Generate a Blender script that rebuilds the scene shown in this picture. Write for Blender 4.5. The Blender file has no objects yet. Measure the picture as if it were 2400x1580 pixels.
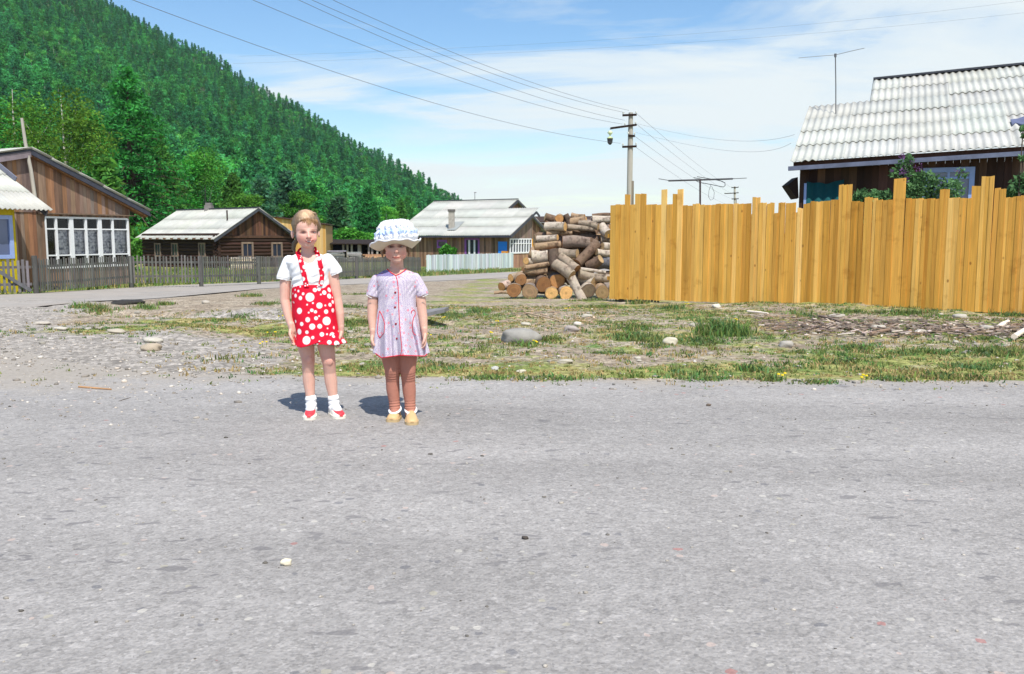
import bpy, bmesh, math, random
import numpy as np
from mathutils import Vector, Matrix, Quaternion
from mathutils.bvhtree import BVHTree
PI = math.pi
RND = random.Random(7)
NR = np.random.RandomState(7)
scene = bpy.context.scene
COL = scene.collection

# ------------------------------------------------------------------ camera
FOC, CX, CY, CAMH = 2050.0, 1200.0, 790.0, 1.06
PITCH = math.radians(6.5)
FWD = Vector((0, math.cos(PITCH), -math.sin(PITCH)))
UPV = Vector((0, math.sin(PITCH), math.cos(PITCH)))
CAMP = Vector((0, 0, CAMH))

def ray(px, py):
    return (Vector((1, 0, 0)) * ((px - CX) / FOC) + UPV * ((CY - py) / FOC) + FWD)

def P(px, py, Y):
    """point of the place seen at photo position (px,py), Y metres ahead"""
    d = ray(px, py)
    return CAMP + d * (Y / d.y)

def hit(px, py, p0, n):
    d = ray(px, py)
    return CAMP + d * ((p0 - CAMP).dot(n) / d.dot(n))

cam = bpy.data.cameras.new('camera')
cam.sensor_width = 36.0
cam.lens = FOC / 2400.0 * 36.0
cam.clip_start = 0.05
cam.clip_end = 6000
cam_ob = bpy.data.objects.new('camera', cam)
COL.objects.link(cam_ob)
cam_ob.location = CAMP
cam_ob.rotation_euler = (math.radians(90) - PITCH, 0, 0)
scene.camera = cam_ob

# ------------------------------------------------------------------ terrain
PY = [-60, 6.6, 10, 15, 24, 40, 62, 110, 300, 3000]
PZ = [0, 0, -.06, -.18, -.48, -.85, -1.06, -1.30, -2.2, -4]

def sstep(a, b, x):
    t = np.clip((x - a) / (b - a), 0, 1)
    return t * t * (3 - 2 * t)

# far edge of the asphalt of the near road (world x -> y)
EDX = [-40, -12, -7.2, -5.6, -4.4, -3.4, -2.4, -1.4, -.5, 0, 1, 2, 4, 7, 10, 40]
EDY = [9.5, 9.8, 9.6, 9.0, 8.1, 7.15, 6.75, 6.62, 6.58, 6.56, 6.5, 6.46, 6.3, 6.1, 5.95, 5]

def edge_y(x):
    return np.interp(x, EDX, EDY)

def wob(x, y, s=1.0, ph=0.0):
    return (np.sin(x * 1.7 * s + 1.3 * np.sin(y * 1.1 * s + ph) + ph) + np.sin(y * 2.3 * s + 1.7 * np.sin(x * .9 * s + 2 * ph))
            + .6 * np.sin((x + y) * 3.9 * s + ph * 3) + .4 * np.sin((x - 1.4 * y) * 6.1 * s + ph)) / 3.0

D0, D1 = np.array([-6.9, 14.6]), np.array([-.75, 12.4])     # ditch line

def ditch_d(x, y):
    v = D1 - D0
    t = np.clip(((x - D0[0]) * v[0] + (y - D0[1]) * v[1]) / v.dot(v), 0, 1)
    return np.hypot(x - (D0[0] + t * v[0]), y - (D0[1] + t * v[1])), t

def ground_z(x, y):
    x = np.asarray(x, float); y = np.asarray(y, float)
    z = np.interp(y, PY, PZ)
    e = edge_y(x)
    far = sstep(e + .05, e + 1.2, y) * (1 - sstep(17, 22, y))
    z = z + far * (.035 * wob(x, y, .8) + .018 * wob(x, y, 2.6, 1.0) + .010 * wob(x, y, 6.1, 2.0))
    d, t = ditch_d(x, y)
    z = z - .30 * np.exp(-(((x + 1.05) / .38) ** 2 + ((y - 12.35) / .45) ** 2)) * far
    z = z - .36 * np.exp(-(d / .42) ** 2) * (1 - .55 * np.sin(t * 3.1416)) * far
    # soil mound line along the new fence
    z = z + .07 * np.exp(-((y - (15.6 - (x - 5) * .45)) / .8) ** 2) * sstep(2.0, 4.5, x) * far
    return z

def gz(x, y):
    return float(ground_z(x, y))

def G(px, py, it=30):
    """ground point seen at a photo position"""
    z = 0.0
    d = ray(px, py)
    for _ in range(it):
        k = (z - CAMH) / d.z
        if k < 0: k = 500
        p = CAMP + d * k
        z = .5 * z + .5 * gz(p.x, p.y)
    k = (z - CAMH) / d.z
    return CAMP + d * k

# ------------------------------------------------------------------ object helpers
def tag(o, label=None, cat=None, group=None, kind=None):
    if label: o['label'] = label
    if cat: o['category'] = cat
    if group: o['group'] = group
    if kind: o['kind'] = kind
    return o

OFF = {}

def thing(name, label, cat, loc=(0, 0, 0), group=None):
    o = bpy.data.objects.new(name, None)
    o.empty_display_size = .2
    COL.objects.link(o)
    o.location = loc
    OFF[o.name] = Vector(loc)
    return tag(o, label, cat, group)

def off_of(o):
    return OFF.get(o.name, Vector((0, 0, 0))) if o else Vector((0, 0, 0))

def link(name, me, mats, parent=None, origin=None):
    o = bpy.data.objects.new(name, me)
    COL.objects.link(o)
    for m in (mats if isinstance(mats, (list, tuple)) else [mats]):
        me.materials.append(m)
    if parent is not None:
        o.parent = parent
        OFF[o.name] = off_of(parent)
    else:
        org = Vector(origin) if origin is not None else Vector((0, 0, 0))
        o.location = org
        OFF[o.name] = org
    return o

class MB:
    """collects faces (world coordinates, colour per face) into one mesh object"""
    def __init__(s):
        s.v = []; s.f = []; s.c = []; s.m = []; s.sm = []
    def face(s, pts, col=(1, 1, 1), m=0, smooth=False):
        n = len(s.v)
        s.v.extend([tuple(p) for p in pts])
        s.f.append(tuple(range(n, n + len(pts)))); s.c.append(col); s.m.append(m); s.sm.append(smooth)
    def mesh(s, vs, fs, col=(1, 1, 1), m=0, smooth=False):
        n = len(s.v)
        s.v.extend([tuple(p) for p in vs])
        for f in fs:
            s.f.append(tuple(i + n for i in f)); s.c.append(col); s.m.append(m); s.sm.append(smooth)
    def box8(s, p, col=(1, 1, 1), m=0):
        s.mesh(p, [(0, 3, 2, 1), (4, 5, 6, 7), (0, 1, 5, 4), (1, 2, 6, 5), (2, 3, 7, 6), (3, 0, 4, 7)], col, m)
    def box(s, c, sx, sy, sz, rot=None, col=(1, 1, 1), m=0):
        c = Vector(c); r = rot or Matrix.Identity(3)
        q = [c + r @ Vector((x * sx / 2, y * sy / 2, z * sz / 2)) for z in (-1, 1) for x, y in ((-1, -1), (1, -1), (1, 1), (-1, 1))]
        s.box8(q, col, m)
    def beam(s, a, b, w, h, col=(1, 1, 1), m=0, up=Vector((0, 0, 1)), ext=0):
        a = Vector(a); b = Vector(b); d = (b - a).normalized()
        a = a - d * ext; b = b + d * ext
        if abs(d.dot(up)) > .99: up = Vector((0, 1, 0))
        sd = d.cross(up).normalized(); u = sd.cross(d).normalized()
        q = []
        for e in (a, b):
            q += [e - sd * w / 2 - u * h / 2, e + sd * w / 2 - u * h / 2, e + sd * w / 2 + u * h / 2, e - sd * w / 2 + u * h / 2]
        s.mesh(q, [(0, 1, 2, 3), (7, 6, 5, 4), (0, 4, 5, 1), (1, 5, 6, 2), (2, 6, 7, 3), (3, 7, 4, 0)], col, m)
    def tube(s, pts, rad, n=8, col=(1, 1, 1), m=0, caps=True, smooth=True, capm=None, capcol=None):
        vs, fs = tube_geo(pts, rad, n)
        s.mesh(vs, fs, col, m, smooth)
        if caps:
            k = len(pts)
            s.face(list(reversed(vs[:n])), capcol or col, m if capm is None else capm)
            s.face(vs[(k - 1) * n:], capcol or col, m if capm is None else capm)
    def build(s, name, mats, parent=None, origin=None, solid=0):
        me = bpy.data.meshes.new(name)
        org = off_of(parent) if parent is not None else (Vector(origin) if origin is not None else Vector((0, 0, 0)))
        me.from_pydata([(x - org.x, y - org.y, z - org.z) for x, y, z in s.v], [], s.f)
        a = me.attributes.new('col', 'FLOAT_COLOR', 'FACE')
        a.data.foreach_set('color', np.array([(*c, 1) for c in s.c], np.float32).ravel())
        me.polygons.foreach_set('material_index', s.m)
        me.polygons.foreach_set('use_smooth', s.sm)
        me.update()
        o = link(name, me, mats, parent, origin)
        if solid:
            md = o.modifiers.new('thick', 'SOLIDIFY'); md.thickness = solid; md.offset = -1
        return o

def tube_geo(pts, rad, n=8):
    pts = [Vector(p) for p in pts]
    k = len(pts)
    if not isinstance(rad, (list, tuple)): rad = [rad] * k
    vs = []; ref = None
    for i, p in enumerate(pts):
        d = (pts[min(i + 1, k - 1)] - pts[max(i - 1, 0)]).normalized()
        if ref is None:
            ref = Vector((0, 0, 1)) if abs(d.z) < .9 else Vector((1, 0, 0))
        u = (ref - d * ref.dot(d)).normalized(); ref = u; w = d.cross(u)
        for j in range(n):
            a = 2 * PI * j / n
            vs.append(p + (u * math.cos(a) + w * math.sin(a)) * rad[i])
    fs = []
    for i in range(k - 1):
        for j in range(n):
            j2 = (j + 1) % n
            fs.append((i * n + j, i * n + j2, (i + 1) * n + j2, (i + 1) * n + j))
    return vs, fs

def np_obj(name, verts, faces, mats, cols=None, parent=None, origin=(0, 0, 0), smooth=False, dom='FACE'):
    """verts (N,3), faces (M,k) arrays"""
    me = bpy.data.meshes.new(name)
    verts = np.asarray(verts, np.float32) - np.asarray(origin, np.float32)
    faces = np.asarray(faces, np.int32)
    me.vertices.add(len(verts)); me.vertices.foreach_set('co', verts.ravel())
    k = faces.shape[1]
    me.loops.add(faces.size); me.loops.foreach_set('vertex_index', faces.ravel())
    me.polygons.add(len(faces)); me.polygons.foreach_set('loop_start', np.arange(0, faces.size, k, dtype=np.int32))
    me.update(calc_edges=True)
    if smooth: me.polygons.foreach_set('use_smooth', np.ones(len(faces), bool))
    if cols is not None:
        a = me.attributes.new('col', 'FLOAT_COLOR', dom)
        c = np.ones((len(cols), 4), np.float32); c[:, :3] = cols
        a.data.foreach_set('color', c.ravel())
    if mats is None: return me
    return link(name, me, mats, parent, None if parent is not None else origin)

# ------------------------------------------------------------------ materials
def nd(nt, typ, **kw):
    n = nt.nodes.new(typ)
    for k, v in kw.items():
        if k.startswith('i_'):
            key = k[2:]
            key = int(key) if key.isdigit() else key
            n.inputs[key].default_value = v
        else:
            setattr(n, k, v)
    return n

def newmat(name):
    m = bpy.data.materials.new(name)
    m.use_nodes = True
    nt = m.node_tree
    b = nt.nodes['Principled BSDF']
    return m, nt, b

def ramp(nt, stops, interp='LINEAR'):
    r = nt.nodes.new('ShaderNodeValToRGB')
    cr = r.color_ramp
    cr.interpolation = interp
    while len(cr.elements) < len(stops): cr.elements.new(.5)
    for e, (p, c) in zip(cr.elements, stops):
        e.position = p
        e.color = (*c, 1) if isinstance(c, tuple) else (c, c, c, 1)
    return r

def mixc(nt, mode='MIX', fac=1.0):
    n = nt.nodes.new('ShaderNodeMix'); n.data_type = 'RGBA'; n.blend_type = mode
    n.inputs[0].default_value = fac
    return n        # inputs 6,7 ; output 2

def surf(name, base, rough=.8, var=.25, scale=8, stretch=(1, 1, 1), bump=.3, bscale=None, attr=True, dirt=None, spec=.3, metal=0, bdist=.01, fine=0):
    """noise-varied surface; base multiplied by the face colour attribute"""
    m, nt, b = newmat(name)
    L = nt.links.new
    tc = nd(nt, 'ShaderNodeTexCoord')
    mp = nd(nt, 'ShaderNodeMapping'); mp.inputs['Scale'].default_value = stretch
    L(tc.outputs['Object'], mp.inputs[0])
    n1 = nd(nt, 'ShaderNodeTexNoise', i_Scale=scale, i_Detail=6.0, i_Roughness=.65)
    L(mp.outputs[0], n1.inputs['Vector'])
    r = ramp(nt, [(.25, tuple(c * (1 - var) for c in base)), (.75, tuple(min(1, c * (1 + var)) for c in base))])
    L(n1.outputs['Fac'], r.inputs[0])
    out = r.outputs[0]
    if dirt:
        n2 = nd(nt, 'ShaderNodeTexNoise', i_Scale=dirt[1], i_Detail=5.0, i_Roughness=.6)
        L(tc.outputs['Object'], n2.inputs['Vector'])
        rr = ramp(nt, [(dirt[2], 0.0), (dirt[3], 1.0)])
        L(n2.outputs['Fac'], rr.inputs[0])
        mx = mixc(nt); L(rr.outputs[0], mx.inputs[0]); L(out, mx.inputs[6]); mx.inputs[7].default_value = (*dirt[0], 1)
        out = mx.outputs[2]
    if attr:
        at = nd(nt, 'ShaderNodeAttribute', attribute_name='col')
        mx = mixc(nt, 'MULTIPLY'); L(out, mx.inputs[6]); L(at.outputs['Color'], mx.inputs[7])
        out = mx.outputs[2]
    L(out, b.inputs['Base Color'])
    b.inputs['Roughness'].default_value = rough
    b.inputs['Specular IOR Level'].default_value = spec
    b.inputs['Metallic'].default_value = metal
    if bump:
        n3 = nd(nt, 'ShaderNodeTexNoise', i_Scale=bscale or scale * 3, i_Detail=4.0, i_Roughness=.6)
        L(mp.outputs[0], n3.inputs['Vector'])
        bp = nd(nt, 'ShaderNodeBump', i_Strength=bump, i_Distance=bdist)
        L(n3.outputs['Fac'], bp.inputs['Height']); L(bp.outputs[0], b.inputs['Normal'])
    return m

def leafmat(name, base, trans=.35, hue=.03, val=.35):
    m, nt, b = newmat(name)
    L = nt.links.new
    nt.nodes.remove(b)
    at = nd(nt, 'ShaderNodeAttribute', attribute_name='col')
    oi = nd(nt, 'ShaderNodeObjectInfo')
    hs = nd(nt, 'ShaderNodeHueSaturation')
    mx = mixc(nt, 'MULTIPLY'); mx.inputs[6].default_value = (*base, 1); L(at.outputs['Color'], mx.inputs[7])
    L(mx.outputs[2], hs.inputs['Color'])
    mr = nd(nt, 'ShaderNodeMapRange'); mr.inputs['To Min'].default_value = .5 - hue; mr.inputs['To Max'].default_value = .5 + hue
    L(oi.outputs['Random'], mr.inputs['Value']); L(mr.outputs[0], hs.inputs['Hue'])
    ml = nd(nt, 'ShaderNodeMath', operation='MULTIPLY'); ml.inputs[1].default_value = 7.31
    fr = nd(nt, 'ShaderNodeMath', operation='FRACT')
    L(oi.outputs['Random'], ml.inputs[0]); L(ml.outputs[0], fr.inputs[0])
    m2 = nd(nt, 'ShaderNodeMapRange'); m2.inputs['To Min'].default_value = 1 - val; m2.inputs['To Max'].default_value = 1 + val
    L(fr.outputs[0], m2.inputs['Value']); L(m2.outputs[0], hs.inputs['Value'])
    df = nd(nt, 'ShaderNodeBsdfDiffuse'); tr = nd(nt, 'ShaderNodeBsdfTranslucent')
    L(hs.outputs[0], df.inputs['Color']); L(hs.outputs[0], tr.inputs['Color'])
    ms = nd(nt, 'ShaderNodeMixShader'); ms.inputs[0].default_value = trans
    L(df.outputs[0], ms.inputs[1]); L(tr.outputs[0], ms.inputs[2])
    L(ms.outputs[0], nt.nodes['Material Output'].inputs['Surface'])
    return m

def glassmat(name, tint=(.02, .03, .05), clear=.0):
    m, nt, b = newmat(name)
    b.inputs['Base Color'].default_value = (*tint, 1)
    b.inputs['Roughness'].default_value = .06
    b.inputs['Specular IOR Level'].default_value = .8
    if clear:
        L = nt.links.new
        tr = nd(nt, 'ShaderNodeBsdfTransparent'); gl = nd(nt, 'ShaderNodeBsdfGlossy'); gl.inputs['Roughness'].default_value = .03
        fr = nd(nt, 'ShaderNodeFresnel', i_IOR=1.5)
        ms = nd(nt, 'ShaderNodeMixShader')
        L(fr.outputs[0], ms.inputs[0]); L(tr.outputs[0], ms.inputs[1]); L(gl.outputs[0], ms.inputs[2])
        L(ms.outputs[0], nt.nodes['Material Output'].inputs['Surface'])
    return m

def jit(c, s=.15, r=RND):
    k = 1 + r.uniform(-s, s)
    return tuple(max(0, x * k * (1 + r.uniform(-s, s) * .25)) for x in c)

# ------------------------------------------------------------------ light and sky
SUN_AZ, SUN_EL = math.radians(17), math.radians(58)      # sun stands behind the camera, a little to the right
sdir = Vector((math.sin(SUN_AZ) * math.cos(SUN_EL), -math.cos(SUN_AZ) * math.cos(SUN_EL), math.sin(SUN_EL)))
sl = bpy.data.lights.new('sun', 'SUN'); sl.energy = 5.0; sl.angle = math.radians(.55); sl.color = (1, .955, .88)
so = bpy.data.objects.new('sun', sl); COL.objects.link(so)
so.rotation_euler = (-sdir).to_track_quat('-Z', 'Y').to_euler()
so.location = (3, -20, 30)

w = bpy.data.worlds.new('World'); scene.world = w; w.use_nodes = True
nt = w.node_tree; L = nt.links.new
bg = nt.nodes['Background']; bg.inputs['Strength'].default_value = .098
sky = nd(nt, 'ShaderNodeTexSky', sky_type='NISHITA', sun_disc=False)
sky.sun_elevation = SUN_EL; sky.sun_rotation = math.atan2(sdir.x, sdir.y)
sky.air_density = 1.1; sky.dust_density = .9; sky.ozone_density = 1.5; sky.altitude = 400
tc = nd(nt, 'ShaderNodeTexCoord')
sx = nd(nt, 'ShaderNodeSeparateXYZ'); L(tc.outputs['Generated'], sx.inputs[0])
zc = nd(nt, 'ShaderNodeMath', operation='ADD'); zc.inputs[1].default_value = .16; L(sx.outputs['Z'], zc.inputs[0])
zm = nd(nt, 'ShaderNodeMath', operation='MAXIMUM'); zm.inputs[1].default_value = .05; L(zc.outputs[0], zm.inputs[0])
dx = nd(nt, 'ShaderNodeMath', operation='DIVIDE'); L(sx.outputs['X'], dx.inputs[0]); L(zm.outputs[0], dx.inputs[1])
dy = nd(nt, 'ShaderNodeMath', operation='DIVIDE'); L(sx.outputs['Y'], dy.inputs[0]); L(zm.outputs[0], dy.inputs[1])
cv = nd(nt, 'ShaderNodeCombineXYZ'); L(dx.outputs[0], cv.inputs[0]); L(dy.outputs[0], cv.inputs[1])
mp = nd(nt, 'ShaderNodeMapping'); mp.inputs['Scale'].default_value = (.75, 1.9, 1); mp.inputs['Rotation'].default_value = (0, 0, -.75); mp.inputs['Location'].default_value = (3.3, 1.4, 0)
L(cv.outputs[0], mp.inputs[0])
cn = nd(nt, 'ShaderNodeTexNoise', i_Scale=.85, i_Detail=10.0, i_Roughness=.58, i_Distortion=.9); L(mp.outputs[0], cn.inputs['Vector'])
# more cloud towards the right and towards the horizon
bx = nd(nt, 'ShaderNodeMath', operation='MULTIPLY_ADD'); bx.inputs[1].default_value = .42; bx.inputs[2].default_value = .0; L(sx.outputs['X'], bx.inputs[0])
bz = nd(nt, 'ShaderNodeMath', operation='MULTIPLY_ADD'); bz.inputs[1].default_value = -.75; bz.inputs[2].default_value = .17; L(sx.outputs['Z'], bz.inputs[0])
ad = nd(nt, 'ShaderNodeMath', operation='ADD'); L(cn.outputs['Fac'], ad.inputs[0]); L(bx.outputs[0], ad.inputs[1])
ad2 = nd(nt, 'ShaderNodeMath', operation='ADD'); L(ad.outputs[0], ad2.inputs[0]); L(bz.outputs[0], ad2.inputs[1])
cr = ramp(nt, [(.42, .02), (.52, .40), (.58, .78), (.70, .98)]); L(ad2.outputs[0], cr.inputs[0])
mx = mixc(nt); L(cr.outputs[0], mx.inputs[0]); 
gm = nd(nt, 'ShaderNodeHueSaturation'); gm.inputs['Saturation'].default_value = 1.26; gm.inputs['Value'].default_value = 1.55
L(sky.outputs[0], gm.inputs['Color']); L(gm.outputs[0], mx.inputs[6]); mx.inputs[7].default_value = (7.9, 8.6, 8.8, 1)
L(mx.outputs[2], bg.inputs['Color'])

scene.view_settings.view_transform = 'Standard'
scene.view_settings.look = 'None'
scene.view_settings.exposure = .16
scene.view_settings.gamma = 1
scene.cycles.use_denoising = True
scene.cycles.max_bounces = 8
scene.cycles.transparent_max_bounces = 12
scene.render.film_transparent = False
# ------------------------------------------------------------------ ground, roads
def axis(a, b, fine, lo, hi, g=1.12):
    x = list(np.arange(a, b + 1e-6, fine))
    s = fine; c = b
    while c < hi:
        s *= g; c += s; x.append(min(c, hi))
    s = fine; c = a
    while c > lo:
        s *= g; c -= s; x.insert(0, max(c, lo))
    return np.array(x)

def grid_obj(name, X, Y, Z, mat, attrs=None):
    ny, nx = X.shape
    v = np.stack([X, Y, Z], -1).reshape(-1, 3)
    i = np.arange(nx * ny).reshape(ny, nx)
    f = np.stack([i[:-1, :-1], i[:-1, 1:], i[1:, 1:], i[1:, :-1]], -1).reshape(-1, 4)
    o = np_obj(name, v, f, mat, smooth=True)
    for k, a in (attrs or {}).items():
        t = o.data.attributes.new(k, 'FLOAT', 'POINT')
        t.data.foreach_set('value', np.asarray(a, np.float32).ravel())
    return o

# side road (gravel) edges: photo positions of its lower and upper border
SR_LO = [(-700, 760), (-250, 742), (0, 722), (150, 714), (300, 704), (420, 697), (550, 681), (640, 676), (800, 668), (1000, 660), (1200, 650), (1400, 641), (1700, 630)]
SR_UP = [(-700, 706), (-250, 699), (0, 692), (150, 684), (300, 675), (420, 669), (550, 664), (640, 661), (800, 655), (1000, 648), (1200, 638), (1400, 631), (1700, 622)]
lo_pts = [G(*p) for p in SR_LO]; up_pts = [G(*p) for p in SR_UP]

def poly_sd(x, y):
    """1 inside the side road, soft"""
    lx = np.array([p.x for p in lo_pts]); ly = np.array([p.y for p in lo_pts])
    uy = np.interp(x, [p.x for p in up_pts], [p.y for p in up_pts])
    l = np.interp(x, lx, ly)
    return l, uy

# ground material -------------------------------------------------
gm_, nt, b = newmat('ground_soil'); L = nt.links.new
tc = nd(nt, 'ShaderNodeTexCoord')
def noise(sc, det=6.0, ro=.6, vec=None, dist=0.0):
    n = nd(nt, 'ShaderNodeTexNoise', i_Scale=sc, i_Detail=det, i_Roughness=ro, i_Distortion=dist)
    L(tc.outputs['Object'] if vec is None else vec, n.inputs['Vector']); return n
soil = ramp(nt, [(.25, (.20, .155, .115)), (.5, (.31, .255, .19)), (.75, (.42, .365, .285))]); L(noise(2.2).outputs['Fac'], soil.inputs[0])
grv = ramp(nt, [(.3, (.255, .23, .20)), (.7, (.39, .355, .315))]); L(noise(6).outputs['Fac'], grv.inputs[0])
gra = ramp(nt, [(.30, (.36, .29, .13)), (.48, (.25, .26, .085)), (.68, (.085, .17, .04))]); L(noise(1.3, 5, .6, None, .6).outputs['Fac'], gra.inputs[0])
a1 = nd(nt, 'ShaderNodeAttribute', attribute_name='gravel'); a2 = nd(nt, 'ShaderNodeAttribute', attribute_name='grass')
def soft(att, n_, amt=.9):
    k = nd(nt, 'ShaderNodeMath', operation='MULTIPLY_ADD'); k.inputs[1].default_value = amt; k.inputs[2].default_value = -amt / 2
    L(n_.outputs['Fac'], k.inputs[0])
    s = nd(nt, 'ShaderNodeMath', operation='ADD'); L(att.outputs['Fac'], s.inputs[0]); L(k.outputs[0], s.inputs[1])
    r = ramp(nt, [(.38, 0.0), (.62, 1.0)]); L(s.outputs[0], r.inputs[0]); return r
m1 = mixc(nt); L(soft(a1, noise(3.5)).outputs[0], m1.inputs[0]); L(soil.outputs[0], m1.inputs[6]); L(grv.outputs[0], m1.inputs[7])
m2 = mixc(nt); L(soft(a2, noise(4.0, 8, .7), 1.3).outputs[0], m2.inputs[0]); L(m1.outputs[2], m2.inputs[6]); L(gra.outputs[0], m2.inputs[7])
# pebbles
vo = nd(nt, 'ShaderNodeTexVoronoi', i_Scale=26.0); L(tc.outputs['Object'], vo.inputs['Vector'])
vr = ramp(nt, [(.2, .62), (.5, 1.0), (.9, 1.5)]); sxn = nd(nt, 'ShaderNodeSeparateColor'); L(vo.outputs['Color'], sxn.inputs[0]); L(sxn.outputs[0], vr.inputs[0])
m3 = mixc(nt, 'MULTIPLY', .75); L(m2.outputs[2], m3.inputs[6]); L(vr.outputs[0], m3.inputs[7])
fn = noise(60, 3, .7); fr = ramp(nt, [(.3, .7), (.7, 1.3)]); L(fn.outputs['Fac'], fr.inputs[0])
m4 = mixc(nt, 'MULTIPLY', .8); L(m3.outputs[2], m4.inputs[6]); L(fr.outputs[0], m4.inputs[7])
L(m4.outputs[2], b.inputs['Base Color']); b.inputs['Roughness'].default_value = .95; b.inputs['Specular IOR Level'].default_value = .1
bp = nd(nt, 'ShaderNodeBump', i_Strength=.8, i_Distance=.02); L(noise(22, 6, .7).outputs['Fac'], bp.inputs['Height']); L(bp.outputs[0], b.inputs['Normal'])
MAT_GROUND = gm_

xs = axis(-10.5, 10.5, .07, -900, 900); ys = axis(5.4, 18.5, .07, -60, 1000)
X, Y = np.meshgrid(xs, ys)
Z = ground_z(X, Y)

def grass_w(x, y):
    """how grassy a spot is"""
    e = edge_y(x)
    verge = sstep(e - .02, e + .12, y) * sstep(-3.8, -1.2, x)
    v = .52 + .34 * wob(x, y, .9, 4.0) + .22 * wob(x, y, 2.7, 1.5)
    strip = np.exp(-((y - e - .35) / .38) ** 2) * sstep(-2.8, -1.0, x)      # grassy lip of the road
    g = verge * np.clip(v + .16 * sstep(2, 5, x), 0, 1) * .85 + strip * .35
    mid = sstep(8.6, 10.5, y) * sstep(-4.5, -2.5, -x) * .0
    # dry grass left of the girls
    left = sstep(9.2, 10.6, y) * (1 - sstep(13.2, 14.2, y)) * sstep(-7.2, -4.5, x) * (1 - sstep(-2.0, -1.2, x))
    g = np.maximum(g, left * np.clip(.55 + .4 * wob(x, y, 1.6, 2.2), 0, 1))
    # bare soil strip with wood waste before the new fence
    fb = np.exp(-((y - (12.9 - (x - 6) * .38)) / .55) ** 2) * sstep(2.9, 4.2, x)
    g = g * (1 - .85 * fb)
    lo, up = poly_sd(x, y)
    yard = sstep(0, 1.0, y - up)
    g = np.where(y > up - .2, yard * np.clip(.72 + .25 * wob(x, y, .35, 3.), 0, 1), g)
    inroad = (y > lo) & (y < up)
    return np.where(inroad, 0, g)

def gravel_w(x, y):
    e = edge_y(x)
    a = np.maximum((1 - sstep(e + 1.2, e + 4.2, y)) * (1 - sstep(-3.6, -.6, x)), 1 - sstep(-6.6, -4.6, x + (y - 10) * .35))
    bnk = np.exp(-((y - 13.6) / 1.6) ** 2) * np.exp(-((x + 4.2) / 1.5) ** 2)
    lo, up = poly_sd(x, y)
    sr = sstep(-1.2, .2, y - lo) * (1 - sstep(-.2, .5, y - up))
    return np.clip(np.maximum(np.maximum(a, bnk * 1.1), sr), 0, 1)

ground = grid_obj('ground', X, Y, Z, MAT_GROUND, {'grass': grass_w(X, Y), 'gravel': gravel_w(X, Y)})
tag(ground, kind='structure')

# asphalt ---------------------------------------------------------
rm, nt, b = newmat('worn_asphalt'); L = nt.links.new
tc = nd(nt, 'ShaderNodeTexCoord')
base = ramp(nt, [(.3, (.302, .284, .266)), (.7, (.366, .346, .326))]); L(noise(1.1, 8, .65).outputs['Fac'], base.inputs[0])
out = base.outputs[0]
for sc, lo_, hi_, amt in ((120, .66, 1.30, .66), (52, .74, 1.28, .6), (24, .86, 1.12, .5)):
    vo = nd(nt, 'ShaderNodeTexVoronoi', i_Scale=float(sc)); L(tc.outputs['Object'], vo.inputs['Vector'])
    sc_ = nd(nt, 'ShaderNodeSeparateColor'); L(vo.outputs['Color'], sc_.inputs[0])
    vr = ramp(nt, [(0, lo_), (.5, 1.0), (.86, 1.0), (1, hi_)]); L(sc_.outputs[0], vr.inputs[0])
    mm = mixc(nt, 'MULTIPLY', amt); L(out, mm.inputs[6]); L(vr.outputs[0], mm.inputs[7]); out = mm.outputs[2]
# embedded pale, reddish and dark stones, flush with the surface
vo = nd(nt, 'ShaderNodeTexVoronoi', i_Scale=19.0, i_Randomness=1.0); L(tc.outputs['Object'], vo.inputs['Vector'])
sc_ = nd(nt, 'ShaderNodeSeparateColor'); L(vo.outputs['Color'], sc_.inputs[0])
def stone(lo_, hi_, rad, colr, strength):
    global out
    a = nd(nt, 'ShaderNodeMath', operation='GREATER_THAN'); a.inputs[1].default_value = lo_; L(sc_.outputs[1], a.inputs[0])
    c = nd(nt, 'ShaderNodeMath', operation='LESS_THAN'); c.inputs[1].default_value = hi_; L(sc_.outputs[1], c.inputs[0])
    nz = noise(40, 2, .5)
    rr = nd(nt, 'ShaderNodeMath', operation='MULTIPLY_ADD'); rr.inputs[1].default_value = rad * 1.2; rr.inputs[2].default_value = rad * .4; L(nz.outputs['Fac'], rr.inputs[0])
    rs = nd(nt, 'ShaderNodeMath', operation='MULTIPLY'); L(rr.outputs[0], rs.inputs[0]); L(sc_.outputs[2], rs.inputs[1])
    d = nd(nt, 'ShaderNodeMath', operation='LESS_THAN'); L(vo.outputs['Distance'], d.inputs[0]); L(rs.outputs[0], d.inputs[1])
    p = nd(nt, 'ShaderNodeMath', operation='MULTIPLY'); L(a.outputs[0], p.inputs[0]); L(c.outputs[0], p.inputs[1])
    p2 = nd(nt, 'ShaderNodeMath', operation='MULTIPLY'); L(p.outputs[0], p2.inputs[0]); L(d.outputs[0], p2.inputs[1])
    p3 = nd(nt, 'ShaderNodeMath', operation='MULTIPLY'); p3.inputs[1].default_value = strength; L(p2.outputs[0], p3.inputs[0])
    mm = mixc(nt); L(p3.outputs[0], mm.inputs[0]); L(out, mm.inputs[6]); mm.inputs[7].default_value = (*colr, 1); out = mm.outputs[2]
stone(.0, .22, .30, (.52, .49, .43), .65)
stone(.22, .34, .32, (.48, .38, .33), .7)
stone(.34, .46, .36, (.14, .14, .15), .6)
stone(.46, .56, .30, (.40, .37, .28), .6)
stone(.56, .60, .34, (.38, .17, .15), .7)
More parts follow.
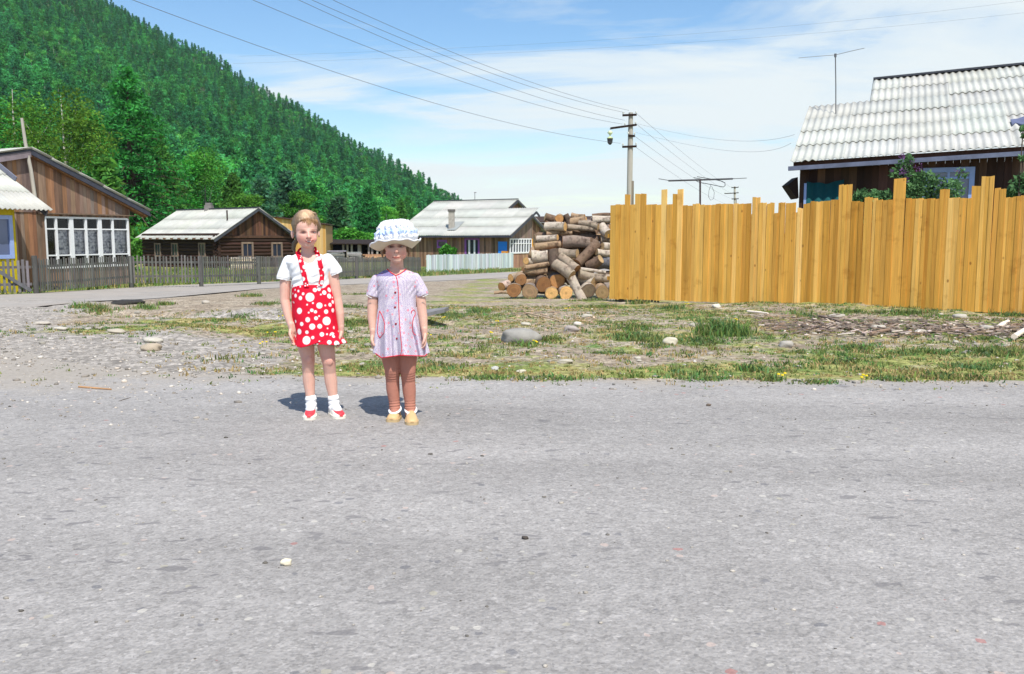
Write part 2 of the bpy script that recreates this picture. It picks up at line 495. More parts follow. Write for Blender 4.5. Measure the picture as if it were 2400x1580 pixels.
# worn dark smears
dn = noise(.9, 4, .5, None, .4)
v3 = nd(nt, 'ShaderNodeTexNoise', i_Scale=11.0, i_Detail=3.0, i_Roughness=.5); 
mp3 = nd(nt, 'ShaderNodeMapping'); mp3.inputs['Scale'].default_value = (.7, 1.4, 1); L(tc.outputs['Object'], mp3.inputs[0]); L(mp3.outputs[0], v3.inputs['Vector'])
ds = ramp(nt, [(.635, 0.0), (.665, 1.0)]); L(v3.outputs['Fac'], ds.inputs[0])
dd = ramp(nt, [(.45, 0.0), (.54, .8)]); L(dn.outputs['Fac'], dd.inputs[0])
dm = nd(nt, 'ShaderNodeMath', operation='MULTIPLY'); L(ds.outputs[0], dm.inputs[0]); L(dd.outputs[0], dm.inputs[1])
mm = mixc(nt); L(dm.outputs[0], mm.inputs[0]); L(out, mm.inputs[6]); mm.inputs[7].default_value = (.185, .175, .172, 1); out = mm.outputs[2]
# broad worn tracks along the road
mt = nd(nt, 'ShaderNodeMapping'); mt.inputs['Scale'].default_value = (.10, .85, 1); mt.inputs['Rotation'].default_value = (0, 0, .06); L(tc.outputs['Object'], mt.inputs[0])
tn = nd(nt, 'ShaderNodeTexNoise', i_Scale=1.3, i_Detail=5.0, i_Roughness=.55); L(mt.outputs[0], tn.inputs['Vector'])
tr_ = ramp(nt, [(.36, .86), (.64, 1.10)]); L(tn.outputs['Fac'], tr_.inputs[0])
mm = mixc(nt, 'MULTIPLY', .9); L(out, mm.inputs[6]); L(tr_.outputs[0], mm.inputs[7]); out = mm.outputs[2]
# dusty soil at the border
at = nd(nt, 'ShaderNodeAttribute', attribute_name='dust')
k = nd(nt, 'ShaderNodeMath', operation='MULTIPLY_ADD'); k.inputs[1].default_value = 1.3; k.inputs[2].default_value = -.65; L(noise(2.4, 8, .7).outputs['Fac'], k.inputs[0])
s_ = nd(nt, 'ShaderNodeMath', operation='ADD'); L(at.outputs['Fac'], s_.inputs[0]); L(k.outputs[0], s_.inputs[1])
dr = ramp(nt, [(.3, 0.0), (.75, .9)]); L(s_.outputs[0], dr.inputs[0])
du = ramp(nt, [(.3, (.27, .24, .20)), (.7, (.42, .375, .32))]); L(noise(30, 5, .7).outputs['Fac'], du.inputs[0])
mm = mixc(nt); L(dr.outputs[0], mm.inputs[0]); L(out, mm.inputs[6]); L(du.outputs[0], mm.inputs[7]); out = mm.outputs[2]
L(out, b.inputs['Base Color']); b.inputs['Roughness'].default_value = .9; b.inputs['Specular IOR Level'].default_value = .2
vb = nd(nt, 'ShaderNodeTexVoronoi', i_Scale=70.0); L(tc.outputs['Object'], vb.inputs['Vector'])
bp = nd(nt, 'ShaderNodeBump', i_Strength=.45, i_Distance=.006); bp.invert = True; L(vb.outputs['Distance'], bp.inputs['Height'])
bp2 = nd(nt, 'ShaderNodeBump', i_Strength=.35, i_Distance=.01); L(noise(28, 6, .7).outputs['Fac'], bp2.inputs['Height']); L(bp.outputs[0], bp2.inputs['Normal'])
L(bp2.outputs[0], b.inputs['Normal'])
MAT_ASPHALT = rm

rx = axis(-10.5, 10.5, .05, -60, 60)
tt = np.concatenate([np.linspace(0, .8, 20)[:-1], np.linspace(.8, 1, 70)])
ex = edge_y(rx) + .07 * wob(rx, rx * 0, 2.2, .7) + .035 * wob(rx, rx * 0 + 3, 9.1, 1.9) + .10 * wob(rx, rx * 0, .7, 2.9)
XX = np.repeat(rx[None, :], len(tt), 0)
YY = -40 + (ex + 40)[None, :] * tt[:, None]
ZZ = ground_z(XX, YY) + .008 - .0045 * sstep(.985, 1.0, tt)[:, None]
dust = np.exp(-((ex[None, :] - YY) / (.35 + 1.0 * sstep(1.5, 5, -XX)))) * .8 + .55 * sstep(1.6, 4.5, -XX) * sstep(4.6, 7.0, YY)
road = grid_obj('road', XX, YY, ZZ, MAT_ASPHALT, {'dust': dust})
tag(road, kind='structure')

# side road sheet
sr = surf('gravel_road', (.33, .305, .275), .95, .2, 1.5, bump=.5, bscale=40, attr=False, dirt=((.36, .32, .28), .5, .45, .7), spec=.1)
MAT_SIDE = sr
n_u = 160
gx = np.linspace(-26, 9, n_u)
lo, up = poly_sd(gx, gx)
lo = lo + .10 * wob(gx, gx, 1.8); up = up + .10 * wob(gx, gx, 1.3, 2.)
vv = np.linspace(0, 1, 40)
XX = np.repeat(gx[None, :], 40, 0); YY = lo[None, :] + (up - lo)[None, :] * vv[:, None]
ZZ = ground_z(XX, YY) + .012
side_road = grid_obj('side_road', XX, YY, ZZ, MAT_SIDE); tag(side_road, kind='structure')

# ------------------------------------------------------------------ hill
HPX = np.array([-900, -300, 0, 275, 505, 700, 900, 1000, 1085, 1130, 1250])
HPY = np.array([-620, -330, -150, 12, 142, 262, 378, 436, 482, 520, 556])       # ridge of the terrain under the trees
HF = np.array([70, 88, 95, 100, 112, 140, 190, 240, 300, 330, 360])
HC = np.array([640, 640, 630, 610, 580, 550, 510, 490, 470, 460, 450])
def hill_pt(px, t):
    py = np.interp(px, HPX, HPY); f = np.interp(px, HPX, HF); c = np.interp(px, HPX, HC)
    tc_ = P(px, py, c)
    zc = tc_.z - 4.5
    D = f + (c - f) * t
    zf = float(np.interp(f, PY, PZ)) - .3
    if t <= 1:
        z = zf + (zc - zf) * (t ** 1.45)
    else:
        z = zc - (zc - zf) * (t - 1) * .5
    z += (2.2 * math.sin(D * .045 + px * .011) + 1.4 * math.sin(px * .031 + D * .02)) * min(1, t * 3)
    x = tc_.x / c * D
    return x, D, z
pxs = np.linspace(-900, 1250, 130); ts = np.concatenate([np.linspace(-.02, 1, 60), np.linspace(1.05, 1.7, 10)])
HV = np.array([[hill_pt(p, t if t > 0 else 0.0) if t > 0 else (lambda q: (q[0], q[1] - 3, q[2] - 1.5))(hill_pt(p, 0.0)) for p in pxs] for t in ts])
MAT_HILL = surf('forest_floor', (.035, .06, .025), .95, .5, .05, bump=0, attr=False)
hill = grid_obj('hill', HV[..., 0], HV[..., 1], HV[..., 2], MAT_HILL); tag(hill, kind='structure')
# ------------------------------------------------------------------ trees
MAT_BARK = surf('dark_bark', (.10, .075, .055), .95, .35, 6, (1, 1, .3), bump=.6)
MAT_BIRCH = surf('birch_bark', (.50, .47, .42), .85, .35, 5, (1, 1, 3), bump=.3)
MAT_LARCH = leafmat('larch_needles', (.062, .255, .052))
MAT_PINE = leafmat('pine_needles', (.055, .155, .075))
MAT_LEAF = leafmat('birch_leaves', (.095, .29, .045))
MAT_SHRUB = leafmat('shrub_leaves', (.085, .33, .05), hue=.02, val=.15)

def leaf_cards(C, size, rs, flat=.0, elong=1.0):
    """small four-sided leaves around the points C (N,3)"""
    n = len(C)
    a = rs.normal(size=(n, 3)); a[:, 2] *= (1 - flat); a /= np.linalg.norm(a, axis=1)[:, None] + 1e-9
    r = rs.normal(size=(n, 3)); r /= np.linalg.norm(r, axis=1)[:, None]
    u = np.cross(a, r); u /= np.linalg.norm(u, axis=1)[:, None] + 1e-9
    v = np.cross(a, u)
    s = size * rs.uniform(.6, 1.35, n)[:, None]
    su = u * s * .5 * elong; sv = v * s * .32
    V = np.stack([C - su, C + sv * rs.uniform(.5, 1, (n, 1)), C + su, C - sv * rs.uniform(.5, 1, (n, 1))], 1).reshape(-1, 3)
    F = np.arange(4 * n).reshape(-1, 4)
    return V, F

def conifer(h, R, nb, ls, seed, per=10, droop=.25, base=.08, fork=.0, power=.85, tone=.35):
    """larch / pine / spruce crown: drooping limbs with sprays of needles; returns V,F,cols and limbs"""
    rs = np.random.RandomState(seed)
    C = []; T = []; limbs = []
    for i in range(nb):
        z = base + (1 - base) * ((i + rs.uniform(0, 1)) / nb) ** .92
        L_ = R * (1 - z) ** power * rs.uniform(.55, 1.18) * (1 if z > base + .1 else rs.uniform(.5, 1)) + .02 * R
        az = rs.uniform(0, 2 * PI)
        rise = rs.uniform(-.1, .25) + .25 * z
        tone_b = rs.uniform(1 - tone, 1 + tone)
        k = max(3, int(per * (L_ / R) ** .8 * rs.uniform(.8, 1.2)) + 2)
        t = rs.uniform(.12, 1, k) ** .75
        out = L_ * t
        zz = z * h + out * rise - droop * L_ * t ** 2.2
        side = rs.normal(0, .16, k) * L_ * (1 - .3 * t)
        x = out * math.cos(az) - side * math.sin(az); y = out * math.sin(az) + side * math.cos(az)
        C.append(np.stack([x, y, zz + rs.normal(0, .03 * h / 10 + .05 * L_, k)], 1)); T.append(np.full(k, tone_b))
        if L_ > .4 * R:
            limbs.append([(0, 0, z * h), (math.cos(az) * L_ * .5, math.sin(az) * L_ * .5, z * h + L_ * .5 * rise), (math.cos(az) * L_ * .9, math.sin(az) * L_ * .9, z * h + L_ * .9 * rise - droop * L_ * .8)])
    C = np.concatenate(C); T = np.concatenate(T)
    m = 3
    C2 = np.repeat(C, m, 0) + rs.normal(0, ls * .55, (len(C) * m, 3)) * np.array([1, 1, .6])
    T2 = np.repeat(T, m) * rs.uniform(.72, 1.28, len(C2))
    V, F = leaf_cards(C2, ls, rs, .2, 1.25)
    cols = np.stack([T2 * rs.uniform(.85, 1.25, len(T2)), T2, T2 * rs.uniform(.7, 1.2, len(T2))], 1)
    return V, F, cols, limbs

def broadleaf(h, R, nlobe, nleaf, ls, seed, base=.25, tone=.3):
    rs = np.random.RandomState(seed)
    C = []; T = []; limbs = []
    for i in range(nlobe):
        z = base + (1 - base) * rs.uniform(.05, .95)
        rr = R * math.sqrt(max(.1, 1 - (2 * (z - base) / (1 - base) - .85) ** 2 * .85)) * rs.uniform(.2, .85)
        az = rs.uniform(0, 2 * PI)
        c = np.array([rr * math.cos(az), rr * math.sin(az), z * h])
        r = R * rs.uniform(.28, .48)
        d = rs.normal(size=(nleaf, 3)); d /= np.linalg.norm(d, axis=1)[:, None]
        p = c + d * r * (rs.uniform(.15, 1, nleaf) ** .45)[:, None] * np.array([1, 1, .8])
        C.append(p); T.append(np.full(nleaf, rs.uniform(1 - tone, 1 + tone)))
        limbs.append([(0, 0, z * h * .55), tuple(c * np.array([.5, .5, .8])), tuple(c)])
    C = np.concatenate(C); T = np.concatenate(T) * rs.uniform(.7, 1.3, len(C) if False else nlobe * nleaf)
    V, F = leaf_cards(C, ls, rs, 0, 1.1)
    cols = np.stack([T * rs.uniform(.85, 1.25, len(T)), T, T * rs.uniform(.7, 1.2, len(T))], 1)
    return V, F, cols, limbs

def trunk_mb(h, r, limbs, seed, lean=.03, lr=.28):
    rs = random.Random(seed)
    mb = MB()
    pts = [Vector((math.sin(k * 1.3 + seed) * lean * h * .1, math.cos(k * .9 + seed) * lean * h * .1, h * k / 7.0)) for k in range(8)]
    pts[0].z = -.4
    mb.tube(pts, [r * (1 - .9 * k / 7.0) for k in range(8)], 8)
    for l in limbs:
        z = l[0][2] / h
        rr = r * (1 - .9 * z) * lr + .004
        mb.tube([Vector(p) for p in l], [rr, rr * .6, rr * .2], 4)
    return mb

KINDS_ = {
    'larch': dict(f=lambda h, s: conifer(h, h * .33, 330, .27, s, 28, .27, .04, power=.78, tone=.45), m=MAT_LARCH, b=MAT_BARK, r=.022),
    'larch_slim': dict(f=lambda h, s: conifer(h, h * .22, 160, .28, s, 14, .22, .06, power=.8, tone=.4), m=MAT_LARCH, b=MAT_BARK, r=.02),
    'pine': dict(f=lambda h, s: conifer(h, h * .26, 110, .36, s, 13, .10, .18, power=.55), m=MAT_PINE, b=MAT_BARK, r=.022),
    'birch': dict(f=lambda h, s: broadleaf(h, h * .27, 34, 210, .24, s, .20, .4), m=MAT_LEAF, b=MAT_BIRCH, r=.014),
    'shrub': dict(f=lambda h, s: broadleaf(h, h * .55, 24, 170, .26, s, .05, .25), m=MAT_SHRUB, b=MAT_BARK, r=.02),
}

def crown_obj(kind, h, seed, parent, origin):
    k = KINDS_[kind]
    V, F, c, limbs = k['f'](h, seed)
    me = np_obj('crown', V, F, None, c)
    o = bpy.data.objects.new('crown', me); COL.objects.link(o); me.materials.append(k['m']); o.parent = parent
    t = trunk_mb(h * .97, h * k['r'], limbs if kind != 'birch' else limbs[:14], seed)
    me2 = t.build('trunk', k['b'], None); me2.parent = parent
    return o

def near_tree(px, ptop, D, kind, seed, label, name, wide=1.0, tint=None, cat='tree'):
    x = (px - CX) / FOC * D
    top = P(px, ptop, D)
    z0 = gz(x, D) - .05
    if D > 85: z0 = -1.2
    h = top.z - z0
    root = thing(name, label, cat, (top.x, D, z0), None)
    crown_obj(kind, h, seed, root, None)
    root.scale = (wide, wide, 1)
    root.rotation_euler = (0, 0, seed * 1.7)
    return root

TREES = [
    # px, top py, D, kind, seed, name, width, label
    (296, 160, 76, 'larch', 11, 'larch_tree', 1.25, 'tallest bright green larch, standing right behind the wooden house with the glazed veranda'),
    (142, 212, 66, 'birch', 12, 'birch_tree', 1.15, 'green birch with slim white trunk above the roof peak of the glazed veranda house'),
    (28, 196, 72, 'birch', 13, 'birch_tree', 1.2, 'birch with pale trunk at the very edge of the view, above the white roof'),
    (70, 236, 80, 'larch_slim', 14, 'larch_tree', 1.3, 'green larch filling the gap between the two white trunked birches'),
    (215, 262, 74, 'larch_slim', 15, 'larch_tree', 1.3, 'larch between the tall bright larch and the birch over the roof peak'),
    (372, 318, 86, 'larch', 16, 'larch_tree', 1.15, 'round shouldered larch rising over the low end of the veranda house roof'),
    (425, 372, 92, 'birch', 17, 'birch_tree', 1.25, 'light green leafy tree behind the left end of the log house roof'),
    (478, 352, 94, 'birch', 18, 'birch_tree', 1.2, 'yellow green leafy tree over the middle of the log house ridge'),
    (335, 415, 86, 'pine', 19, 'pine_tree', 1.1, 'dark pine in the shade between the veranda house and the log house'),
    (240, 372, 50, 'larch_slim', 27, 'larch_tree', 1.4, 'low green larch just over the slope of the veranda house roof'),
    (545, 408, 92, 'larch', 20, 'larch_tree', 1.1, 'green larch behind the right half of the log house ridge'),
    (612, 418, 96, 'pine', 21, 'pine_tree', 1.25, 'grey green pine above the ridge end of the log house'),
    (668, 402, 100, 'pine', 22, 'pine_tree', 1.3, 'grey green pine directly above the head of the girl in red'),
    (735, 430, 106, 'larch_slim', 23, 'larch_tree', 1.3, 'slim green larch just right of the bareheaded girl'),
    (792, 462, 108, 'pine', 24, 'pine_tree', 1.45, 'round dark pine between the heads of the two girls'),
    (862, 440, 118, 'larch', 25, 'larch_tree', 1.0, 'green larch over the brim of the white hat'),
    (905, 482, 125, 'birch', 26, 'birch_tree', 1.1, 'leafy tree beside the sloping end of the white roofed house'),
    (-60, 150, 68, 'larch', 28, 'larch_tree', 1.2, 'larch cut by the edge of the view beside the outermost birch'),
    (940, 470, 140, 'larch_slim', 29, 'larch_tree', 1.3, 'small larch at the foot of the ridge above the white roofed house'),
    (700, 452, 98, 'birch', 30, 'birch_tree', 1.3, 'light leafy tree behind the yellow plank building'),
    (575, 452, 84, 'birch', 31, 'birch_tree', 1.2, 'low leafy tree hugging the log house ridge beside the chimney pipe'),
]
for px, pt, D, kind, seed, nm, wd, lab in TREES:
    near_tree(px, pt, D, kind, seed, lab, nm, wd)
SHRUBS = [
    (765, 543, 90, 41, 'shrub', 1.5, 'bright green bush against the edge of the yellow plank building'),
    (812, 540, 92, 42, 'shrub', 1.7, 'bright green bush between the two girls over the dark open shed'),
    (856, 548, 92, 43, 'shrub', 1.5, 'bright green bush by the brim of the white hat'),
    (322, 532, 73, 44, 'shrub', 1.0, 'small bright bush between the veranda house and the log house'),
]
for px, pt, D, seed, kind, wd, lab in SHRUBS:
    near_tree(px, pt, D, kind, seed, lab, 'bush', wd, cat='bush')

# hillside forest: one mesh per variant, shared
VAR = []
def variant(name, kind_f, mat, bark, h, seed):
    V, F, c, limbs = kind_f(h, seed)
    t = trunk_mb(h * .95, h * .016, [], seed)
    tv = np.array(t.v, np.float32); tf = np.array([f for f in t.f if len(f) == 4], np.int32)
    me = np_obj(name, np.concatenate([V, tv]), np.concatenate([F, tf + len(V)]), None, np.concatenate([c, np.full((len(tf), 3), .8)]))
    me.materials.append(mat); me.materials.append(bark)
    me.polygons.foreach_set('material_index', np.concatenate([np.zeros(len(F), np.int32), np.ones(len(tf), np.int32)]))
    me['h'] = h
    return me
MAT_HL = leafmat('forest_larch', (.068, .325, .088), hue=.02, val=.27)
MAT_HP = leafmat('forest_pine', (.046, .215, .080), hue=.02, val=.3)
MAT_HB = leafmat('forest_birch', (.092, .37, .090), hue=.02, val=.3)
for s in range(3):
    VAR.append(variant('forest_larch', lambda h, s_: conifer(h, h * .30, 74, .60, s_, 9, .22, .05, power=.62, tone=.45), MAT_HL, MAT_BARK, 11.0, 50 + s))
for s in range(2):
    VAR.append(variant('forest_pine', lambda h, s_: conifer(h, h * .23, 62, .58, s_, 9, .12, .08, power=.55, tone=.4), MAT_HP, MAT_BARK, 12.5, 60 + s))
for s in range(2):
    VAR.append(variant('forest_birch', lambda h, s_: broadleaf(h, h * .33, 17, 70, .62, s_, .1, .4), MAT_HB, MAT_BIRCH, 10.0, 70 + s))
rs = np.random.RandomState(5)
cand = []
for _ in range(34000):
    px = rs.uniform(-220, 1150); t = rs.uniform(0, 1) ** .62 * 1.03
    cand.append((px, t))
cell = {}
spots = []
for px, t in cand:
    x, D, z = hill_pt(px, t)
    mind = 3.7 - .0012 * D
    kx, ky = int(x // 4), int(D // 4)
    ok = True
    for ax in (-1, 0, 1):
        for ay in (-1, 0, 1):
            for q in cell.get((kx + ax, ky + ay), ()):
                if (q[0] - x) ** 2 + (q[1] - D) ** 2 < mind * mind: ok = False; break
            if not ok: break
        if not ok: break
    if not ok: continue
    cell.setdefault((kx, ky), []).append((x, D))
    clump = math.sin(x * .045 + 1.2 * math.sin(D * .03)) + math.sin(D * .052 + x * .02)
    u = rs.uniform()
    hi = t > .72
    pine_p = .30 + (.30 if hi else 0) + .12 * clump
    kind = (3 + rs.randint(2)) if u < pine_p else ((5 + rs.randint(2)) if u > .80 + .05 * clump else rs.randint(3))
    spots.append((D, x, z, kind, rs.uniform(.55, 1.30) * (1.0 - .42 * min(1, t * 1.15)), rs.uniform(0, 6.28), px))
spots.sort()
inview = [s for s in spots if -40 < s[6] < 1130]
near_ids = set(id(s) for s in inview[:250])
HILL_LABEL = 'tree in the dense green forest at the foot of the steep hillside'
VN = ['larch_tree'] * 3 + ['pine_tree'] * 2 + ['birch_tree'] * 2
VL = {'larch_tree': 'green larch in the dense forest on the lower slope of the hill',
      'pine_tree': 'dark narrow pine in the dense forest on the lower slope of the hill',
      'birch_tree': 'light green leafy tree in the dense forest on the lower slope of the hill'}
rest = []
for s in spots:
    D, x, z, k, sc_, rot, px = s
    if id(s) in near_ids:
        o = bpy.data.objects.new(VN[k], VAR[k]); COL.objects.link(o)
        o.location = (x, D, z - .2); o.scale = (sc_ * 1.1, sc_ * 1.1, sc_); o.rotation_euler = (0, 0, rot)
        tag(o, VL[VN[k]], 'tree', {'larch_tree': 'larches on the lower hillside', 'pine_tree': 'dark pines on the lower hillside', 'birch_tree': 'leafy trees on the lower hillside'}[VN[k]])
    else:
        rest.append(s)
print('hill trees', len(spots), len(inview), len(rest))
# the rest of the forest is one object
fm = bpy.data.meshes.new('forest')
fm.from_pydata([(s[1], s[0], s[2] - .2) for s in rest], [], [])
for nm, typ, vals in (('tsc', 'FLOAT', [s[4] for s in rest]), ('trot', 'FLOAT', [s[5] for s in rest]), ('tid', 'INT', [s[3] for s in rest])):
    a = fm.attributes.new(nm, typ, 'POINT'); a.data.foreach_set('value', np.array(vals, np.float32 if typ == 'FLOAT' else np.int32))
forest = bpy.data.objects.new('forest', fm); COL.objects.link(forest); tag(forest, 'dense green mixed forest covering the steep hillside', 'forest', kind='stuff')
vc = bpy.data.collections.new('forest_kinds')
for i, me in enumerate(VAR):
    vo_ = bpy.data.objects.new('%02d_forest_kind' % i, me); vc.objects.link(vo_)
ng = bpy.data.node_groups.new('forest_scatter', 'GeometryNodeTree')
ng.interface.new_socket('Geometry', in_out='INPUT', socket_type='NodeSocketGeometry')
ng.interface.new_socket('Geometry', in_out='OUTPUT', socket_type='NodeSocketGeometry')
gi = ng.nodes.new('NodeGroupInput'); go = ng.nodes.new('NodeGroupOutput')
ip = ng.nodes.new('GeometryNodeInstanceOnPoints'); ci = ng.nodes.new('GeometryNodeCollectionInfo')
ci.inputs['Collection'].default_value = vc; ci.inputs['Separate Children'].default_value = True; ci.inputs['Reset Children'].default_value = True
def named(n_, t_):
    a = ng.nodes.new('GeometryNodeInputNamedAttribute'); a.data_type = t_; a.inputs['Name'].default_value = n_; return a
cx = ng.nodes.new('ShaderNodeCombineXYZ')
LK = ng.links.new
LK(gi.outputs[0], ip.inputs['Points']); LK(ci.outputs[0], ip.inputs['Instance']); ip.inputs['Pick Instance'].default_value = True
LK(named('tid', 'INT').outputs[0], ip.inputs['Instance Index'])
LK(named('trot', 'FLOAT').outputs[0], cx.inputs['Z']); LK(cx.outputs[0], ip.inputs['Rotation'])
LK(named('tsc', 'FLOAT').outputs[0], ip.inputs['Scale'])
LK(ip.outputs[0], go.inputs[0])
md = forest.modifiers.new('scatter', 'NODES'); md.node_group = ng
# ------------------------------------------------------------------ building materials
MAT_NEW = surf('fresh_sawn_pine', (.70, .362, .064), .7, .16, 9, (1, 1, .09), bump=.25, bscale=40, dirt=((.42, .17, .02), 3.2, .58, .8))
def knots(m):
    nt = m.node_tree; L = nt.links.new; b = nt.nodes['Principled BSDF']; src = b.inputs['Base Color'].links[0].from_socket
    tc = nd(nt, 'ShaderNodeTexCoord'); mp = nd(nt, 'ShaderNodeMapping'); mp.inputs['Scale'].default_value = (1, 1, .62); L(tc.outputs['Object'], mp.inputs[0])
    vo = nd(nt, 'ShaderNodeTexVoronoi', i_Scale=4.6); L(mp.outputs[0], vo.inputs['Vector'])
    r = ramp(nt, [(.045, .75), (.10, 0.0)]); L(vo.outputs['Distance'], r.inputs[0])
    mx = mixc(nt); L(r.outputs[0], mx.inputs[0]); L(src, mx.inputs[6]); mx.inputs[7].default_value = (.24, .085, .015, 1)
    wv = nd(nt, 'ShaderNodeTexNoise', i_Scale=55.0, i_Detail=3.0); m2 = nd(nt, 'ShaderNodeMapping'); m2.inputs['Scale'].default_value = (1, 1, .03); L(tc.outputs['Object'], m2.inputs[0]); L(m2.outputs[0], wv.inputs['Vector'])
    rr = ramp(nt, [(.35, .86), (.65, 1.1)]); L(wv.outputs['Fac'], rr.inputs[0]); m3 = mixc(nt, 'MULTIPLY', .9); L(mx.outputs[2], m3.inputs[6]); L(rr.outputs[0], m3.inputs[7])
    L(m3.outputs[2], b.inputs['Base Color'])
knots(MAT_NEW)
MAT_OLD = surf('weathered_boards', (.215, .158, .120), .9, .42, 7, (1, 1, .12), bump=.4, bscale=40)
MAT_GREYW = surf('grey_weathered_wood', (.22, .21, .20), .95, .35, 9, (1, 1, .2), bump=.4)
MAT_DARKW = surf('dark_old_wood', (.056, .033, .024), .9, .45, 7, (1, 1, .15), bump=.4)
MAT_LOGW = surf('dark_log_wall', (.038, .020, .013), .9, .5, 5, (.3, .3, 1.5), bump=.5)
MAT_ROOF = surf('asbestos_cement_sheet', (.48, .483, .435), .85, .07, 1.6, bump=.15, bscale=60, dirt=((.38, .38, .345), 2.3, .45, .85))
MAT_ROOFD = surf('dark_roof_trim', (.055, .06, .075), .8, .3, 4)
MAT_WHITE = surf('white_paint', (.74, .76, .78), .6, .06, 6, bump=.1)
MAT_PALEF = surf('pale_blue_grey_fence_paint', (.50, .57, .60), .85, .14, 5, (1, 1, .2), bump=.3)
MAT_YELLOW = surf('yellow_paint', (.55, .44, .01), .7, .12, 5, (1, 1, .2), bump=.2)
MAT_BLUE = surf('blue_paint', (.02, .22, .72), .6, .1, 5, bump=.1)
MAT_LBLUE = surf('light_blue_paint', (.30, .40, .68), .6, .08, 5, bump=.1)
MAT_PURPLE = surf('purple_paint', (.26, .10, .36), .6, .1, 5, bump=.1)
MAT_BLACK = surf('dark_interior', (.012, .010, .009), .95, .3, 3, bump=0)  # near-black colour stands in for the shade inside openings
MAT_BRICK = surf('chimney_masonry', (.36, .33, .29), .95, .3, 7, bump=.4)
MAT_METAL = surf('weathered_steel', (.16, .16, .17), .5, .25, 20, bump=.1, metal=.6)
MAT_TEAL = surf('teal_cloth', (.004, .075, .080), .85, .15, 6, bump=.2)
MAT_PLANKY = surf('yellow_plank', (.50, .345, .15), .8, .15, 4, (1, 1, .1), bump=.2)
MAT_POLE = surf('utility_pole_wood', (.40, .375, .32), .9, .3, 5, (1, 1, .08), bump=.4)
MAT_CERAM = surf('ceramic', (.55, .57, .52), .3, .1, 5, bump=0)
MAT_GLASS = glassmat('dark_window_glass')
MAT_GLASSC = glassmat('clear_window_glass', clear=1)
MAT_GLASSB = glassmat('blueish_window_glass', (.10, .13, .24))  # blue-grey reflection put into the pane tint

def mat_lace():
    m, nt, b = newmat('lace_curtain'); L = nt.links.new
    tc = nd(nt, 'ShaderNodeTexCoord')
    n1 = nd(nt, 'ShaderNodeTexNoise', i_Scale=9.0, i_Detail=4.0); L(tc.outputs['Object'], n1.inputs['Vector'])
    sx = nd(nt, 'ShaderNodeSeparateXYZ'); L(tc.outputs['Object'], sx.inputs[0])
    wv = nd(nt, 'ShaderNodeMath', operation='SINE'); k = nd(nt, 'ShaderNodeMath', operation='MULTIPLY'); k.inputs[1].default_value = 62
    L(sx.outputs['Z'], k.inputs[0]); L(k.outputs[0], wv.inputs[0])
    a = nd(nt, 'ShaderNodeMath', operation='MULTIPLY_ADD'); a.inputs[1].default_value = .035; L(wv.outputs[0], a.inputs[0]); L(n1.outputs['Fac'], a.inputs[2])
    r = ramp(nt, [(.34, (.22, .25, .34)), (.56, (.84, .86, .92))]); L(a.outputs[0], r.inputs[0])
    L(r.outputs[0], b.inputs['Base Color']); b.inputs['Roughness'].default_value = .9
    return m
MAT_LACE = mat_lace()

def proj(p):
    q = Vector(p) - CAMP
    d = q.dot(FWD)
    return CX + FOC * q.x / d, CY - FOC * q.dot(UPV) / d

class Wall:
    """vertical wall plane through o, running along d, facing n"""
    def __init__(s, o, d, n=None):
        s.o = Vector((o[0], o[1], 0)); s.d = Vector((d[0], d[1], 0)).normalized()
        s.n = Vector((s.d.y, -s.d.x, 0)) if n is None else Vector((n[0], n[1], 0)).normalized()
    def uz(s, px, py, v=0):
        p = hit(px, py, s.o + s.n * v, s.n)
        return (p - s.o).dot(s.d), p.z
    def at(s, u, z, v=0):
        p = s.o + s.d * u + s.n * v
        return Vector((p.x, p.y, z))
    def slab(s, mb, u0, u1, z0, z1, v0, v1, col=(1, 1, 1), m=0):
        q = [s.at(u, z, v) for z in (z0, z1) for u, v in ((u0, v1), (u1, v1), (u1, v0), (u0, v0))]
        mb.box8(q, col, m)
    def poly(s, mb, uzs, v0, v1, col=(1, 1, 1), m=0):
        """extruded outline (front at v1)"""
        f = [s.at(u, z, v1) for u, z in uzs]; b = [s.at(u, z, v0) for u, z in uzs]
        n = len(uzs)
        mb.mesh(f + b, [tuple(range(n)), tuple(reversed(range(n, 2 * n)))] + [(i, i + n, (i + 1) % n + n, (i + 1) % n) for i in range(n)], col, m)

def val(f, u): return f(u) if callable(f) else f

def boards(mb, W, u0, u1, zb, zt, bw=.14, col=(1, 1, 1), js=.3, th=.022, holes=(), r=RND, gap=.004, v=0, pal=None):
    u = u0
    cuts = sorted([h[0] for h in holes] + [h[1] for h in holes])
    while u < u1 - 1e-4:
        e = min(u1, u + bw * r.uniform(.85, 1.15))
        for c in cuts:
            if u + .02 < c < e: e = c; break
        mid = (u + e) / 2
        segs = [(None, None)]
        spans = []
        z = 'b'
        hs = sorted([h for h in holes if h[0] - 1e-4 <= mid <= h[1] + 1e-4], key=lambda h: h[2])
        lo = (val(zb, u), val(zb, e))
        for h in hs:
            spans.append((lo, (h[2], h[2]))); lo = (h[3], h[3])
        spans.append((lo, (val(zt, u), val(zt, e))))
        c = jit(pal(r) if pal else col, js, r); t0 = r.uniform(0, .008)
        for (a0, a1), (b0, b1) in spans:
            if b0 - a0 < .01 and b1 - a1 < .01: continue
            q = [W.at(u + gap / 2, a0, v + th + t0), W.at(e - gap / 2, a1, v + th + t0), W.at(e - gap / 2, a1, v), W.at(u + gap / 2, a0, v),
                 W.at(u + gap / 2, b0, v + th + t0), W.at(e - gap / 2, b1, v + th + t0), W.at(e - gap / 2, b1, v), W.at(u + gap / 2, b0, v)]
            mb.box8(q, c)
        u = e

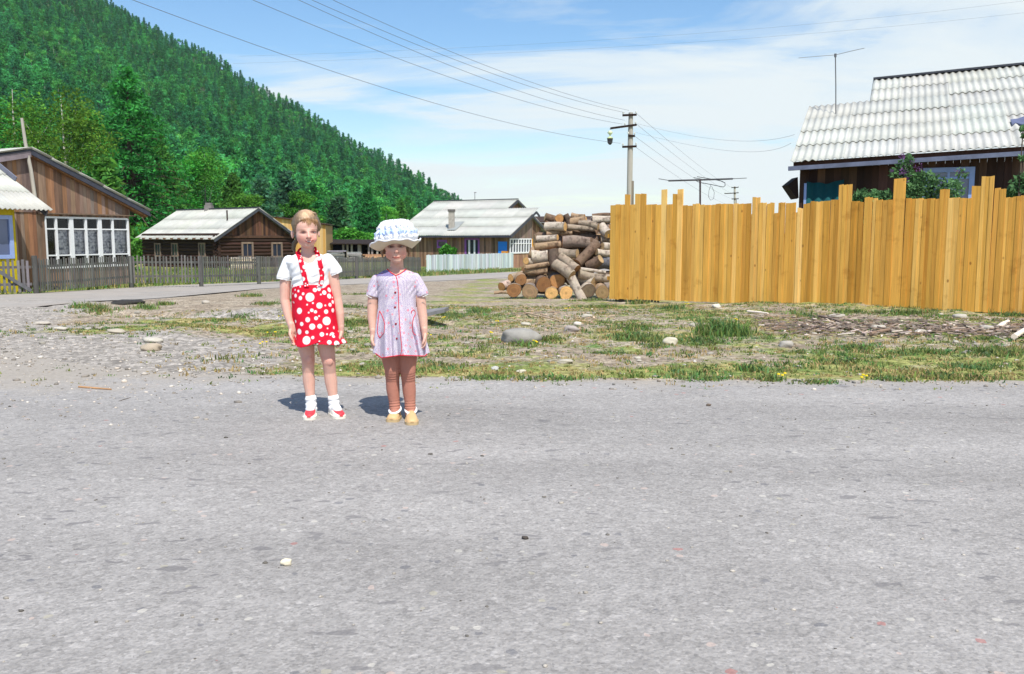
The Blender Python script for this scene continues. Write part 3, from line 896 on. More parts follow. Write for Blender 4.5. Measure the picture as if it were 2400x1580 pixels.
def window(W, parent, u0, u1, z0, z1, frame, fw=.07, v=.03, depth=.05, glass=None, mull=(), trans=(), name='window', mw=.045):
    mb = MB()
    W.slab(mb, u0 - fw, u0, z0 - fw, z1 + fw, v - .02, v + depth); W.slab(mb, u1, u1 + fw, z0 - fw, z1 + fw, v - .02, v + depth)
    W.slab(mb, u0, u1, z1, z1 + fw, v - .02, v + depth - .002); W.slab(mb, u0, u1, z0 - fw, z0, v - .02, v + depth + .01)
    for m in mull: W.slab(mb, m - mw / 2, m + mw / 2, z0, z1, v - .02, v + depth - .01)
    for t in trans: W.slab(mb, u0, u1, t - mw / 2, t + mw / 2, v - .02, v + depth - .014)
    f = mb.build(name, frame, parent)
    p = MB(); p.face([W.at(u0, z0, v + .004), W.at(u1, z0, v + .004), W.at(u1, z1, v + .004), W.at(u0, z1, v + .004)])
    p.build('pane', glass or MAT_GLASS, f)
    return f

def corrugated(A, U, V, ulen, vlen, pitch=.15, amp=.026, row=1.05, clip=None, r=RND, over=.014, seg=6):
    """grid of wavy sheets; A corner at the eave, U along eave, V up the slope; clip(u,v)->keep"""
    U = U.normalized(); V = V.normalized(); N = U.cross(V).normalized()
    if N.z < 0: N = -N
    mb = MB()
    nu = int(round(ulen / pitch * seg)); du = ulen / nu
    v = 0.0; k = 0
    sheet = pitch * 7
    while v < vlen - .02:
        v1 = min(vlen, v + row)
        v1o = min(vlen, v1 + .08)
        offs = {}
        for i in range(nu):
            u0, u1 = i * du, (i + 1) * du
            if clip and not clip((u0 + u1) / 2, (v + v1) / 2): continue
            sidx = int((u0 + (k % 2) * .0) / sheet)
            if sidx not in offs: offs[sidx] = (r.uniform(-.004, .010), jit((1, 1, 1), .07, r), r.uniform(-.012, .012))
            o_, c, dv = offs[sidx]
            lo = max(v + dv, 0) if k else v + dv * 1.5
            def pt(u, vv, up):
                return A + U * u + V * vv + N * (amp * math.cos(2 * PI * u / pitch) + up + o_)
            mb.face([pt(u0, lo, over), pt(u1, lo, over), pt(u1, v1o, 0), pt(u0, v1o, 0)], c, 0, True)
        v = v1; k += 1
    # weld for smooth shading inside one sheet row
    return mb

def weld(o, d=.0005):
    md = o.modifiers.new('weld', 'WELD'); md.merge_threshold = d
    return o

def roof_obj(mb, name, mat, parent, th=.012):
    o = mb.build(name, mat, parent)
    weld(o); s = o.modifiers.new('thick', 'SOLIDIFY'); s.thickness = th; s.offset = 0
    return o

# ------------------------------------------------------------------ new board fence
FA = G(1420, 706); FB = G(2400, 740)
FW_ = Wall((FA.x, FA.y), (FB.x - FA.x, FB.y - FA.y))
def fpx(x): return 1820 + x / 2.305
def f6(x): return 1400 + x / 3.917
BL = []   # (px0, px1, top y, tone 0..1)
def b6(x0, x1, ytop, tone): BL.append((f6(x0), f6(x1), 380 + ytop / 3.917, tone))
def b7(x0, x1, ytop, tone): BL.append((fpx(x0), fpx(x1), 100 + ytop / 2.305, tone))
for a in ((115, 165, 396, .55), (165, 205, 388, .35), (205, 248, 390, .5), (248, 292, 297, .35), (292, 345, 390, .55), (345, 393, 292, .6), (393, 437, 290, .3),
          (437, 490, 390, .5), (490, 532, 388, .3), (532, 582, 392, .5), (582, 630, 252, 1), (630, 682, 388, .45), (682, 727, 293, .2), (727, 776, 250, .85),
          (776, 860, 396, .25), (860, 925, 386, .55), (925, 1020, 390, .5), (1020, 1080, 396, .5), (1080, 1118, 383, .25), (1118, 1238, 388, .5), (1238, 1278, 380, .8),
          (1278, 1325, 384, .4), (1325, 1395, 384, .1), (1398, 1412, 478, .4), (1410, 1478, 321, .55), (1478, 1540, 376, .6), (1540, 1608, 376, .6), (1608, 1642, 468, .3),
          (1642, 1672, 373, .2), (1672, 1750, 376, .45), (1750, 1802, 374, .3), (1802, 1824, 462, .6), (1822, 1882, 426, 1)): b6(*a)
for a in ((138, 172, 868, .2), (172, 206, 856, .2), (206, 250, 858, .55), (250, 282, 855, .1), (282, 326, 852, .2), (326, 392, 770, .65), (392, 460, 860, .0), (460, 528, 838, .5),
          (528, 560, 850, .3), (560, 622, 852, .35), (622, 684, 734, .45), (682, 736, 842, .2), (736, 757, 843, .7), (757, 797, 845, .45), (797, 864, 842, .15),
          (864, 912, 795, .3), (912, 970, 839, .75), (970, 1040, 838, .3), (1040, 1092, 775, .3), (1092, 1157, 725, .65), (1155, 1216, 788, .3), (1216, 1280, 834, .4), (1280, 1300, 830, .3), (1300, 1345, 828, .55)): b7(*a)
x = fpx(1345)
while x < 2760:
    wd = RND.uniform(17, 30); BL.append((x, x + wd, 457 - (x - 2400) * .02 - (RND.uniform(15, 45) if RND.random() < .18 else RND.uniform(-2, 2)), RND.uniform(.1, .6))); x += wd
BL2 = []
for (x0, x1, yt, tone) in BL:
    k = 2 if x1 - x0 > 14.5 and yt > 440 else 1
    if x1 - x0 > 27: k = 3
    for j in range(k):
        BL2.append((x0 + (x1 - x0) * j / k, x0 + (x1 - x0) * (j + 1) / k, yt + (RND.uniform(-1.5, 1.5) if k > 1 else 0), min(1, max(0, tone + (RND.uniform(-.16, .16) if k > 1 else 0)))))
BL = BL2
fence = thing('board_fence', 'tall new fence of fresh orange yellow upright boards with uneven tops', 'fence', (FA.x, FA.y, FA.z))
mb = MB()
DEEP, PALE = Vector((.76, .68, .50)), Vector((1.35, 1.62, 2.9))
MIDC = Vector((1.04, 1.06, 1.12))
for i, (x0, x1, yt, tone) in enumerate(BL):
    yb = 700.5 + (x0 - 1420) * (733.5 - 700.5) / 980 + RND.uniform(-1.2, 1.2)
    if x0 > 2320 - 60: yb += 1.5
    xm = (x0 + x1) / 2
    ua, _ = FW_.uz(x0, (yt * .5 + yb * .5)); ub, _ = FW_.uz(x1, (yt * .5 + yb * .5))
    _, zt = FW_.uz(xm, yt); _, zb = FW_.uz(xm, yb)
    t = RND.uniform(-.003, .003) + (.006 if i % 2 else 0)
    ln = RND.uniform(-.012, .012)
    c = DEEP.lerp(MIDC, tone / .5) if tone < .5 else MIDC.lerp(PALE, (tone - .5) * 2)
    c = jit(tuple(c), .09)
    th = .026; tl = RND.uniform(-.006, .006)
    q = [FW_.at(ua, zb, t), FW_.at(ub, zb, t), FW_.at(ub, zb, t - th), FW_.at(ua, zb, t - th),
         FW_.at(ua + ln, zt + tl, t), FW_.at(ub + ln, zt - tl, t), FW_.at(ub + ln, zt - tl, t - th), FW_.at(ua + ln, zt + tl, t - th)]
    if yt < 455 - (x0 - 1420) * .003 - 8 and x1 < 2410 and tone > .25:
        tb = MB(); tb.box8(q, c); tb.build('tall_board', MAT_NEW, fence)
    else:
        mb.box8(q, c)
mb.build('board_panel', MAT_NEW, fence)
U_END = FW_.uz(2750, 600)[0]
for zz in (.45, 1.35):
    m2 = MB(); FW_.slab(m2, 0, U_END, FA.z + zz, FA.z + zz + .08, -.09, -.035, (.8, .75, .6)); m2.build('rail', MAT_NEW, fence)
u = .3
while u < U_END:
    m2 = MB(); p = FW_.at(u, 0, -.16); zb = gz(p.x, p.y)
    m2.tube([(p.x, p.y, zb - .3), (p.x, p.y, zb + 1.75)], .06, 8, (.8, .75, .65)); m2.build('post', MAT_OLD, fence); u += 2.4
# old grey pickets peeping out below the new boards
oldf = thing('picket_fence', 'old grey pickets peeping out low beneath the new orange board fence', 'fence', (FA.x + .3, FA.y, FA.z))
mb = MB()
for k in range(15):
    uu = .16 + k * .075
    p = FW_.at(uu, 0, -.10); g = gz(p.x, p.y)
    FW_.slab(mb, uu, uu + .042, g - .05, g + .34, -.125, -.105, jit((.75, .78, .82), .25))
mb.build('pickets', MAT_GREYW, oldf)
mb = MB(); FW_.slab(mb, .14, 1.28, FA.z + .24, FA.z + .29, -.15, -.126, (.6, .6, .6)); mb.build('rail', MAT_GREYW, oldf)

# ------------------------------------------------------------------ left wooden house with veranda
K = 1.08
W1 = Wall((-13.9 * K, 26 * K), (.394, .919))
h1 = thing('wooden_house', 'brown plank house with a white framed glazed veranda and yellow painted porch', 'house', (-13.9 * K, 26 * K, -.6))
GZ1 = -.62
OV = .24
ru, rz = W1.uz(73, 350, OV)
eu, ez = W1.uz(352, 497, OV)
lu, lz = W1.uz(0, 361, OV)
sr_, sl_ = (ez - rz) / (eu - ru), (rz - lz) / (ru - lu)
def top1(u): return (rz + sr_ * (u - ru) if u > ru else rz - sl_ * (ru - u)) - .10
wu1, _ = W1.uz(304, 560)
a0, wz1 = W1.uz(104, 509); a1, _ = W1.uz(297, 512)
_, wz0 = W1.uz(110, 626); _, wz0b = W1.uz(298, 622)
wz0 = (wz0 + wz0b) / 2
u_l = ru - 5.5
mb = MB()
pal1 = lambda r: r.choice([(1.25, 1.2, 1.2), (1.0, .9, .85), (.75, .62, .55), (1.35, .95, .65), (.85, .9, 1.0), (1.1, 1.05, 1.0)])
boards(mb, W1, u_l, wu1, GZ1 - .2, lambda u: min(top1(u), wz1 + .16), .13, js=.22, holes=[(a0, a1, wz0, wz1)], pal=pal1)
boards(mb, W1, u_l, wu1, lambda u: min(wz1 + .14, top1(u) - .001), top1, .15, js=.22, v=.03, pal=pal1)
W1.slab(mb, u_l, a0, GZ1 - .2, wz1 + .1, -.25, -.02, (.4, .4, .4)); W1.slab(mb, a1, wu1, GZ1 - .2, wz1 + .1, -.25, -.02, (.4, .4, .4))
W1.slab(mb, a0, a1, GZ1 - .2, wz0, -.25, -.02, (.4, .4, .4))
W1.poly(mb, [(u_l, wz1), (wu1, wz1), (wu1, top1(wu1)), (ru, top1(ru)), (u_l, top1(u_l))], -.25, -.01, (.4, .4, .4))
# far side wall
Ws = Wall((W1.at(wu1, 0).x, W1.at(wu1, 0).y), (-W1.n.x, -W1.n.y), W1.d)
boards(mb, Ws, 0, 7, GZ1 - .2, top1(wu1) - .02, .14, pal=pal1)
mb.build('wall', MAT_OLD, h1)
mb = MB(); W1.slab(mb, a0 - .3, a1 + .3, wz1 + .10, wz1 + .14, .03, .12, (.8, .75, .7)); mb.build('ledge', MAT_OLD, h1)
# roof slopes
mb = MB()
N1 = W1.n
for (ua, za, ub, zb, nm) in ((ru, rz, eu, ez, 0), (ru, rz, u_l, rz - sl_ * (ru - u_l), 1)):
    for k in range(1):
        q = [W1.at(ua, za - .05, OV), W1.at(ub, zb - .05, OV), W1.at(ub, zb - .05, -7), W1.at(ua, za - .05, -7),
             W1.at(ua, za, OV), W1.at(ub, zb, OV), W1.at(ub, zb, -7), W1.at(ua, za, -7)]
        mb.box8(q, (1, 1, 1))
mb.build('roof', MAT_ROOFD, h1)
sl1 = math.hypot(eu - ru, ez - rz)
def roofs(A, U, V, ul, vl, name, parent, **k):
    return roof_obj(corrugated(A, U, V, ul, vl, **k), name, MAT_ROOF, parent)
roofs(W1.at(eu, ez + .04, OV + .05), -N1, W1.at(ru, rz, 0) - W1.at(eu, ez, 0), 7.5, sl1, 'roof_sheets', h1)
ull = ru - u_l; zl2 = rz - sl_ * ull
roofs(W1.at(u_l, zl2 + .04, OV + .05), -N1, W1.at(ru, rz, 0) - W1.at(u_l, zl2, 0), 7.5, math.hypot(ull, rz - zl2), 'roof_sheets', h1)
mb = MB()
for (ua, za, ub, zb) in ((ru, rz, eu, ez),):
    W1.poly(mb, [(ua, za - .17), (ub, zb - .17), (ub, zb - .06), (ua, za - .06)], OV - .02, OV + .02, (.9, .9, 1.0))
W1.poly(mb, [(u_l, zl2 - .24), (ru, rz - .24), (ru, rz - .02), (u_l, zl2 - .02)], OV - .05, OV - .01, (4.2, 3.2, 2.8))
mb.build('barge_board', MAT_ROOFD, h1)
mb = MB(); W1.poly(mb, [(ru, rz - .20), (eu - .1, ez - .20), (eu - .1, ez - .12), (ru, rz - .12)], .0, OV - .03, (1.1, .75, .45)); mb.build('soffit', MAT_OLD, h1)
# glazed veranda
def ux(z): return W1.uz(z / 4.236, 570)[0]
us = [a0] + [ux(z) for z in (560, 710, 855, 992, 1120)] + [a1]
wid = [.05, .075, .15, .075, .15, .075, .06]
_, t1 = W1.uz(150, 330 + 876 / 4.236); _, t2 = W1.uz(200, 330 + 1132 / 4.236)
win = MB()
for u_, w_ in zip(us, wid): W1.slab(win, u_ - w_ / 2, u_ + w_ / 2, wz0, wz1, -.05, .05)
W1.slab(win, a0, a1, wz1 - .03, wz1 + .03, -.05, .045); W1.slab(win, a0, a1, wz0 - .04, wz0 + .03, -.05, .08)
for k in range(6):
    for t in (t1, t2): W1.slab(win, us[k] + wid[k] / 2, us[k + 1] - wid[k + 1] / 2, t - .022, t + .022, -.04, .03)
wo = win.build('window', MAT_WHITE, h1)
for k in range(6):
    p = MB()
    p.face([W1.at(us[k], wz0, -.01), W1.at(us[k + 1], wz0, -.01), W1.at(us[k + 1], wz1, -.01), W1.at(us[k], wz1, -.01)]); p.build('pane', MAT_GLASSC, wo)
cu = MB(); n = 120
for k in range(n):
    ua = a0 + .42 + (a1 - a0 - .42) * k / n; ub = a0 + .42 + (a1 - a0 - .42) * (k + 1) / n
    va, vb = -.12 + .02 * math.sin(ua * 31), -.12 + .02 * math.sin(ub * 31)
    cu.face([W1.at(ua, t2 - .02, va), W1.at(ub, t2 - .02, vb), W1.at(ub, t1 + .01, vb), W1.at(ua, t1 + .01, va)], (1, 1, 1), 0, True)
cu.build('lace_curtain', MAT_LACE, h1)
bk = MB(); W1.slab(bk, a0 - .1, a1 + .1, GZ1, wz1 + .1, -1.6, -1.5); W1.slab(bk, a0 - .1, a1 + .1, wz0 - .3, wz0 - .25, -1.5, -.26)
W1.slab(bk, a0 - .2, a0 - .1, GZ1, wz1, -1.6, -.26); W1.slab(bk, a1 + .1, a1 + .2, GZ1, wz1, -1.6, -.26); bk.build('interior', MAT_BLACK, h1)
# porch
VO = 2.35 * K
pu, pz = W1.uz(123, 494, VO)
pt0 = W1.at(pu, 0, 0); pxx = proj((pt0.x, pt0.y, 2.5))[0]
pzt = P(pxx, 494 - .80 * (123 - pxx), pt0.y).z
Vv = W1.at(pu, pzt, 0) - W1.at(pu, pz, VO)
Uu = -W1.d
mbp = corrugated(W1.at(pu, pz, VO), Uu, Vv, 5.0, Vv.length, pitch=.15, amp=.025)
roof_obj(mbp, 'porch_roof', MAT_ROOF, h1)
mb = MB(); mb.beam(W1.at(pu - .1, pz - .08, VO - .12), W1.at(pu - .1, pzt - .08, -.0), .05, .16, (1.6, 1.5, 1.6)); mb.beam(W1.at(pu - .02, pzt + .12, .06), W1.at(pu - .02, pzt + .12 - (pzt - pz) * .45, VO * .45), .04, .12, (2.8, 2.7, 2.8)); mb.build('barge_board', MAT_ROOFD, h1)
Wp = Wall(W1.at(0, 0, VO - .38).xy, W1.d)
yu, _ = Wp.uz(38, 590)
yw1, yz1 = Wp.uz(18, 514); _, yz0 = Wp.uz(20, 597)
mb = MB(); boards(mb, Wp, yu - 4, yu, GZ1 - .1, pz + .12, .13, js=.06, holes=[(yw1 - .95, yw1, yz0, yz1)]); Wp.slab(mb, yu - 4, yu - .02, GZ1 - .1, pz + .1, -.2, -.01, (.9, .9, .9))
mb.build('porch_wall', MAT_YELLOW, h1)
window(Wp, h1, yw1 - .95, yw1, yz0, yz1, MAT_LBLUE, .11, .0, .05, MAT_GLASSB, [yw1 - .48])

# pole before the house
pp = W1.at(W1.uz(66, 420)[0], 0, .35)
tp = P(51, 277, pp.y)
pb = P(82, 466, pp.y - .05)
mb = MB(); mb.tube([pb, pb.lerp(tp, .35) + Vector((.02, 0, 0)), pb.lerp(tp, .7) + Vector((-.015, 0, 0)), tp], [.065, .058, .052, .042], 8)
tag(mb.build('wooden_pole', MAT_POLE, None, pb), 'bare pale wooden pole standing up before the gable of the veranda house', 'pole')

# ------------------------------------------------------------------ log house
def gable_parts(R, a, g, L_, w_, zr, ze, parent, name='roof', over=.4, pitch=.18, fascia=MAT_ROOFD, far=True):
    """R ridge end (x,y) at the visible gable; a unit towards the other end; g unit across, away from camera"""
    A3, G3 = Vector((*a, 0)), Vector((*g, 0))
    Rp = Vector((*R, zr))
    slope = math.hypot(w_, zr - ze)
    E = Rp - G3 * w_; E.z = ze
    roof_obj(corrugated(E, A3, Rp - E, L_, slope, pitch, .03, 1.4, seg=4), name, MAT_ROOF, parent)
    if far:
        E2 = Rp + G3 * w_; E2.z = ze
        roof_obj(corrugated(E2, A3, Rp - E2, L_, slope, pitch, .03, 1.4, seg=4), name, MAT_ROOF, parent)
    mb = MB(); dn = Vector((0, 0, -.11))
    for s in (-1, 1):
        Eb = Rp + G3 * w_ * s; Eb.z = ze
        for t in (.02, L_ - .02):
            mb.beam(Rp + dn + A3 * t, Eb + dn + A3 * t, .05, .16)
    mb.build('barge_board', fascia, parent)
    mb = MB(); mb.beam(Rp + Vector((0, 0, .05)), Rp + A3 * L_ + Vector((0, 0, .05)), .26, .05); mb.build('ridge_cap', fascia, parent)

a, g = (-.8, .6), (.6, .8)
R = (-17.75, 62); GZ2 = -1.22
h2 = thing('log_house', 'low dark log house with a pale corrugated gable roof, left of the girls', 'house', (-17.75, 62, GZ2))
gable_parts(R, a, g, 10.0, 3.7, 3.12, .92, h2)
Wg = Wall((R[0] + a[0] * .45, R[1] + a[1] * .45), g, (.8, -.6))           # gable wall
Wl = Wall((R[0] + a[0] * .45 - g[0] * 3.2, R[1] + a[1] * .45 - g[1] * 3.2), (-.8, .6), (-.6, -.8))   # long wall
mb = MB()
zt_w = 1.1
z = GZ2 + .1
while z < zt_w:
    c = jit((1, 1, 1), .35)
    mb.tube([Wg.at(-3.45, z, .0), Wg.at(3.3, z, .0)], .135, 8, c); 
    c = jit((.9, .85, .85), .35)
    mb.tube([Wl.at(-.25, z + .12, .0), Wl.at(9.1, z + .12, .0)], .135, 8, c)
    z += .245
mb.build('log_wall', MAT_LOGW, h2)
mb = MB(); boards(mb, Wg, -3.1, 3.1, 1.15, lambda u: 3.02 - abs(u) * .62, .2, js=.35, v=.06, pal=lambda r: r.choice([(1.2, 1, .9), (.8, .7, .7), (1.8, 1.5, 1.2)]))
Wg.slab(mb, -3.3, 3.3, 1.02, 1.14, .0, .16, (1.5, 1.3, 1.1))
mb.build('gable_boards', MAT_DARKW, h2)
for px in (577, 646):
    uu, zz = Wg.uz(px, 585)
    window(Wg, h2, uu - .36, uu + .36, zz - .45, zz + .40, MAT_OLD, .13, .13, .05, MAT_GLASS, [uu])
for px in (374, 414, 478):
    uu, zz = Wl.uz(px, 586)
    window(Wl, h2, uu - .3, uu + .3, zz - .38, zz + .40, MAT_OLD, .10, .13, .05, MAT_GLASS, [uu])
mb = MB()
for k in range(11): Wl.slab(mb, k * .9, k * .9 + .10, .93, 1.03, -.1, .62, (2.6, 2.4, 2.2))
mb.build('rafter_ends', MAT_DARKW, h2)
c = P(490, 492, 65.6); mb = MB(); mb.box(c + Vector((0, 0, .05)), .55, .5, .55, col=(.55, .55, .6)); mb.box(c + Vector((0, 0, .40)), .4, .4, .22, col=(.5, .5, .55)); mb.build('chimney', MAT_BRICK, h2)
c = P(533, 524, 61.7); mb = MB(); mb.tube([c + Vector((0, 0, -.2)), c + Vector((0, 0, .92))], .055, 8, (.5, .35, .3)); mb.build('stove_pipe', MAT_METAL, h2)

# ------------------------------------------------------------------ white roofed house in the middle
a, g = (-.866, .5), (.5, .866)
R = (.45, 66.0); GZ3 = -1.12; LM, WM, ZR, ZE, EX = 7.6, 5.6, 3.88, 1.18, 2.6
A3, G3 = Vector((*a, 0)), Vector((*g, 0))
h3 = thing('plank_house', 'brown plank house with a broad white roof, grey chimney and purple framed windows', 'house', (R[0], R[1], GZ3))
Rp = Vector((*R, ZR)); E = Rp - G3 * WM; E.z = ZE
sl = math.hypot(WM, ZR - ZE)
full = lambda u, v: True
E2 = E - A3 * EX
FR = .66      # the extension reaches this share of the slope
roof_obj(corrugated(E2, A3, Rp - E, LM + EX, sl, .20, .022, 1.5, clip=lambda u, v: u > EX or v < sl * FR, seg=4), 'roof', MAT_ROOF, h3)
Ef = Rp + G3 * WM; Ef.z = ZE
roof_obj(corrugated(Ef, A3, Rp - Ef, LM, sl, .20, .03, 1.5, seg=4), 'roof', MAT_ROOF, h3)
XR = E2 + (Rp - E) * FR              # ridge of the extension, outer end
Xf = XR + G3 * .5 - Vector((0, 0, .3))
mb = MB(); dn = Vector((0, 0, -.12))
mb.beam(Rp + dn, E + dn, .05, .16); mb.beam(Rp + dn, Ef + dn, .05, .16); mb.beam(XR + dn, E2 + dn, .05, .16); mb.beam(XR + dn, Xf + dn, .05, .16); mb.beam(E2 + dn * .6, E2 + A3 * (LM + EX) + dn * .6, .05, .12, (.8, .8, .9))
mb.build('barge_board', MAT_ROOFD, h3)
mb = MB(); mb.beam(Rp + Vector((0, 0, .04)), Rp + A3 * LM + Vector((0, 0, .04)), .2, .05, (1.5, 1.4, 1.3)); mb.build('ridge_cap', MAT_ROOFD, h3)
Wu = Wall((R[0] + a[0] * .35, R[1] + a[1] * .35), g, (.866, -.5))
mb = MB(); boards(mb, Wu, -4.2, 4.2, .9, lambda u: ZR - .10 - abs(u) * (ZR - ZE) / WM, .16, js=.3, pal=lambda r: r.choice([(1.2, 1, .9), (.9, .75, .65)]))
Wu.slab(mb, -4.2, 4.2, GZ3, .95, -.1, 0)
We = Wall((E2 + A3 * .35 + G3 * .45).xy, g, (.866, -.5))
cr_u = WM * FR - .45
WW = cr_u
boards(mb, We, 0, WW, GZ3 - .1, -.03, .13, js=.25, pal=lambda r: r.choice([(1.5, 1.2, 1.0), (1.3, 1.05, .9)]))
boards(mb, We, 0, WW, lambda u: .98, lambda u: max(.985, XR.z - .14 - abs(u - cr_u) * (ZR - ZE) / WM), .16, js=.2, pal=lambda r: (.95, .95, 1.0))
We.slab(mb, 0, WW, GZ3, 1.0, -.35, -.3, (.2, .2, .2))
Wn = Wall((E2 + A3 * .35 + G3 * .45).xy, a, (-.5, -.866))
hol = []
def w3(x): return 900 + x / 4.25
def y3(y): return 420 + y / 4.25
u_a, z_a = Wn.uz(w3(545), y3(670)); u_b, z_b = Wn.uz(w3(615), y3(622)); sw = (u_b, u_a, z_a, z_b)
u_a, z_a = Wn.uz(w3(822), y3(760)); u_b, z_b = Wn.uz(w3(938), y3(606)); bwn = (u_b, u_a, z_a, z_b)
boards(mb, Wn, 0, LM + EX - .7, GZ3 - .1, ZE - .02, .15, js=.35, holes=[sw, bwn], pal=lambda r: r.choice([(1, .85, .75), (.75, .6, .5), (1.15, .95, .85)]))
Wn.slab(mb, .05, LM + EX - .7, GZ3, ZE - .05, -.2, -.01, (.2, .2, .2))
Wk = Wall(We.at(WW, 0).xy, (A3.x, A3.y), (g[0], g[1]))
boards(mb, Wk, 0, EX, GZ3 - .1, XR.z - .2, .16, js=.25)
mb.build('wall', MAT_OLD, h3)
window(Wn, h3, *sw, MAT_PURPLE, .12, .0, .05, MAT_GLASS)
f = window(Wn, h3, *bwn, MAT_PURPLE, .13, .0, .05, MAT_GLASS)
mb = MB(); Wn.slab(mb, bwn[1] - .32, bwn[1] - .18, bwn[2], bwn[3], .01, .04); Wn.slab(mb, bwn[1] - .75, bwn[1] - .62, bwn[2], bwn[3], .01, .04); mb.build('sash', MAT_WHITE, f)
u_a, z_a = Wn.uz(w3(1142), y3(760)); u_b, z_b = Wn.uz(w3(1228), y3(622))
mb = MB(); Wn.slab(mb, u_b, u_a, GZ3, z_b, .02, .07); d_ = mb.build('door', MAT_BLUE, h3)
mb = MB(); Wn.slab(mb, max(.05, u_b - .15), u_b + .4, GZ3, z_b - .65, .08, .12, (1, .8, .6)); mb.build('board_leaf', MAT_NEW, d_)
# glazed veranda end
vf = MB(); zs0, zs1 = .0, .95
for k in range(9):
    u_ = .05 + (WW * .94) * k / 8.0; We.slab(vf, u_ - .045, u_ + .045, zs0, zs1, -.02, .06)
We.slab(vf, 0, WW * .94, zs0 - .06, zs0 + .04, -.02, .07); We.slab(vf, 0, WW * .94, zs1 - .05, zs1 + .03, -.02, .055); We.slab(vf, 0, WW * .94, .6, .65, -.02, .05)
wv = vf.build('window', MAT_WHITE, h3)
p = MB(); p.face([We.at(0, zs0, 0), We.at(WW * .94, zs0, 0), We.at(WW * .94, zs1, 0), We.at(0, zs1, 0)]); p.build('pane', MAT_GLASS, wv)
mb = MB(); We.slab(mb, WW * .955, WW * 1.0, GZ3 - .1, .95, .0, .10, (1, .9, .7)); mb.build('corner_post', MAT_NEW, h3)
# chimney with a sheet patch
cz = hit(w3(672), y3(500), E, (A3).cross(Rp - E).normalized())
mb = MB(); mb.box(cz + Vector((0, .2, .55)), .42, .42, 1.5); mb.box(cz + Vector((0, .2, 1.35)), .52, .52, .16, col=(.35, .35, .38)); mb.build('chimney', MAT_BRICK, h3)
nn = A3.cross(Rp - E).normalized(); nn = nn if nn.z > 0 else -nn
q = [hit(w3(x), y3(y), E, nn) + nn * .075 for x, y in ((630, 515), (715, 515), (805, 430), (715, 432))]
mb = MB(); mb.mesh([*q, *[v - nn * .02 for v in q]], [(0, 1, 2, 3), (4, 7, 6, 5), (0, 4, 5, 1), (1, 5, 6, 2), (2, 6, 7, 3), (3, 7, 4, 0)], (.62, .66, .72)); mb.build('roof_patch', MAT_ROOF, h3)
c = P(1113, 473, 68.0); mb = MB(); mb.tube([c + Vector((0, 0, -.4)), c + Vector((0, 0, .72))], .022, 6); mb.tube([c + Vector((-.06, 0, .7)), c + Vector((.12, 0, .69))], .03, 6); mb.build('aerial', MAT_METAL, h3)

# ------------------------------------------------------------------ shed with white roof behind, stacks, plank building, open shed
def simple_prism(mb, base, col=(1, 1, 1)):
    pass
h4 = thing('shed', 'small white roofed shed with a dark opening between the white roofed house and the firewood', 'shed', (3.0, 72, -1.15))
Y4 = 72
q = [P(1230, 513, Y4 + 1.2), P(1262, 527, Y4 - .6), P(1290, 556, Y4 - 2.4), P(1250, 555, Y4 - 1.2), P(1230, 545, Y4 - .4)]
mb = MB(); nq = (q[1] - q[0]).cross(q[-1] - q[0]).normalized() * .06
mb.mesh(q + [v + nq for v in q], [(0, 1, 2, 3, 4), (9, 8, 7, 6, 5)] + [(i, i + 5, (i + 1) % 5 + 5, (i + 1) % 5) for i in range(5)], (1.1, 1.12, 1.15)); mb.build('roof', MAT_ROOF, h4)
mb = MB(); Wb = Wall((P(1236, 560, Y4).x, Y4), (1, 0), (0, -1)); Wb.slab(mb, 0, 1.6, -1.2, 1.0, -1.2, -1.0); mb.build('opening', MAT_BLACK, h4)  # black sheet painted in place of the shaded inside
mb = MB()
for u_ in (0, .85, 1.6): Wb.slab(mb, u_, u_ + .08, -1.2, 1.05, -.1, 0, (1.2, 1.2, 1.2))
Wb.slab(mb, -.1, 1.7, .55, .63, 0, .05, (1.5, 1.5, 1.5)); Wb.slab(mb, -.1, 1.7, .02, .08, 0, .05, (2.0, 2.0, 2.1)); mb.build('frame', MAT_GREYW, h4)
h5 = thing('barn', 'long low weathered grey barn peeping out left of the firewood pile top', 'barn', (5, 78, -1.2))
Wb = Wall((P(1242, 520, 78).x, 78), (.97, -.24))
mb = MB(); boards(mb, Wb, 0, 6, -1.2, 2.35, .2, js=.3, pal=lambda r: r.choice([(1, .8, .7), (.8, .7, .65)])); Wb.slab(mb, 0, 6, -1.2, 2.3, -3, -.02); mb.build('wall', MAT_OLD, h5)
mb = MB(); mb.box8([Wb.at(-.3, 2.36, .4), Wb.at(6.3, 2.36, .4), Wb.at(6.3, 2.9, -3.4), Wb.at(-.3, 2.9, -3.4), Wb.at(-.3, 2.44, .4), Wb.at(6.3, 2.44, .4), Wb.at(6.3, 2.98, -3.4), Wb.at(-.3, 2.98, -3.4)]); mb.build('roof', MAT_DARKW, h5)

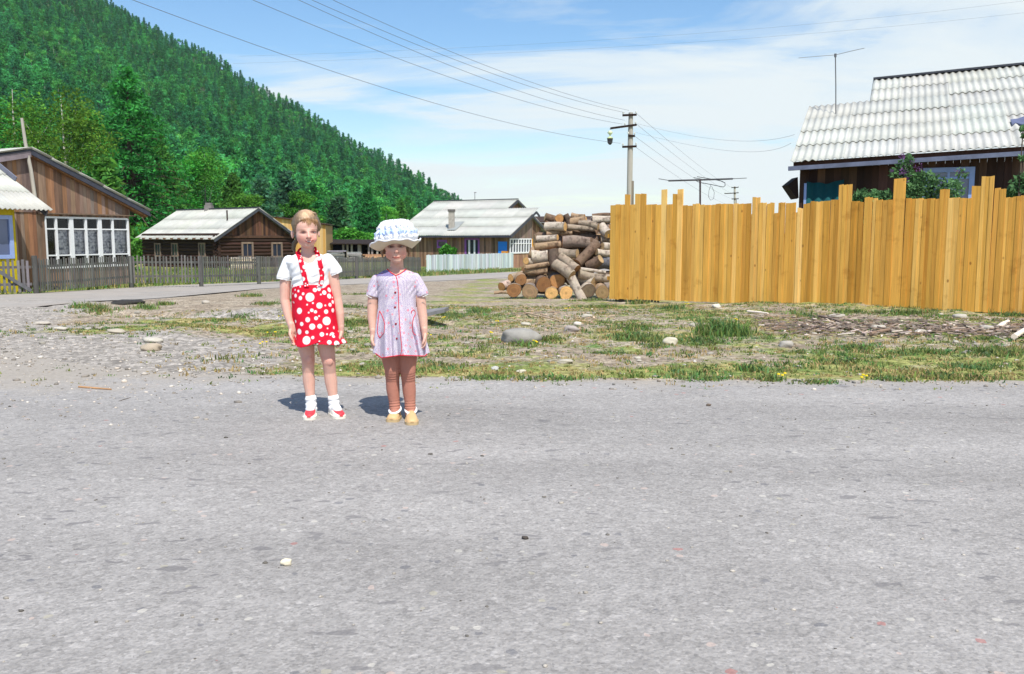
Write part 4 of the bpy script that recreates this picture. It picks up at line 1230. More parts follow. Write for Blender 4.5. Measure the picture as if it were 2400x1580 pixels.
h6 = thing('plank_building', 'unfinished pale yellow plank building right behind the bareheaded girl', 'building', (P(700, 590, 80).x, 80, -1.2))
Wb = Wall((P(640, 560, 80).x, 80), (1, 0), (0, -1))
um = P(764, 560, 80).x - P(640, 560, 80).x
z_l, z_r = P(640, 509, 80).z, P(764, 528, 80).z
mb = MB(); boards(mb, Wb, 0, um, -1.3, lambda u: z_l + (z_r - z_l) * u / um, .2, js=.12, pal=lambda r: r.choice([(1.2, .95, .6), (1.1, 1.0, .9), (1.15, 1.15, 1.1)]))
Wb.poly(mb, [(0, -1.3), (um, -1.3), (um, z_r - .02), (0, z_l - .02)], -3, -.01, (.7, .7, .7)); mb.build('wall', MAT_PLANKY, h6)
mb = MB(); mb.box8([Wb.at(-.2, z_l + .02, .25), Wb.at(um + .15, z_r + .02, .25), Wb.at(um + .15, z_r + .02, -3), Wb.at(-.2, z_l + .02, -3), Wb.at(-.2, z_l + .1, .25), Wb.at(um + .15, z_r + .1, .25), Wb.at(um + .15, z_r + .1, -3), Wb.at(-.2, z_l + .1, -3)], (.9, .7, .5)); mb.build('roof', MAT_DARKW, h6)

h7 = thing('open_shed', 'long dark open fronted timber shed between the two girls', 'shed', (P(830, 590, 82).x, 82, -1.2))
Wb = Wall((P(752, 580, 82).x, 82), (1, 0), (0, -1)); um = P(990, 580, 82).x - P(752, 580, 82).x
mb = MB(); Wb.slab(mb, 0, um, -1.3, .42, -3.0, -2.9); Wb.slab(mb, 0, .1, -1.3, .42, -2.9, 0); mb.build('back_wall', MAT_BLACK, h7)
mb = MB(); mb.box8([Wb.at(-.2, .42, .4), Wb.at(um + .2, .36, .4), Wb.at(um + .2, .75, -3.2), Wb.at(-.2, .8, -3.2), Wb.at(-.2, .50, .4), Wb.at(um + .2, .44, .4), Wb.at(um + .2, .83, -3.2), Wb.at(-.2, .88, -3.2)], (.4, .4, .38)); mb.build('roof', MAT_DARKW, h7)
for px in (764, 802, 812, 822, 838, 842, 862, 870, 882, 930):
    uu = P(px, 580, 82).x - Wb.o.x
    mb = MB(); Wb.slab(mb, uu, uu + .16, -1.3, .42, -.2 - RND.uniform(0, .4), -.0, jit((1.5, 1.4, 1.3), .2)); mb.build('post', MAT_GREYW, h7)
for (x0, x1, y0, Ys, lab) in ((768, 812, 588, 79, 'grey timber stack before the dark open shed, beside the bareheaded girl'), (815, 848, 592, 77.5, 'grey timber stack with a rounded end in the middle before the dark open shed'), (852, 905, 596, 79.5, 'orange brown timber heap before the dark open shed, under the hat brim'), (540, 600, 603, 56, 'pale firewood heap on the grass before the log house')):
    p0, p1 = P(x0, y0, Ys), P(x1, y0, Ys)
    g0 = gz((p0.x + p1.x) / 2, Ys)
    st = thing('timber_stack', lab, 'timber stack', ((p0.x + p1.x) / 2, Ys, g0))
    mb = MB(); zz = g0 + .06
    while zz < p0.z:
        k = 0
        xx = p0.x
        mb.beam((p0.x + RND.uniform(-.1, .2), Ys + RND.uniform(-.1, .1), zz), (p1.x + RND.uniform(-.3, .1), Ys + RND.uniform(-.1, .1), zz), .5, .10, jit((1.3, 1.3, 1.4) if 'grey' in lab else ((2.2, 1.3, .8) if 'orange' in lab else (2.6, 2.2, 1.8)), .3))
        zz += .115
    mb.build('boards', MAT_GREYW, st)

# ------------------------------------------------------------------ fences on the far side of the side road
def picket_fence(name, label, base, h, step, pw, mat, postpx=(), pal=(1, 1, 1), cat='fence', rails=(.28, .78), rnd=.04, gate=False, backrail=True, posth=1.12):
    """base: list of ground points (world)"""
    root = thing(name, label, cat, tuple(base[0]))
    pk = MB(); rl = [MB() for _ in rails]
    for A, B in zip(base[:-1], base[1:]):
        d = Vector((B.x - A.x, B.y - A.y, 0)); ln = d.length; W = Wall((A.x, A.y), d)
        u = 0.0
        while u < ln - pw * .5:
            t = u / ln; zb = A.z + (B.z - A.z) * t
            hh = h * (1 + RND.uniform(-rnd, rnd)); tl = RND.uniform(-.012, .012)
            pwj = pw * RND.uniform(.8, 1.15)
            c = jit(pal, .25)
            q = [W.at(u, zb + .04, .012), W.at(u + pwj, zb + .04, .012), W.at(u + pwj, zb + .04, -.008), W.at(u, zb + .04, -.008),
                 W.at(u + tl, zb + hh, .012), W.at(u + pwj + tl, zb + hh, .012), W.at(u + pwj + tl, zb + hh, -.008), W.at(u + tl, zb + hh, -.008)]
            pk.box8(q, c); u += step * RND.uniform(.9, 1.1)
        for m, f in zip(rl, rails):
            m.beam(W.at(0, A.z + h * f, -.03), W.at(ln, B.z + h * f, -.03), .04, .07, jit(tuple(x * .8 for x in pal), .2))
    pk.build('pickets', mat, root)
    for m in rl: m.build('rail', mat, root)
    for p in postpx:
        m = MB(); z = gz(p.x, p.y); m.tube([(p.x, p.y + .07, z - .3), (p.x, p.y + .07, z + h * posth)], .075, 8, jit(tuple(x * .8 for x in pal), .15)); m.build('post', mat, root)
    return root
def onG(px, py, z):
    d = ray(px, py); k = (z - CAMH) / d.z
    return CAMP + d * k
gA, gB, gC, gD, gE, gF = [onG(*q) for q in ((-120, 694, -.45), (82, 688, -.46), (306, 667, -.47), (470, 665, -.50), (606, 661, -.58), (986, 642, -.98))]
gt = picket_fence('wooden_gate', 'grey picket gate with a diagonal brace where the grey fence leaves the view', [gA, gB + (gA - gB) * .03], .92, .115, .062, MAT_GREYW, pal=(.72, .72, .76), cat='gate')
dv = (gB - gA); mb = MB(); off = Vector((.02, -.05, 0))
mb.beam(gA + dv * .52 + Vector((0, 0, .72)) + off, gB + (gA - gB) * .04 + Vector((0, 0, .08)) + off, .03, .09, (.55, .58, .65)); mb.build('brace', MAT_GREYW, gt)
picket_fence('picket_fence', 'weathered grey picket fence before the veranda house and along the grassy yard', [gB, gC, gD, gE, gF], .93, .112, .05, MAT_GREYW,
             [gB, gC, gD, gE, gE.lerp(gF, .25), gE.lerp(gF, .5), gE.lerp(gF, .75)], (.56, .59, .56))
wA, wB = onG(1000, 641, -.98), onG(1203, 629, -1.03)
picket_fence('picket_fence', 'pale whitish grey close boarded fence before the white roofed house', [wA, wA.lerp(wB, .3), wA.lerp(wB, .7), wB], 1.04, .125, .118, MAT_PALEF, [wA.lerp(wB, t) for t in (.18, .5, .8)], cat='fence', rnd=.015, posth=1.0)
# lumber rail through the yard
p0, p1 = onG(826, 650, -.98), onG(908, 640, -1.0)
# ------------------------------------------------------------------ corrugated roof house on the right
E0 = P(1853, 380, 19.5)
Ud = Vector((.917, -.40, .036)).normalized()
Vh = Vector((.40, .917, 0)).normalized()
Vd = (Vh * math.cos(math.radians(24)) + Vector((0, 0, 1)) * math.sin(math.radians(24))).normalized()
Nn = Ud.cross(Vd).normalized()
GZ5 = -.25
h8 = thing('corrugated_house', 'dark plank house with a wavy white sheet roof behind the orange board fence', 'house', (E0.x, E0.y, GZ5))
def ruv(px, py):
    p = hit(px, py, E0, Nn) - E0
    # solve in the (Ud,Vd) basis
    a11, a12, a22 = Ud.dot(Ud), Ud.dot(Vd), Vd.dot(Vd)
    b1, b2 = p.dot(Ud), p.dot(Vd)
    det = a11 * a22 - a12 * a12
    return (b1 * a22 - b2 * a12) / det, (b2 * a11 - b1 * a12) / det
v_low = ruv(1873, 264)[1]; u_st, v_top = ruv(2047, 188)
v_top = max(v_top, v_low + 1.2)
print('right roof', v_low, u_st, v_top)
sk = math.tan(.0)
ULEN = 8.0
roof_obj(corrugated(E0, Ud, Vd, ULEN, v_top, .152, .021, 1.02, clip=lambda u, v: v < v_low or u > u_st, r=random.Random(3), over=.016), 'roof', MAT_ROOF, h8, .010)
mb = MB(); up = Vector((0, 0, 1))
mb.beam(E0 + Ud * u_st + Vd * v_top + Nn * .035, E0 + Ud * ULEN + Vd * v_top + Nn * .035, .16, .05, (.8, .8, .8)); mb.build('ridge_cap', MAT_ROOFD, h8)
# back slope
Vb = (Vh * math.cos(math.radians(24)) - Vector((0, 0, 1)) * math.sin(math.radians(24))).normalized()
mb = MB(); t0 = E0 + Ud * u_st + Vd * v_top; t1 = E0 + Ud * ULEN + Vd * v_top
mb.box8([t0 - up * .05, t1 - up * .05, t1 + Vb * 4 - up * .05, t0 + Vb * 4 - up * .05, t0, t1, t1 + Vb * 4, t0 + Vb * 4]); mb.build('back_roof', MAT_ROOFD, h8)
# eave beam and fascia
mb = MB(); mb.beam(E0 + Ud * -.05 - Vector((0, 0, .135)) + Vh * .06, E0 + Ud * ULEN - Vector((0, 0, .135)) + Vh * .06, .10, .09, (2.4, 2.5, 2.9)); mb.build('gutter', MAT_ROOFD, h8)
mb = MB(); mb.beam(E0 + Ud * .05 - Vector((0, 0, .05)) + Vh * .12, E0 + Ud * ULEN - Vector((0, 0, .05)) + Vh * .12, .04, .11, (1.2, .9, .8)); mb.build('fascia', MAT_DARKW, h8)
Wr = Wall((E0 + Vh * .42).xy, (Ud.x, Ud.y), (-Vh.x, -Vh.y))
u_c, _ = Wr.uz(1878, 430)
zc = lambda u: E0.z + Ud.z * u - .06
hw = []
ua, za = Wr.uz(2172, 470); ub, zb = Wr.uz(2272, 403); wn = (ua, ub, za - .5, zb)
mb = MB(); boards(mb, Wr, u_c, ULEN, GZ5 - .1, zc, .16, js=.35, holes=[wn], pal=lambda r: r.choice([(1.2, 1.1, 1.0), (.9, .8, .75), (1.7, 1.6, 1.5), (.6, .5, .5)]))
Wr.slab(mb, u_c + .05, ULEN, GZ5 - .1, E0.z - .1, -.2, -.01, (.3, .3, .3))
# gable wall at the left end, shaped under the slope
Wsd = Wall(Wr.at(u_c, 0).xy, (Vh.x, Vh.y), (-Ud.x, -Ud.y))
boards(mb, Wsd, 0, v_low * .9, GZ5 - .1, lambda u: E0.z + .10 + (u) * math.tan(math.radians(24)), .16, js=.3)
mb.build('wall', MAT_DARKW, h8)
mb = MB(); Wr.slab(mb, u_c - .03, u_c + .11, GZ5 - .1, E0.z - .1, .0, .07, (.9, .8, .75)); mb.build('corner_post', MAT_DARKW, h8)
window(Wr, h8, *wn, MAT_LBLUE, .10, .02, .05, MAT_GLASSB, [(wn[0] + wn[1]) / 2], [wn[3] - .12])
ua, za = Wr.uz(1884, 480); ub, zb = Wr.uz(1893, 430)
mb = MB(); Wr.slab(mb, ua, ub, GZ5, zb, .03, .10); mb.build('white_post', MAT_LBLUE, h8)
# teal cloth hung on the wall
mb = MB(); n = 30; ua, z1 = Wr.uz(1892, 426); ub, z2 = Wr.uz(1979, 421)
for k in range(n):
    t0, t1 = k / n, (k + 1) / n
    q = []
    for t in (t0, t1):
        u_ = ua + (ub - ua) * t; zt = z1 + (z2 - z1) * t - .06 * math.sin(PI * t) * (1 + .3 * math.sin(t * 14)); q.append((u_, zt, .10 + .018 * math.sin(t * 24)))
    mb.face([Wr.at(q[0][0], GZ5 + .5, q[0][2]), Wr.at(q[1][0], GZ5 + .5, q[1][2]), Wr.at(q[1][0], q[1][1], q[1][2]), Wr.at(q[0][0], q[0][1], q[0][2])], (1, 1, 1), 0, True)
tag(mb.build('cloth', MAT_TEAL, None, Wr.at((ua + ub) / 2, 1, .1), solid=.006), 'dark teal cloth hung along the dark plank wall behind the orange fence', 'cloth')
# tilted dark hatch at the corner
q = [P(1846, 434, 19.9), P(1870, 415, 19.8), P(1872, 464, 19.8), P(1868, 466, 19.85)]
mb = MB(); ex = Vector((.02, .5, 0)); mb.mesh(q + [v + ex for v in q], [(3, 2, 1, 0), (4, 5, 6, 7)] + [(i, (i + 1) % 4, (i + 1) % 4 + 4, i + 4) for i in range(4)], (.35, .3, .3)); mb.build('shutter', MAT_DARKW, h8)
# broken spot in the roof
q = [E0 + Ud * u_ + Vd * v_ + Nn * .05 for u_, v_ in [ruv(*p) for p in ((2368, 285), (2385, 283), (2402, 277), (2425, 282), (2420, 296), (2395, 297), (2380, 293), (2372, 297))]]
mb = MB(); mb.mesh(q + [v - Nn * .03 for v in q], [tuple(range(8)), tuple(reversed(range(8, 16)))] + [(i, i + 8, (i + 1) % 8 + 8, (i + 1) % 8) for i in range(8)], (2.0, 2.1, 2.8)); mb.build('roof_patch', MAT_ROOFD, h8)

# aerials ---------------------------------------------------------
Ya = 22.0
ae = thing('aerial', 'thin T shaped aerial on a mast rising behind the wavy white roof', 'aerial', tuple(P(1958, 262, Ya)))
m = MB(); t = P(1958, 129, Ya); m.tube([P(1959, 300, Ya), P(1959, 200, Ya), t], .014, 6); m.tube([t - Vector((0, 0, .05)), t + Vector((0, 0, .03))], .03, 8); m.build('mast', MAT_METAL, ae)
m = MB(); m.tube([t, P(1916, 132, Ya), P(1872, 136, Ya)], .006, 5); m.build('arm', MAT_METAL, ae)
m = MB(); m.tube([t, P(1990, 121, Ya - .3), P(2026, 113, Ya - .6)], .006, 5); m.build('arm', MAT_METAL, ae)
Yb = 21.0
ya = thing('yagi_aerial', 'dark fish bone television aerial standing low over the orange fence', 'aerial', tuple(P(1641, 500, Yb)))
def q8(x, y, d=0): return P(1400 + x / 4.76, 220 + y / 4.76, Yb + d)
m = MB(); m.tube([q8(1147, 1700), q8(1147, 955)], .022, 8, (.6, .4, .4)); m.build('mast', MAT_METAL, ya)
m = MB(); m.tube([q8(795, 970, -.2), q8(1147, 960), q8(1510, 948, .2)], .020, 8, (.5, .5, .5)); m.build('boom', MAT_METAL, ya)
m = MB()
for (x, y, x0, y0, x1, y1, d) in ((800, 968, 685, 948, 830, 972, .5), (950, 965, 870, 968, 1050, 958, .5), (1060, 960, 1075, 935, 1180, 955, .5), (1180, 955, 1115, 925, 1280, 952, .5), (1440, 950, 1330, 955, 1530, 946, .5), (1500, 949, 1500, 949, 1665, 940, .5)):
    m.tube([q8(x0, y0, -d), q8(x1, y1, d)], .008, 5, (.5, .5, .5))
m.tube([q8(1300, 955), q8(1380, 972, -.2), q8(1425, 993, -.3), q8(1425, 1025, -.3), q8(1405, 1040, -.3), q8(1270, 1012, -.1), q8(1160, 992, .1), q8(1115, 978, .2), q8(1100, 965, .3)], .009, 6, (.5, .5, .5))
m.build('rods', MAT_METAL, ya)
m = MB(); m.tube([q8(1268, 1012, -.1), q8(1245, 1080, -.1), q8(1240, 1150, -.1), q8(1265, 1188, -.1), q8(1298, 1170, -.1), q8(1305, 1100, -.1), q8(1275, 1030, -.1)], .005, 5); m.build('cable', MAT_METAL, ya)

# utility poles ---------------------------------------------------
def pole(px_top, ytop, px_bot, ybot, D, name, label, arms, lamp=False, s=1.0):
    top = P(px_top, ytop, D); low = P(px_bot, ybot, D)
    zb = gz(low.x, D) - .1
    k = (zb - low.z) / (top.z - low.z)
    bot = low + (top - low) * k
    root = thing(name, label, 'utility pole', tuple(bot))
    m = MB(); m.tube([bot, low, low.lerp(top, .6), top], [.16, .13, .125, .10], 10); m.build('shaft', MAT_POLE, root)
    m = MB(); m.tube([bot + Vector((.16, -.02, 0)), low.lerp(top, .25) + Vector((.10, -.02, 0))], .09, 8, (.55, .5, .45)); m.build('stub_post', MAT_POLE, root)
    for (y, x0, x1, ys) in arms:
        m = MB(); a_, b_ = P(x0, ys[0], D - .12), P(x1, ys[1], D - .12); m.beam(a_, b_, .09, .09, (.35, .3, .28)); ar = m.build('crossarm', MAT_DARKW, root)
        for t in ((0.04, .96) if x0 > px_top - 25 else (.55, .96)):
            p = a_.lerp(b_, t); mi = MB(); mi.tube([p + Vector((0, 0, .03)), p + Vector((0, 0, .10))], .012, 6); mi.tube([p + Vector((0, 0, .08)), p + Vector((0, 0, .13)), p + Vector((0, 0, .17))], [.035, .042, .02], 8); mi.build('insulator', MAT_CERAM, ar)
    return root
Dp = 41.0
up1 = pole(1478.5, 264, 1475, 477, Dp, 'utility_pole', 'grey wooden utility pole with three crossarms and a hanging street lamp',
           [(270, 1459, 1492, (270.5, 269)), (294, 1431, 1492, (301, 292.5)), (343, 1458.5, 1492, (344.5, 343)), (318, 1472, 1488, (318, 319))])
lm = P(1430, 304, Dp - .12)
m = MB(); m.tube([lm + Vector((0, 0, .08)), lm + Vector((0, 0, -.1))], .012, 6, (.5, .5, .5)); m.tube([lm + Vector((0, 0, -.05)), lm + Vector((0, 0, -.14)), lm + Vector((0, 0, -.22)), lm + Vector((0, 0, -.27))], [.06, .13, .05, .03], 12, (1.2, 1.3, .9)); 
m.tube([lm + Vector((0, 0, -.30)), lm + Vector((0, 0, -.38)), lm + Vector((0, 0, -.40))], [.03, .15, .14], 12, (1.0, 1.1, .6))
lo_ = m.build('street_lamp', MAT_CERAM, up1)
m = MB(); m.tube([lm + Vector((0, 0, -.40)), lm + Vector((0, 0, -.43)), lm + Vector((0, 0, -.60)), lm + Vector((0, 0, -.68))], [.14, .13, .11, .04], 12, (.5, .5, .55)); m.build('lamp_glass', MAT_METAL, lo_)
pole(1722, 437, 1722.5, 478, 100.0, 'utility_pole', 'small far utility pole rising behind the orange fence, right of the fish bone aerial',
     [(439, 1714.5, 1731, (440, 439)), (452, 1698, 1731, (454, 452)), (466, 1715, 1731, (466.5, 466))])

MAT_WIRE = surf('wire', (.13, .14, .18), .6, .1, 5, bump=0, attr=False)
def wire(pts, r, label, n=28):
    """quadratic through three world points, extended to both ends"""
    p0, p1, p2, t1, te = pts
    q = []
    for i in range(n + 1):
        t = te[0] + (te[1] - te[0]) * i / n
        l0 = (t - t1) * (t - 1) / ((0 - t1) * (0 - 1)); l1 = (t - 0) * (t - 1) / (t1 * (t1 - 1)); l2 = t * (t - t1) / (1 * (1 - t1))
        q.append(p0 * l0 + p1 * l1 + p2 * l2)
    m = MB(); m.tube(q, r, 5)
    return tag(m.build('power_line', MAT_WIRE, None, q[0]), label, 'wire', 'power lines at the utility pole')
PB = Vector((-14, 8, 0)); PA = Vector((5.3, 41, 0))
dirw = PB - PA
def on_line(px, py, o=Vector((0, 0, 0))):
    nrm = Vector((dirw.y, -dirw.x, 0)).normalized()
    p = hit(px, py, PA + o, nrm); return p, (p - PA - o).xy.dot(dirw.xy) / dirw.xy.length_squared
WL = [((1454, 336), (792.6, 171.7), (311, 0), 'outermost and lowest power line running from the pole over the hill side'),
      ((1459, 291), (895, 123), (592.7, 0), 'second power line up from the lowest, running overhead from the pole'),
      ((1464, 282), (997.6, 130.7), (700, 0), 'left line of the close pair of power lines running overhead'),
      ((1464, 264), (1010, 118), (731, 0), 'right line of the close pair of power lines running overhead'),
      ((1474, 259), (1049, 118), (780, 0), 'topmost power line running overhead from the pole')]
for a_, b_, c_, lab in WL:
    o = Vector((0, 0, 0))
    (p0, t0), (p1, t1), (p2, t2) = on_line(*a_), on_line(*b_), on_line(*c_)
    wire((p0, p1, p2, (t1 - t0) / (t2 - t0), (0, 1.35)), .0065, lab)
for (a_, b_, c_, d0, d1, d2, lab) in (((546, 149), (1500, 107), (2400, 30), 34, 30, 26, 'lower of two faint lines crossing the sky from side to side'), ((560, 132), (1500, 88), (2400, 2), 34, 30, 26, 'upper of two faint lines crossing the sky from side to side')):
    wire((P(*a_, d0), P(*b_, d1), P(*c_, d2), .5, (0, 1.15)), .0022, lab)
for (a_, b_, c_, lab) in (((1494, 290), (1679, 326.7), (1862, 315.6), 'upper slack line from the pole to the wavy roofed house'), ((1488, 310), (1694, 352), (1854, 335.5), 'lower slack line from the pole to the wavy roofed house')):
    wire((P(*a_, 41), P(*b_, 31), P(*c_, 21.5), .5, (0, 1)), .0036, lab)
for (a_, c_, lab) in (((1492, 266), (1715, 440), 'topmost line sloping from the lamp pole to the far pole'), ((1492, 291), (1712, 452), 'second line sloping from the lamp pole to the far pole'), ((1486, 318), (1714, 466), 'third line sloping from the lamp pole to the far pole'), ((1486, 342), (1700, 478), 'lowest line sloping from the lamp pole towards the fence top')):
    p0, p2 = P(*a_, 41), P(*c_, 98)
    wire((p0, (p0 + p2) / 2 - Vector((0, 0, .25)), p2, .5, (0, 1)), .007, lab)

# bushes behind the fence ------------------------------------------
MAT_LILAC = leafmat('lilac_flowers', (.17, .08, .20), hue=.01, val=.05)
MAT_GARDEN = leafmat('garden_leaves', (.12, .25, .10), hue=.01, val=.05)
def bush(name, label, blobs, ls, seed, mat, extra=None):
    """blobs: (px,py,D,r_px,n)"""
    rs = np.random.RandomState(seed); Cs = []; T = []
    for (px, py, D, r, n) in blobs:
        c = P(px, py, D); r = r / FOC * D
        d = rs.normal(size=(n, 3)); d /= np.linalg.norm(d, axis=1)[:, None]
        Cs.append(np.array(c) + d * r * (rs.uniform(.1, 1, n) ** .5)[:, None] * np.array([1, .8, 1])); T.append(rs.uniform(.6, 1.35) * rs.uniform(.7, 1.3, n))
    C = np.concatenate(Cs); T = np.concatenate(T)
    V, F = leaf_cards(C, ls, rs, 0, 1.1)
    b0 = P(blobs[0][0], blobs[0][1], blobs[0][2]); z0 = gz(b0.x, b0.y)
    root = thing(name, label, 'bush', (b0.x, b0.y, z0))
    cols = np.stack([T, T, T], 1)
    np_obj('foliage', V, F, mat, cols, root, (b0.x, b0.y, z0))
    mb = MB()
    for k in range(7):
        bl = blobs[k % len(blobs)]; c = P(bl[0], bl[1], bl[2])
        mb.tube([(b0.x + rs.normal() * .15, b0.y + rs.normal() * .1, z0 - .1), (b0.x * .5 + c.x * .5, c.y, (z0 + c.z) / 2), tuple(c)], [.03, .02, .008], 5)
    mb.build('stems', MAT_BARK, root)
    if extra:
        Ce = []
        for (px, py, D, r, n) in extra:
            c = P(px, py, D); r = r / FOC * D
            Ce.append(np.array(c) + rs.normal(size=(n, 3)) * r * .45)
        V, F = leaf_cards(np.concatenate(Ce), ls * .7, rs, 0, .9)
        t = rs.uniform(.6, 1.4, len(F))
        np_obj('flowers', V, F, MAT_LILAC, np.stack([t, t, t], 1), root, (b0.x, b0.y, z0))
    return root
bush('lilac_bush', 'leafy lilac bush with purple flowers between the orange fence and the blue framed window',
     [(2135, 430, 17.2, 30, 330), (2120, 395, 17.3, 22, 190), (2128, 375, 17.4, 14, 90), (2165, 420, 17.1, 26, 240), (2195, 440, 17.0, 30, 300), (2235, 445, 16.9, 26, 200), (2150, 455, 17.0, 30, 300), (2095, 405, 17.3, 12, 60), (2255, 405, 16.9, 14, 45), (2160, 490, 17.0, 45, 300), (2230, 490, 17, 40, 200)], .085, 3, MAT_GARDEN,
     [(2118, 368, 17.2, 12, 26), (2140, 385, 17.2, 13, 30), (2118, 405, 17.1, 12, 34), (2125, 418, 17.1, 9, 26), (2155, 398, 17.1, 10, 14), (2245, 402, 16.8, 9, 14), (2090, 400, 17.2, 6, 8)])
bush('bush', 'low grey green bush showing over the orange fence left of the lilac', [(2020, 462, 17.6, 22, 150), (2050, 458, 17.5, 16, 110), (2075, 462, 17.4, 18, 130), (2000, 470, 17.7, 14, 90), (2040, 490, 17.5, 40, 200)], .09, 4, MAT_GARDEN)
bush('bush', 'leafy bush at the edge of the view above the end of the orange fence', [(2385, 440, 15.6, 24, 230), (2365, 455, 15.7, 16, 120), (2400, 420, 15.5, 20, 150), (2350, 458, 15.8, 10, 60), (2395, 370, 15.5, 9, 40), (2420, 450, 15.5, 30, 250), (2440, 400, 15.5, 30, 200)], .085, 5, MAT_GARDEN)
bush('bush', 'leafy branch hanging before the roof patch at the edge of the view', [(2398, 300, 15.5, 9, 50), (2404, 318, 15.5, 10, 60), (2425, 330, 15.5, 22, 160), (2440, 370, 15.5, 30, 200)], .08, 6, MAT_GARDEN)
# fruit bushes before the middle house
bush('bush', 'small bright green bush under the purple framed window of the white roofed house', [(1048, 588, 60, 14, 220), (1060, 590, 60, 10, 120), (1038, 590, 60, 9, 120)], .3, 8, MAT_SHRUB)
# ------------------------------------------------------------------ firewood pile
MAT_LOGBARK = surf('log_bark', (.42, .38, .33), .92, .40, 6, (1, 1, 1), bump=.7, bscale=24, dirt=((.12, .10, .085), 6.5, .48, .66))
MAT_CUT = surf('cut_wood_end', (.42, .30, .17), .85, .25, 9, bump=.3, bscale=50)
LS = 6.53
def wpx(x, y): return 1160 + x / LS, 480 + y / LS
LD0 = G(1290, 701).y
print('log depth', LD0, FA, G(1204, 699))
def log_depth(py): return LD0 + .05 + max(0, (700 - py)) / 200.0 * 1.1
PALE_, WHITE_, BROWN_, GREY_, DARK_, TAN_ = (.80, .71, .61), (1.20, 1.13, 1.05), (.44, .32, .25), (.58, .54, .55), (.32, .25, .22), (.86, .66, .47)
CUTB, CUTO, CUTY, CUTG, CUTT = (.62, .42, .30), (1.15, .82, .55), (1.5, 1.25, .85), (.50, .52, .60), (1.0, .95, .85)
LOGS = 0
def log_obj(A, B, r, bark, cut, label, seed, group=None, split=False):
    rs = random.Random(seed)
    A = Vector(A); B = Vector(B)
    n = 16; k = 7
    d = (B - A); ln = d.length; d.normalize()
    ref = Vector((0, 0, 1)) if abs(d.z) < .9 else Vector((1, 0, 0))
    u = (ref - d * ref.dot(d)).normalized(); w_ = d.cross(u)
    ph = [rs.uniform(0, 6.28) for _ in range(4)]
    bend = rs.uniform(-.03, .03)
    org = A.lerp(B, .5)
    def ring(t):
        out = []
        c = A.lerp(B, t) + u * bend * math.sin(PI * t)
        tp = 1 - .08 * (t - .5) + .05 * math.sin(5 * t + ph[0])
        for j in range(n):
            a = 2 * PI * j / n
            rr = r * tp * (1 + .05 * math.sin(2 * a + ph[1]) + .03 * math.sin(3 * a + ph[2] + 2 * t) + .025 * math.sin(7 * a + ph[3] + 3 * t))
            if split and math.sin(a) < -.1: rr *= .55 + .1 * math.sin(a * 5)
            out.append(c + u * math.cos(a) * rr + w_ * math.sin(a) * rr)
        return out
    mb = MB(); vs = []
    for i in range(k): vs += ring(i / (k - 1))
    for i in range(k - 1):
        for j in range(n):
            j2 = (j + 1) % n
            c = jit(bark, .10, rs) if not (split and math.sin(2 * PI * j / n) < -.1) else jit((1.5, 1.25, .85), .1, rs)
            mb.f.append((i * n + j, i * n + j2, (i + 1) * n + j2, (i + 1) * n + j)); mb.c.append(c); mb.m.append(0); mb.sm.append(True)
    mb.v = [tuple(v) for v in vs]
    o = mb.build('firewood_log', MAT_LOGBARK, None, org)
    tag(o, label, 'log', group)
    for t, sgn in ((0, -1), (1, 1)):
        rg = ring(t); c = sum(rg, Vector()) / n
        e = MB(); prev = rg; fr = [1.0, .93, .72, .55, .38, .2]
        for q in range(1, len(fr)):
            cur = [c + (p - c) * fr[q] + d * sgn * .004 * (1 if q > 0 else 0) for p in rg]
            cc = jit(cut, .10, rs) if q > 1 else jit(tuple(x * .55 for x in cut), .05, rs)
            for j in range(n):
                j2 = (j + 1) % n
                f = [prev[j], prev[j2], cur[j2], cur[j]]
                e.face(f if sgn < 0 else list(reversed(f)), cc)
            prev = cur
        e.face(list(reversed(prev)) if sgn > 0 else prev, jit(tuple(x * .85 for x in cut), .1, rs))
        e.build('cut_end', MAT_CUT, o)
    return o
def log_end(x, y, rz, bark, cut, label, dx=.05, dz=.05, ln=.62, dd=0):
    global LOGS; LOGS += 1
    px, py = wpx(x, y); D = log_depth(py) + dd
    A = P(px, py, D); r = rz / LS / FOC * D; A.z = max(A.z, gz(A.x, A.y) + r * .9)
    B = A + Vector((dx, 1, dz)).normalized() * ln
    log_obj(A, B, r, bark, cut, label, LOGS)
def log_lie(x0, y0, x1, y1, rz, bark, cut, label, d0=0, d1=0, split=False, group=None):
    global LOGS; LOGS += 1
    p0, p1 = wpx(x0, y0), wpx(x1, y1)
    D0_, D1_ = log_depth((p0[1] + p1[1]) / 2) + d0, log_depth((p0[1] + p1[1]) / 2) + d1
    log_obj(P(*p0, D0_), P(*p1, D1_), rz / LS / FOC * (D0_ + D1_) / 2, bark, cut, label, LOGS, group, split)
log_end(290, 1310, 104, PALE_, CUTB, 'log with dark brown cut end, lowest at the open end of the firewood pile')
log_end(400, 1150, 86, TAN_, CUTB, 'log with brown cut end resting on top of the lowest end log of the pile', -.1, .06)
log_end(532, 1335, 112, GREY_, (.75, .68, .66), 'rough greyish log end at the pile foot, beside the brown end log', .1, .1)
log_end(745, 1222, 112, BROWN_, CUTB, 'thick log with big dark brown cut end in the second layer of the pile', -.12, .22, .75)
log_end(955, 1168, 114, GREY_, CUTO, 'thick log with big orange brown cut end beside the dark brown one', -.02, .12, .6, .12)
log_end(865, 1382, 98, TAN_, CUTY, 'log with pale yellow cut end on the ground below the brown ends', 0, .1)
log_end(1088, 1385, 98, WHITE_, CUTY, 'white barked log with yellow cut end and dark heart at the pile foot', -.1, .08)
log_end(1425, 1318, 106, WHITE_, CUTG, 'white barked log with dark grey cut end near the fence', -.06, .30, .7)
log_end(1645, 1395, 106, TAN_, CUTT, 'log with pale grey tan cut end touching the orange fence', -.08, .30, .75)
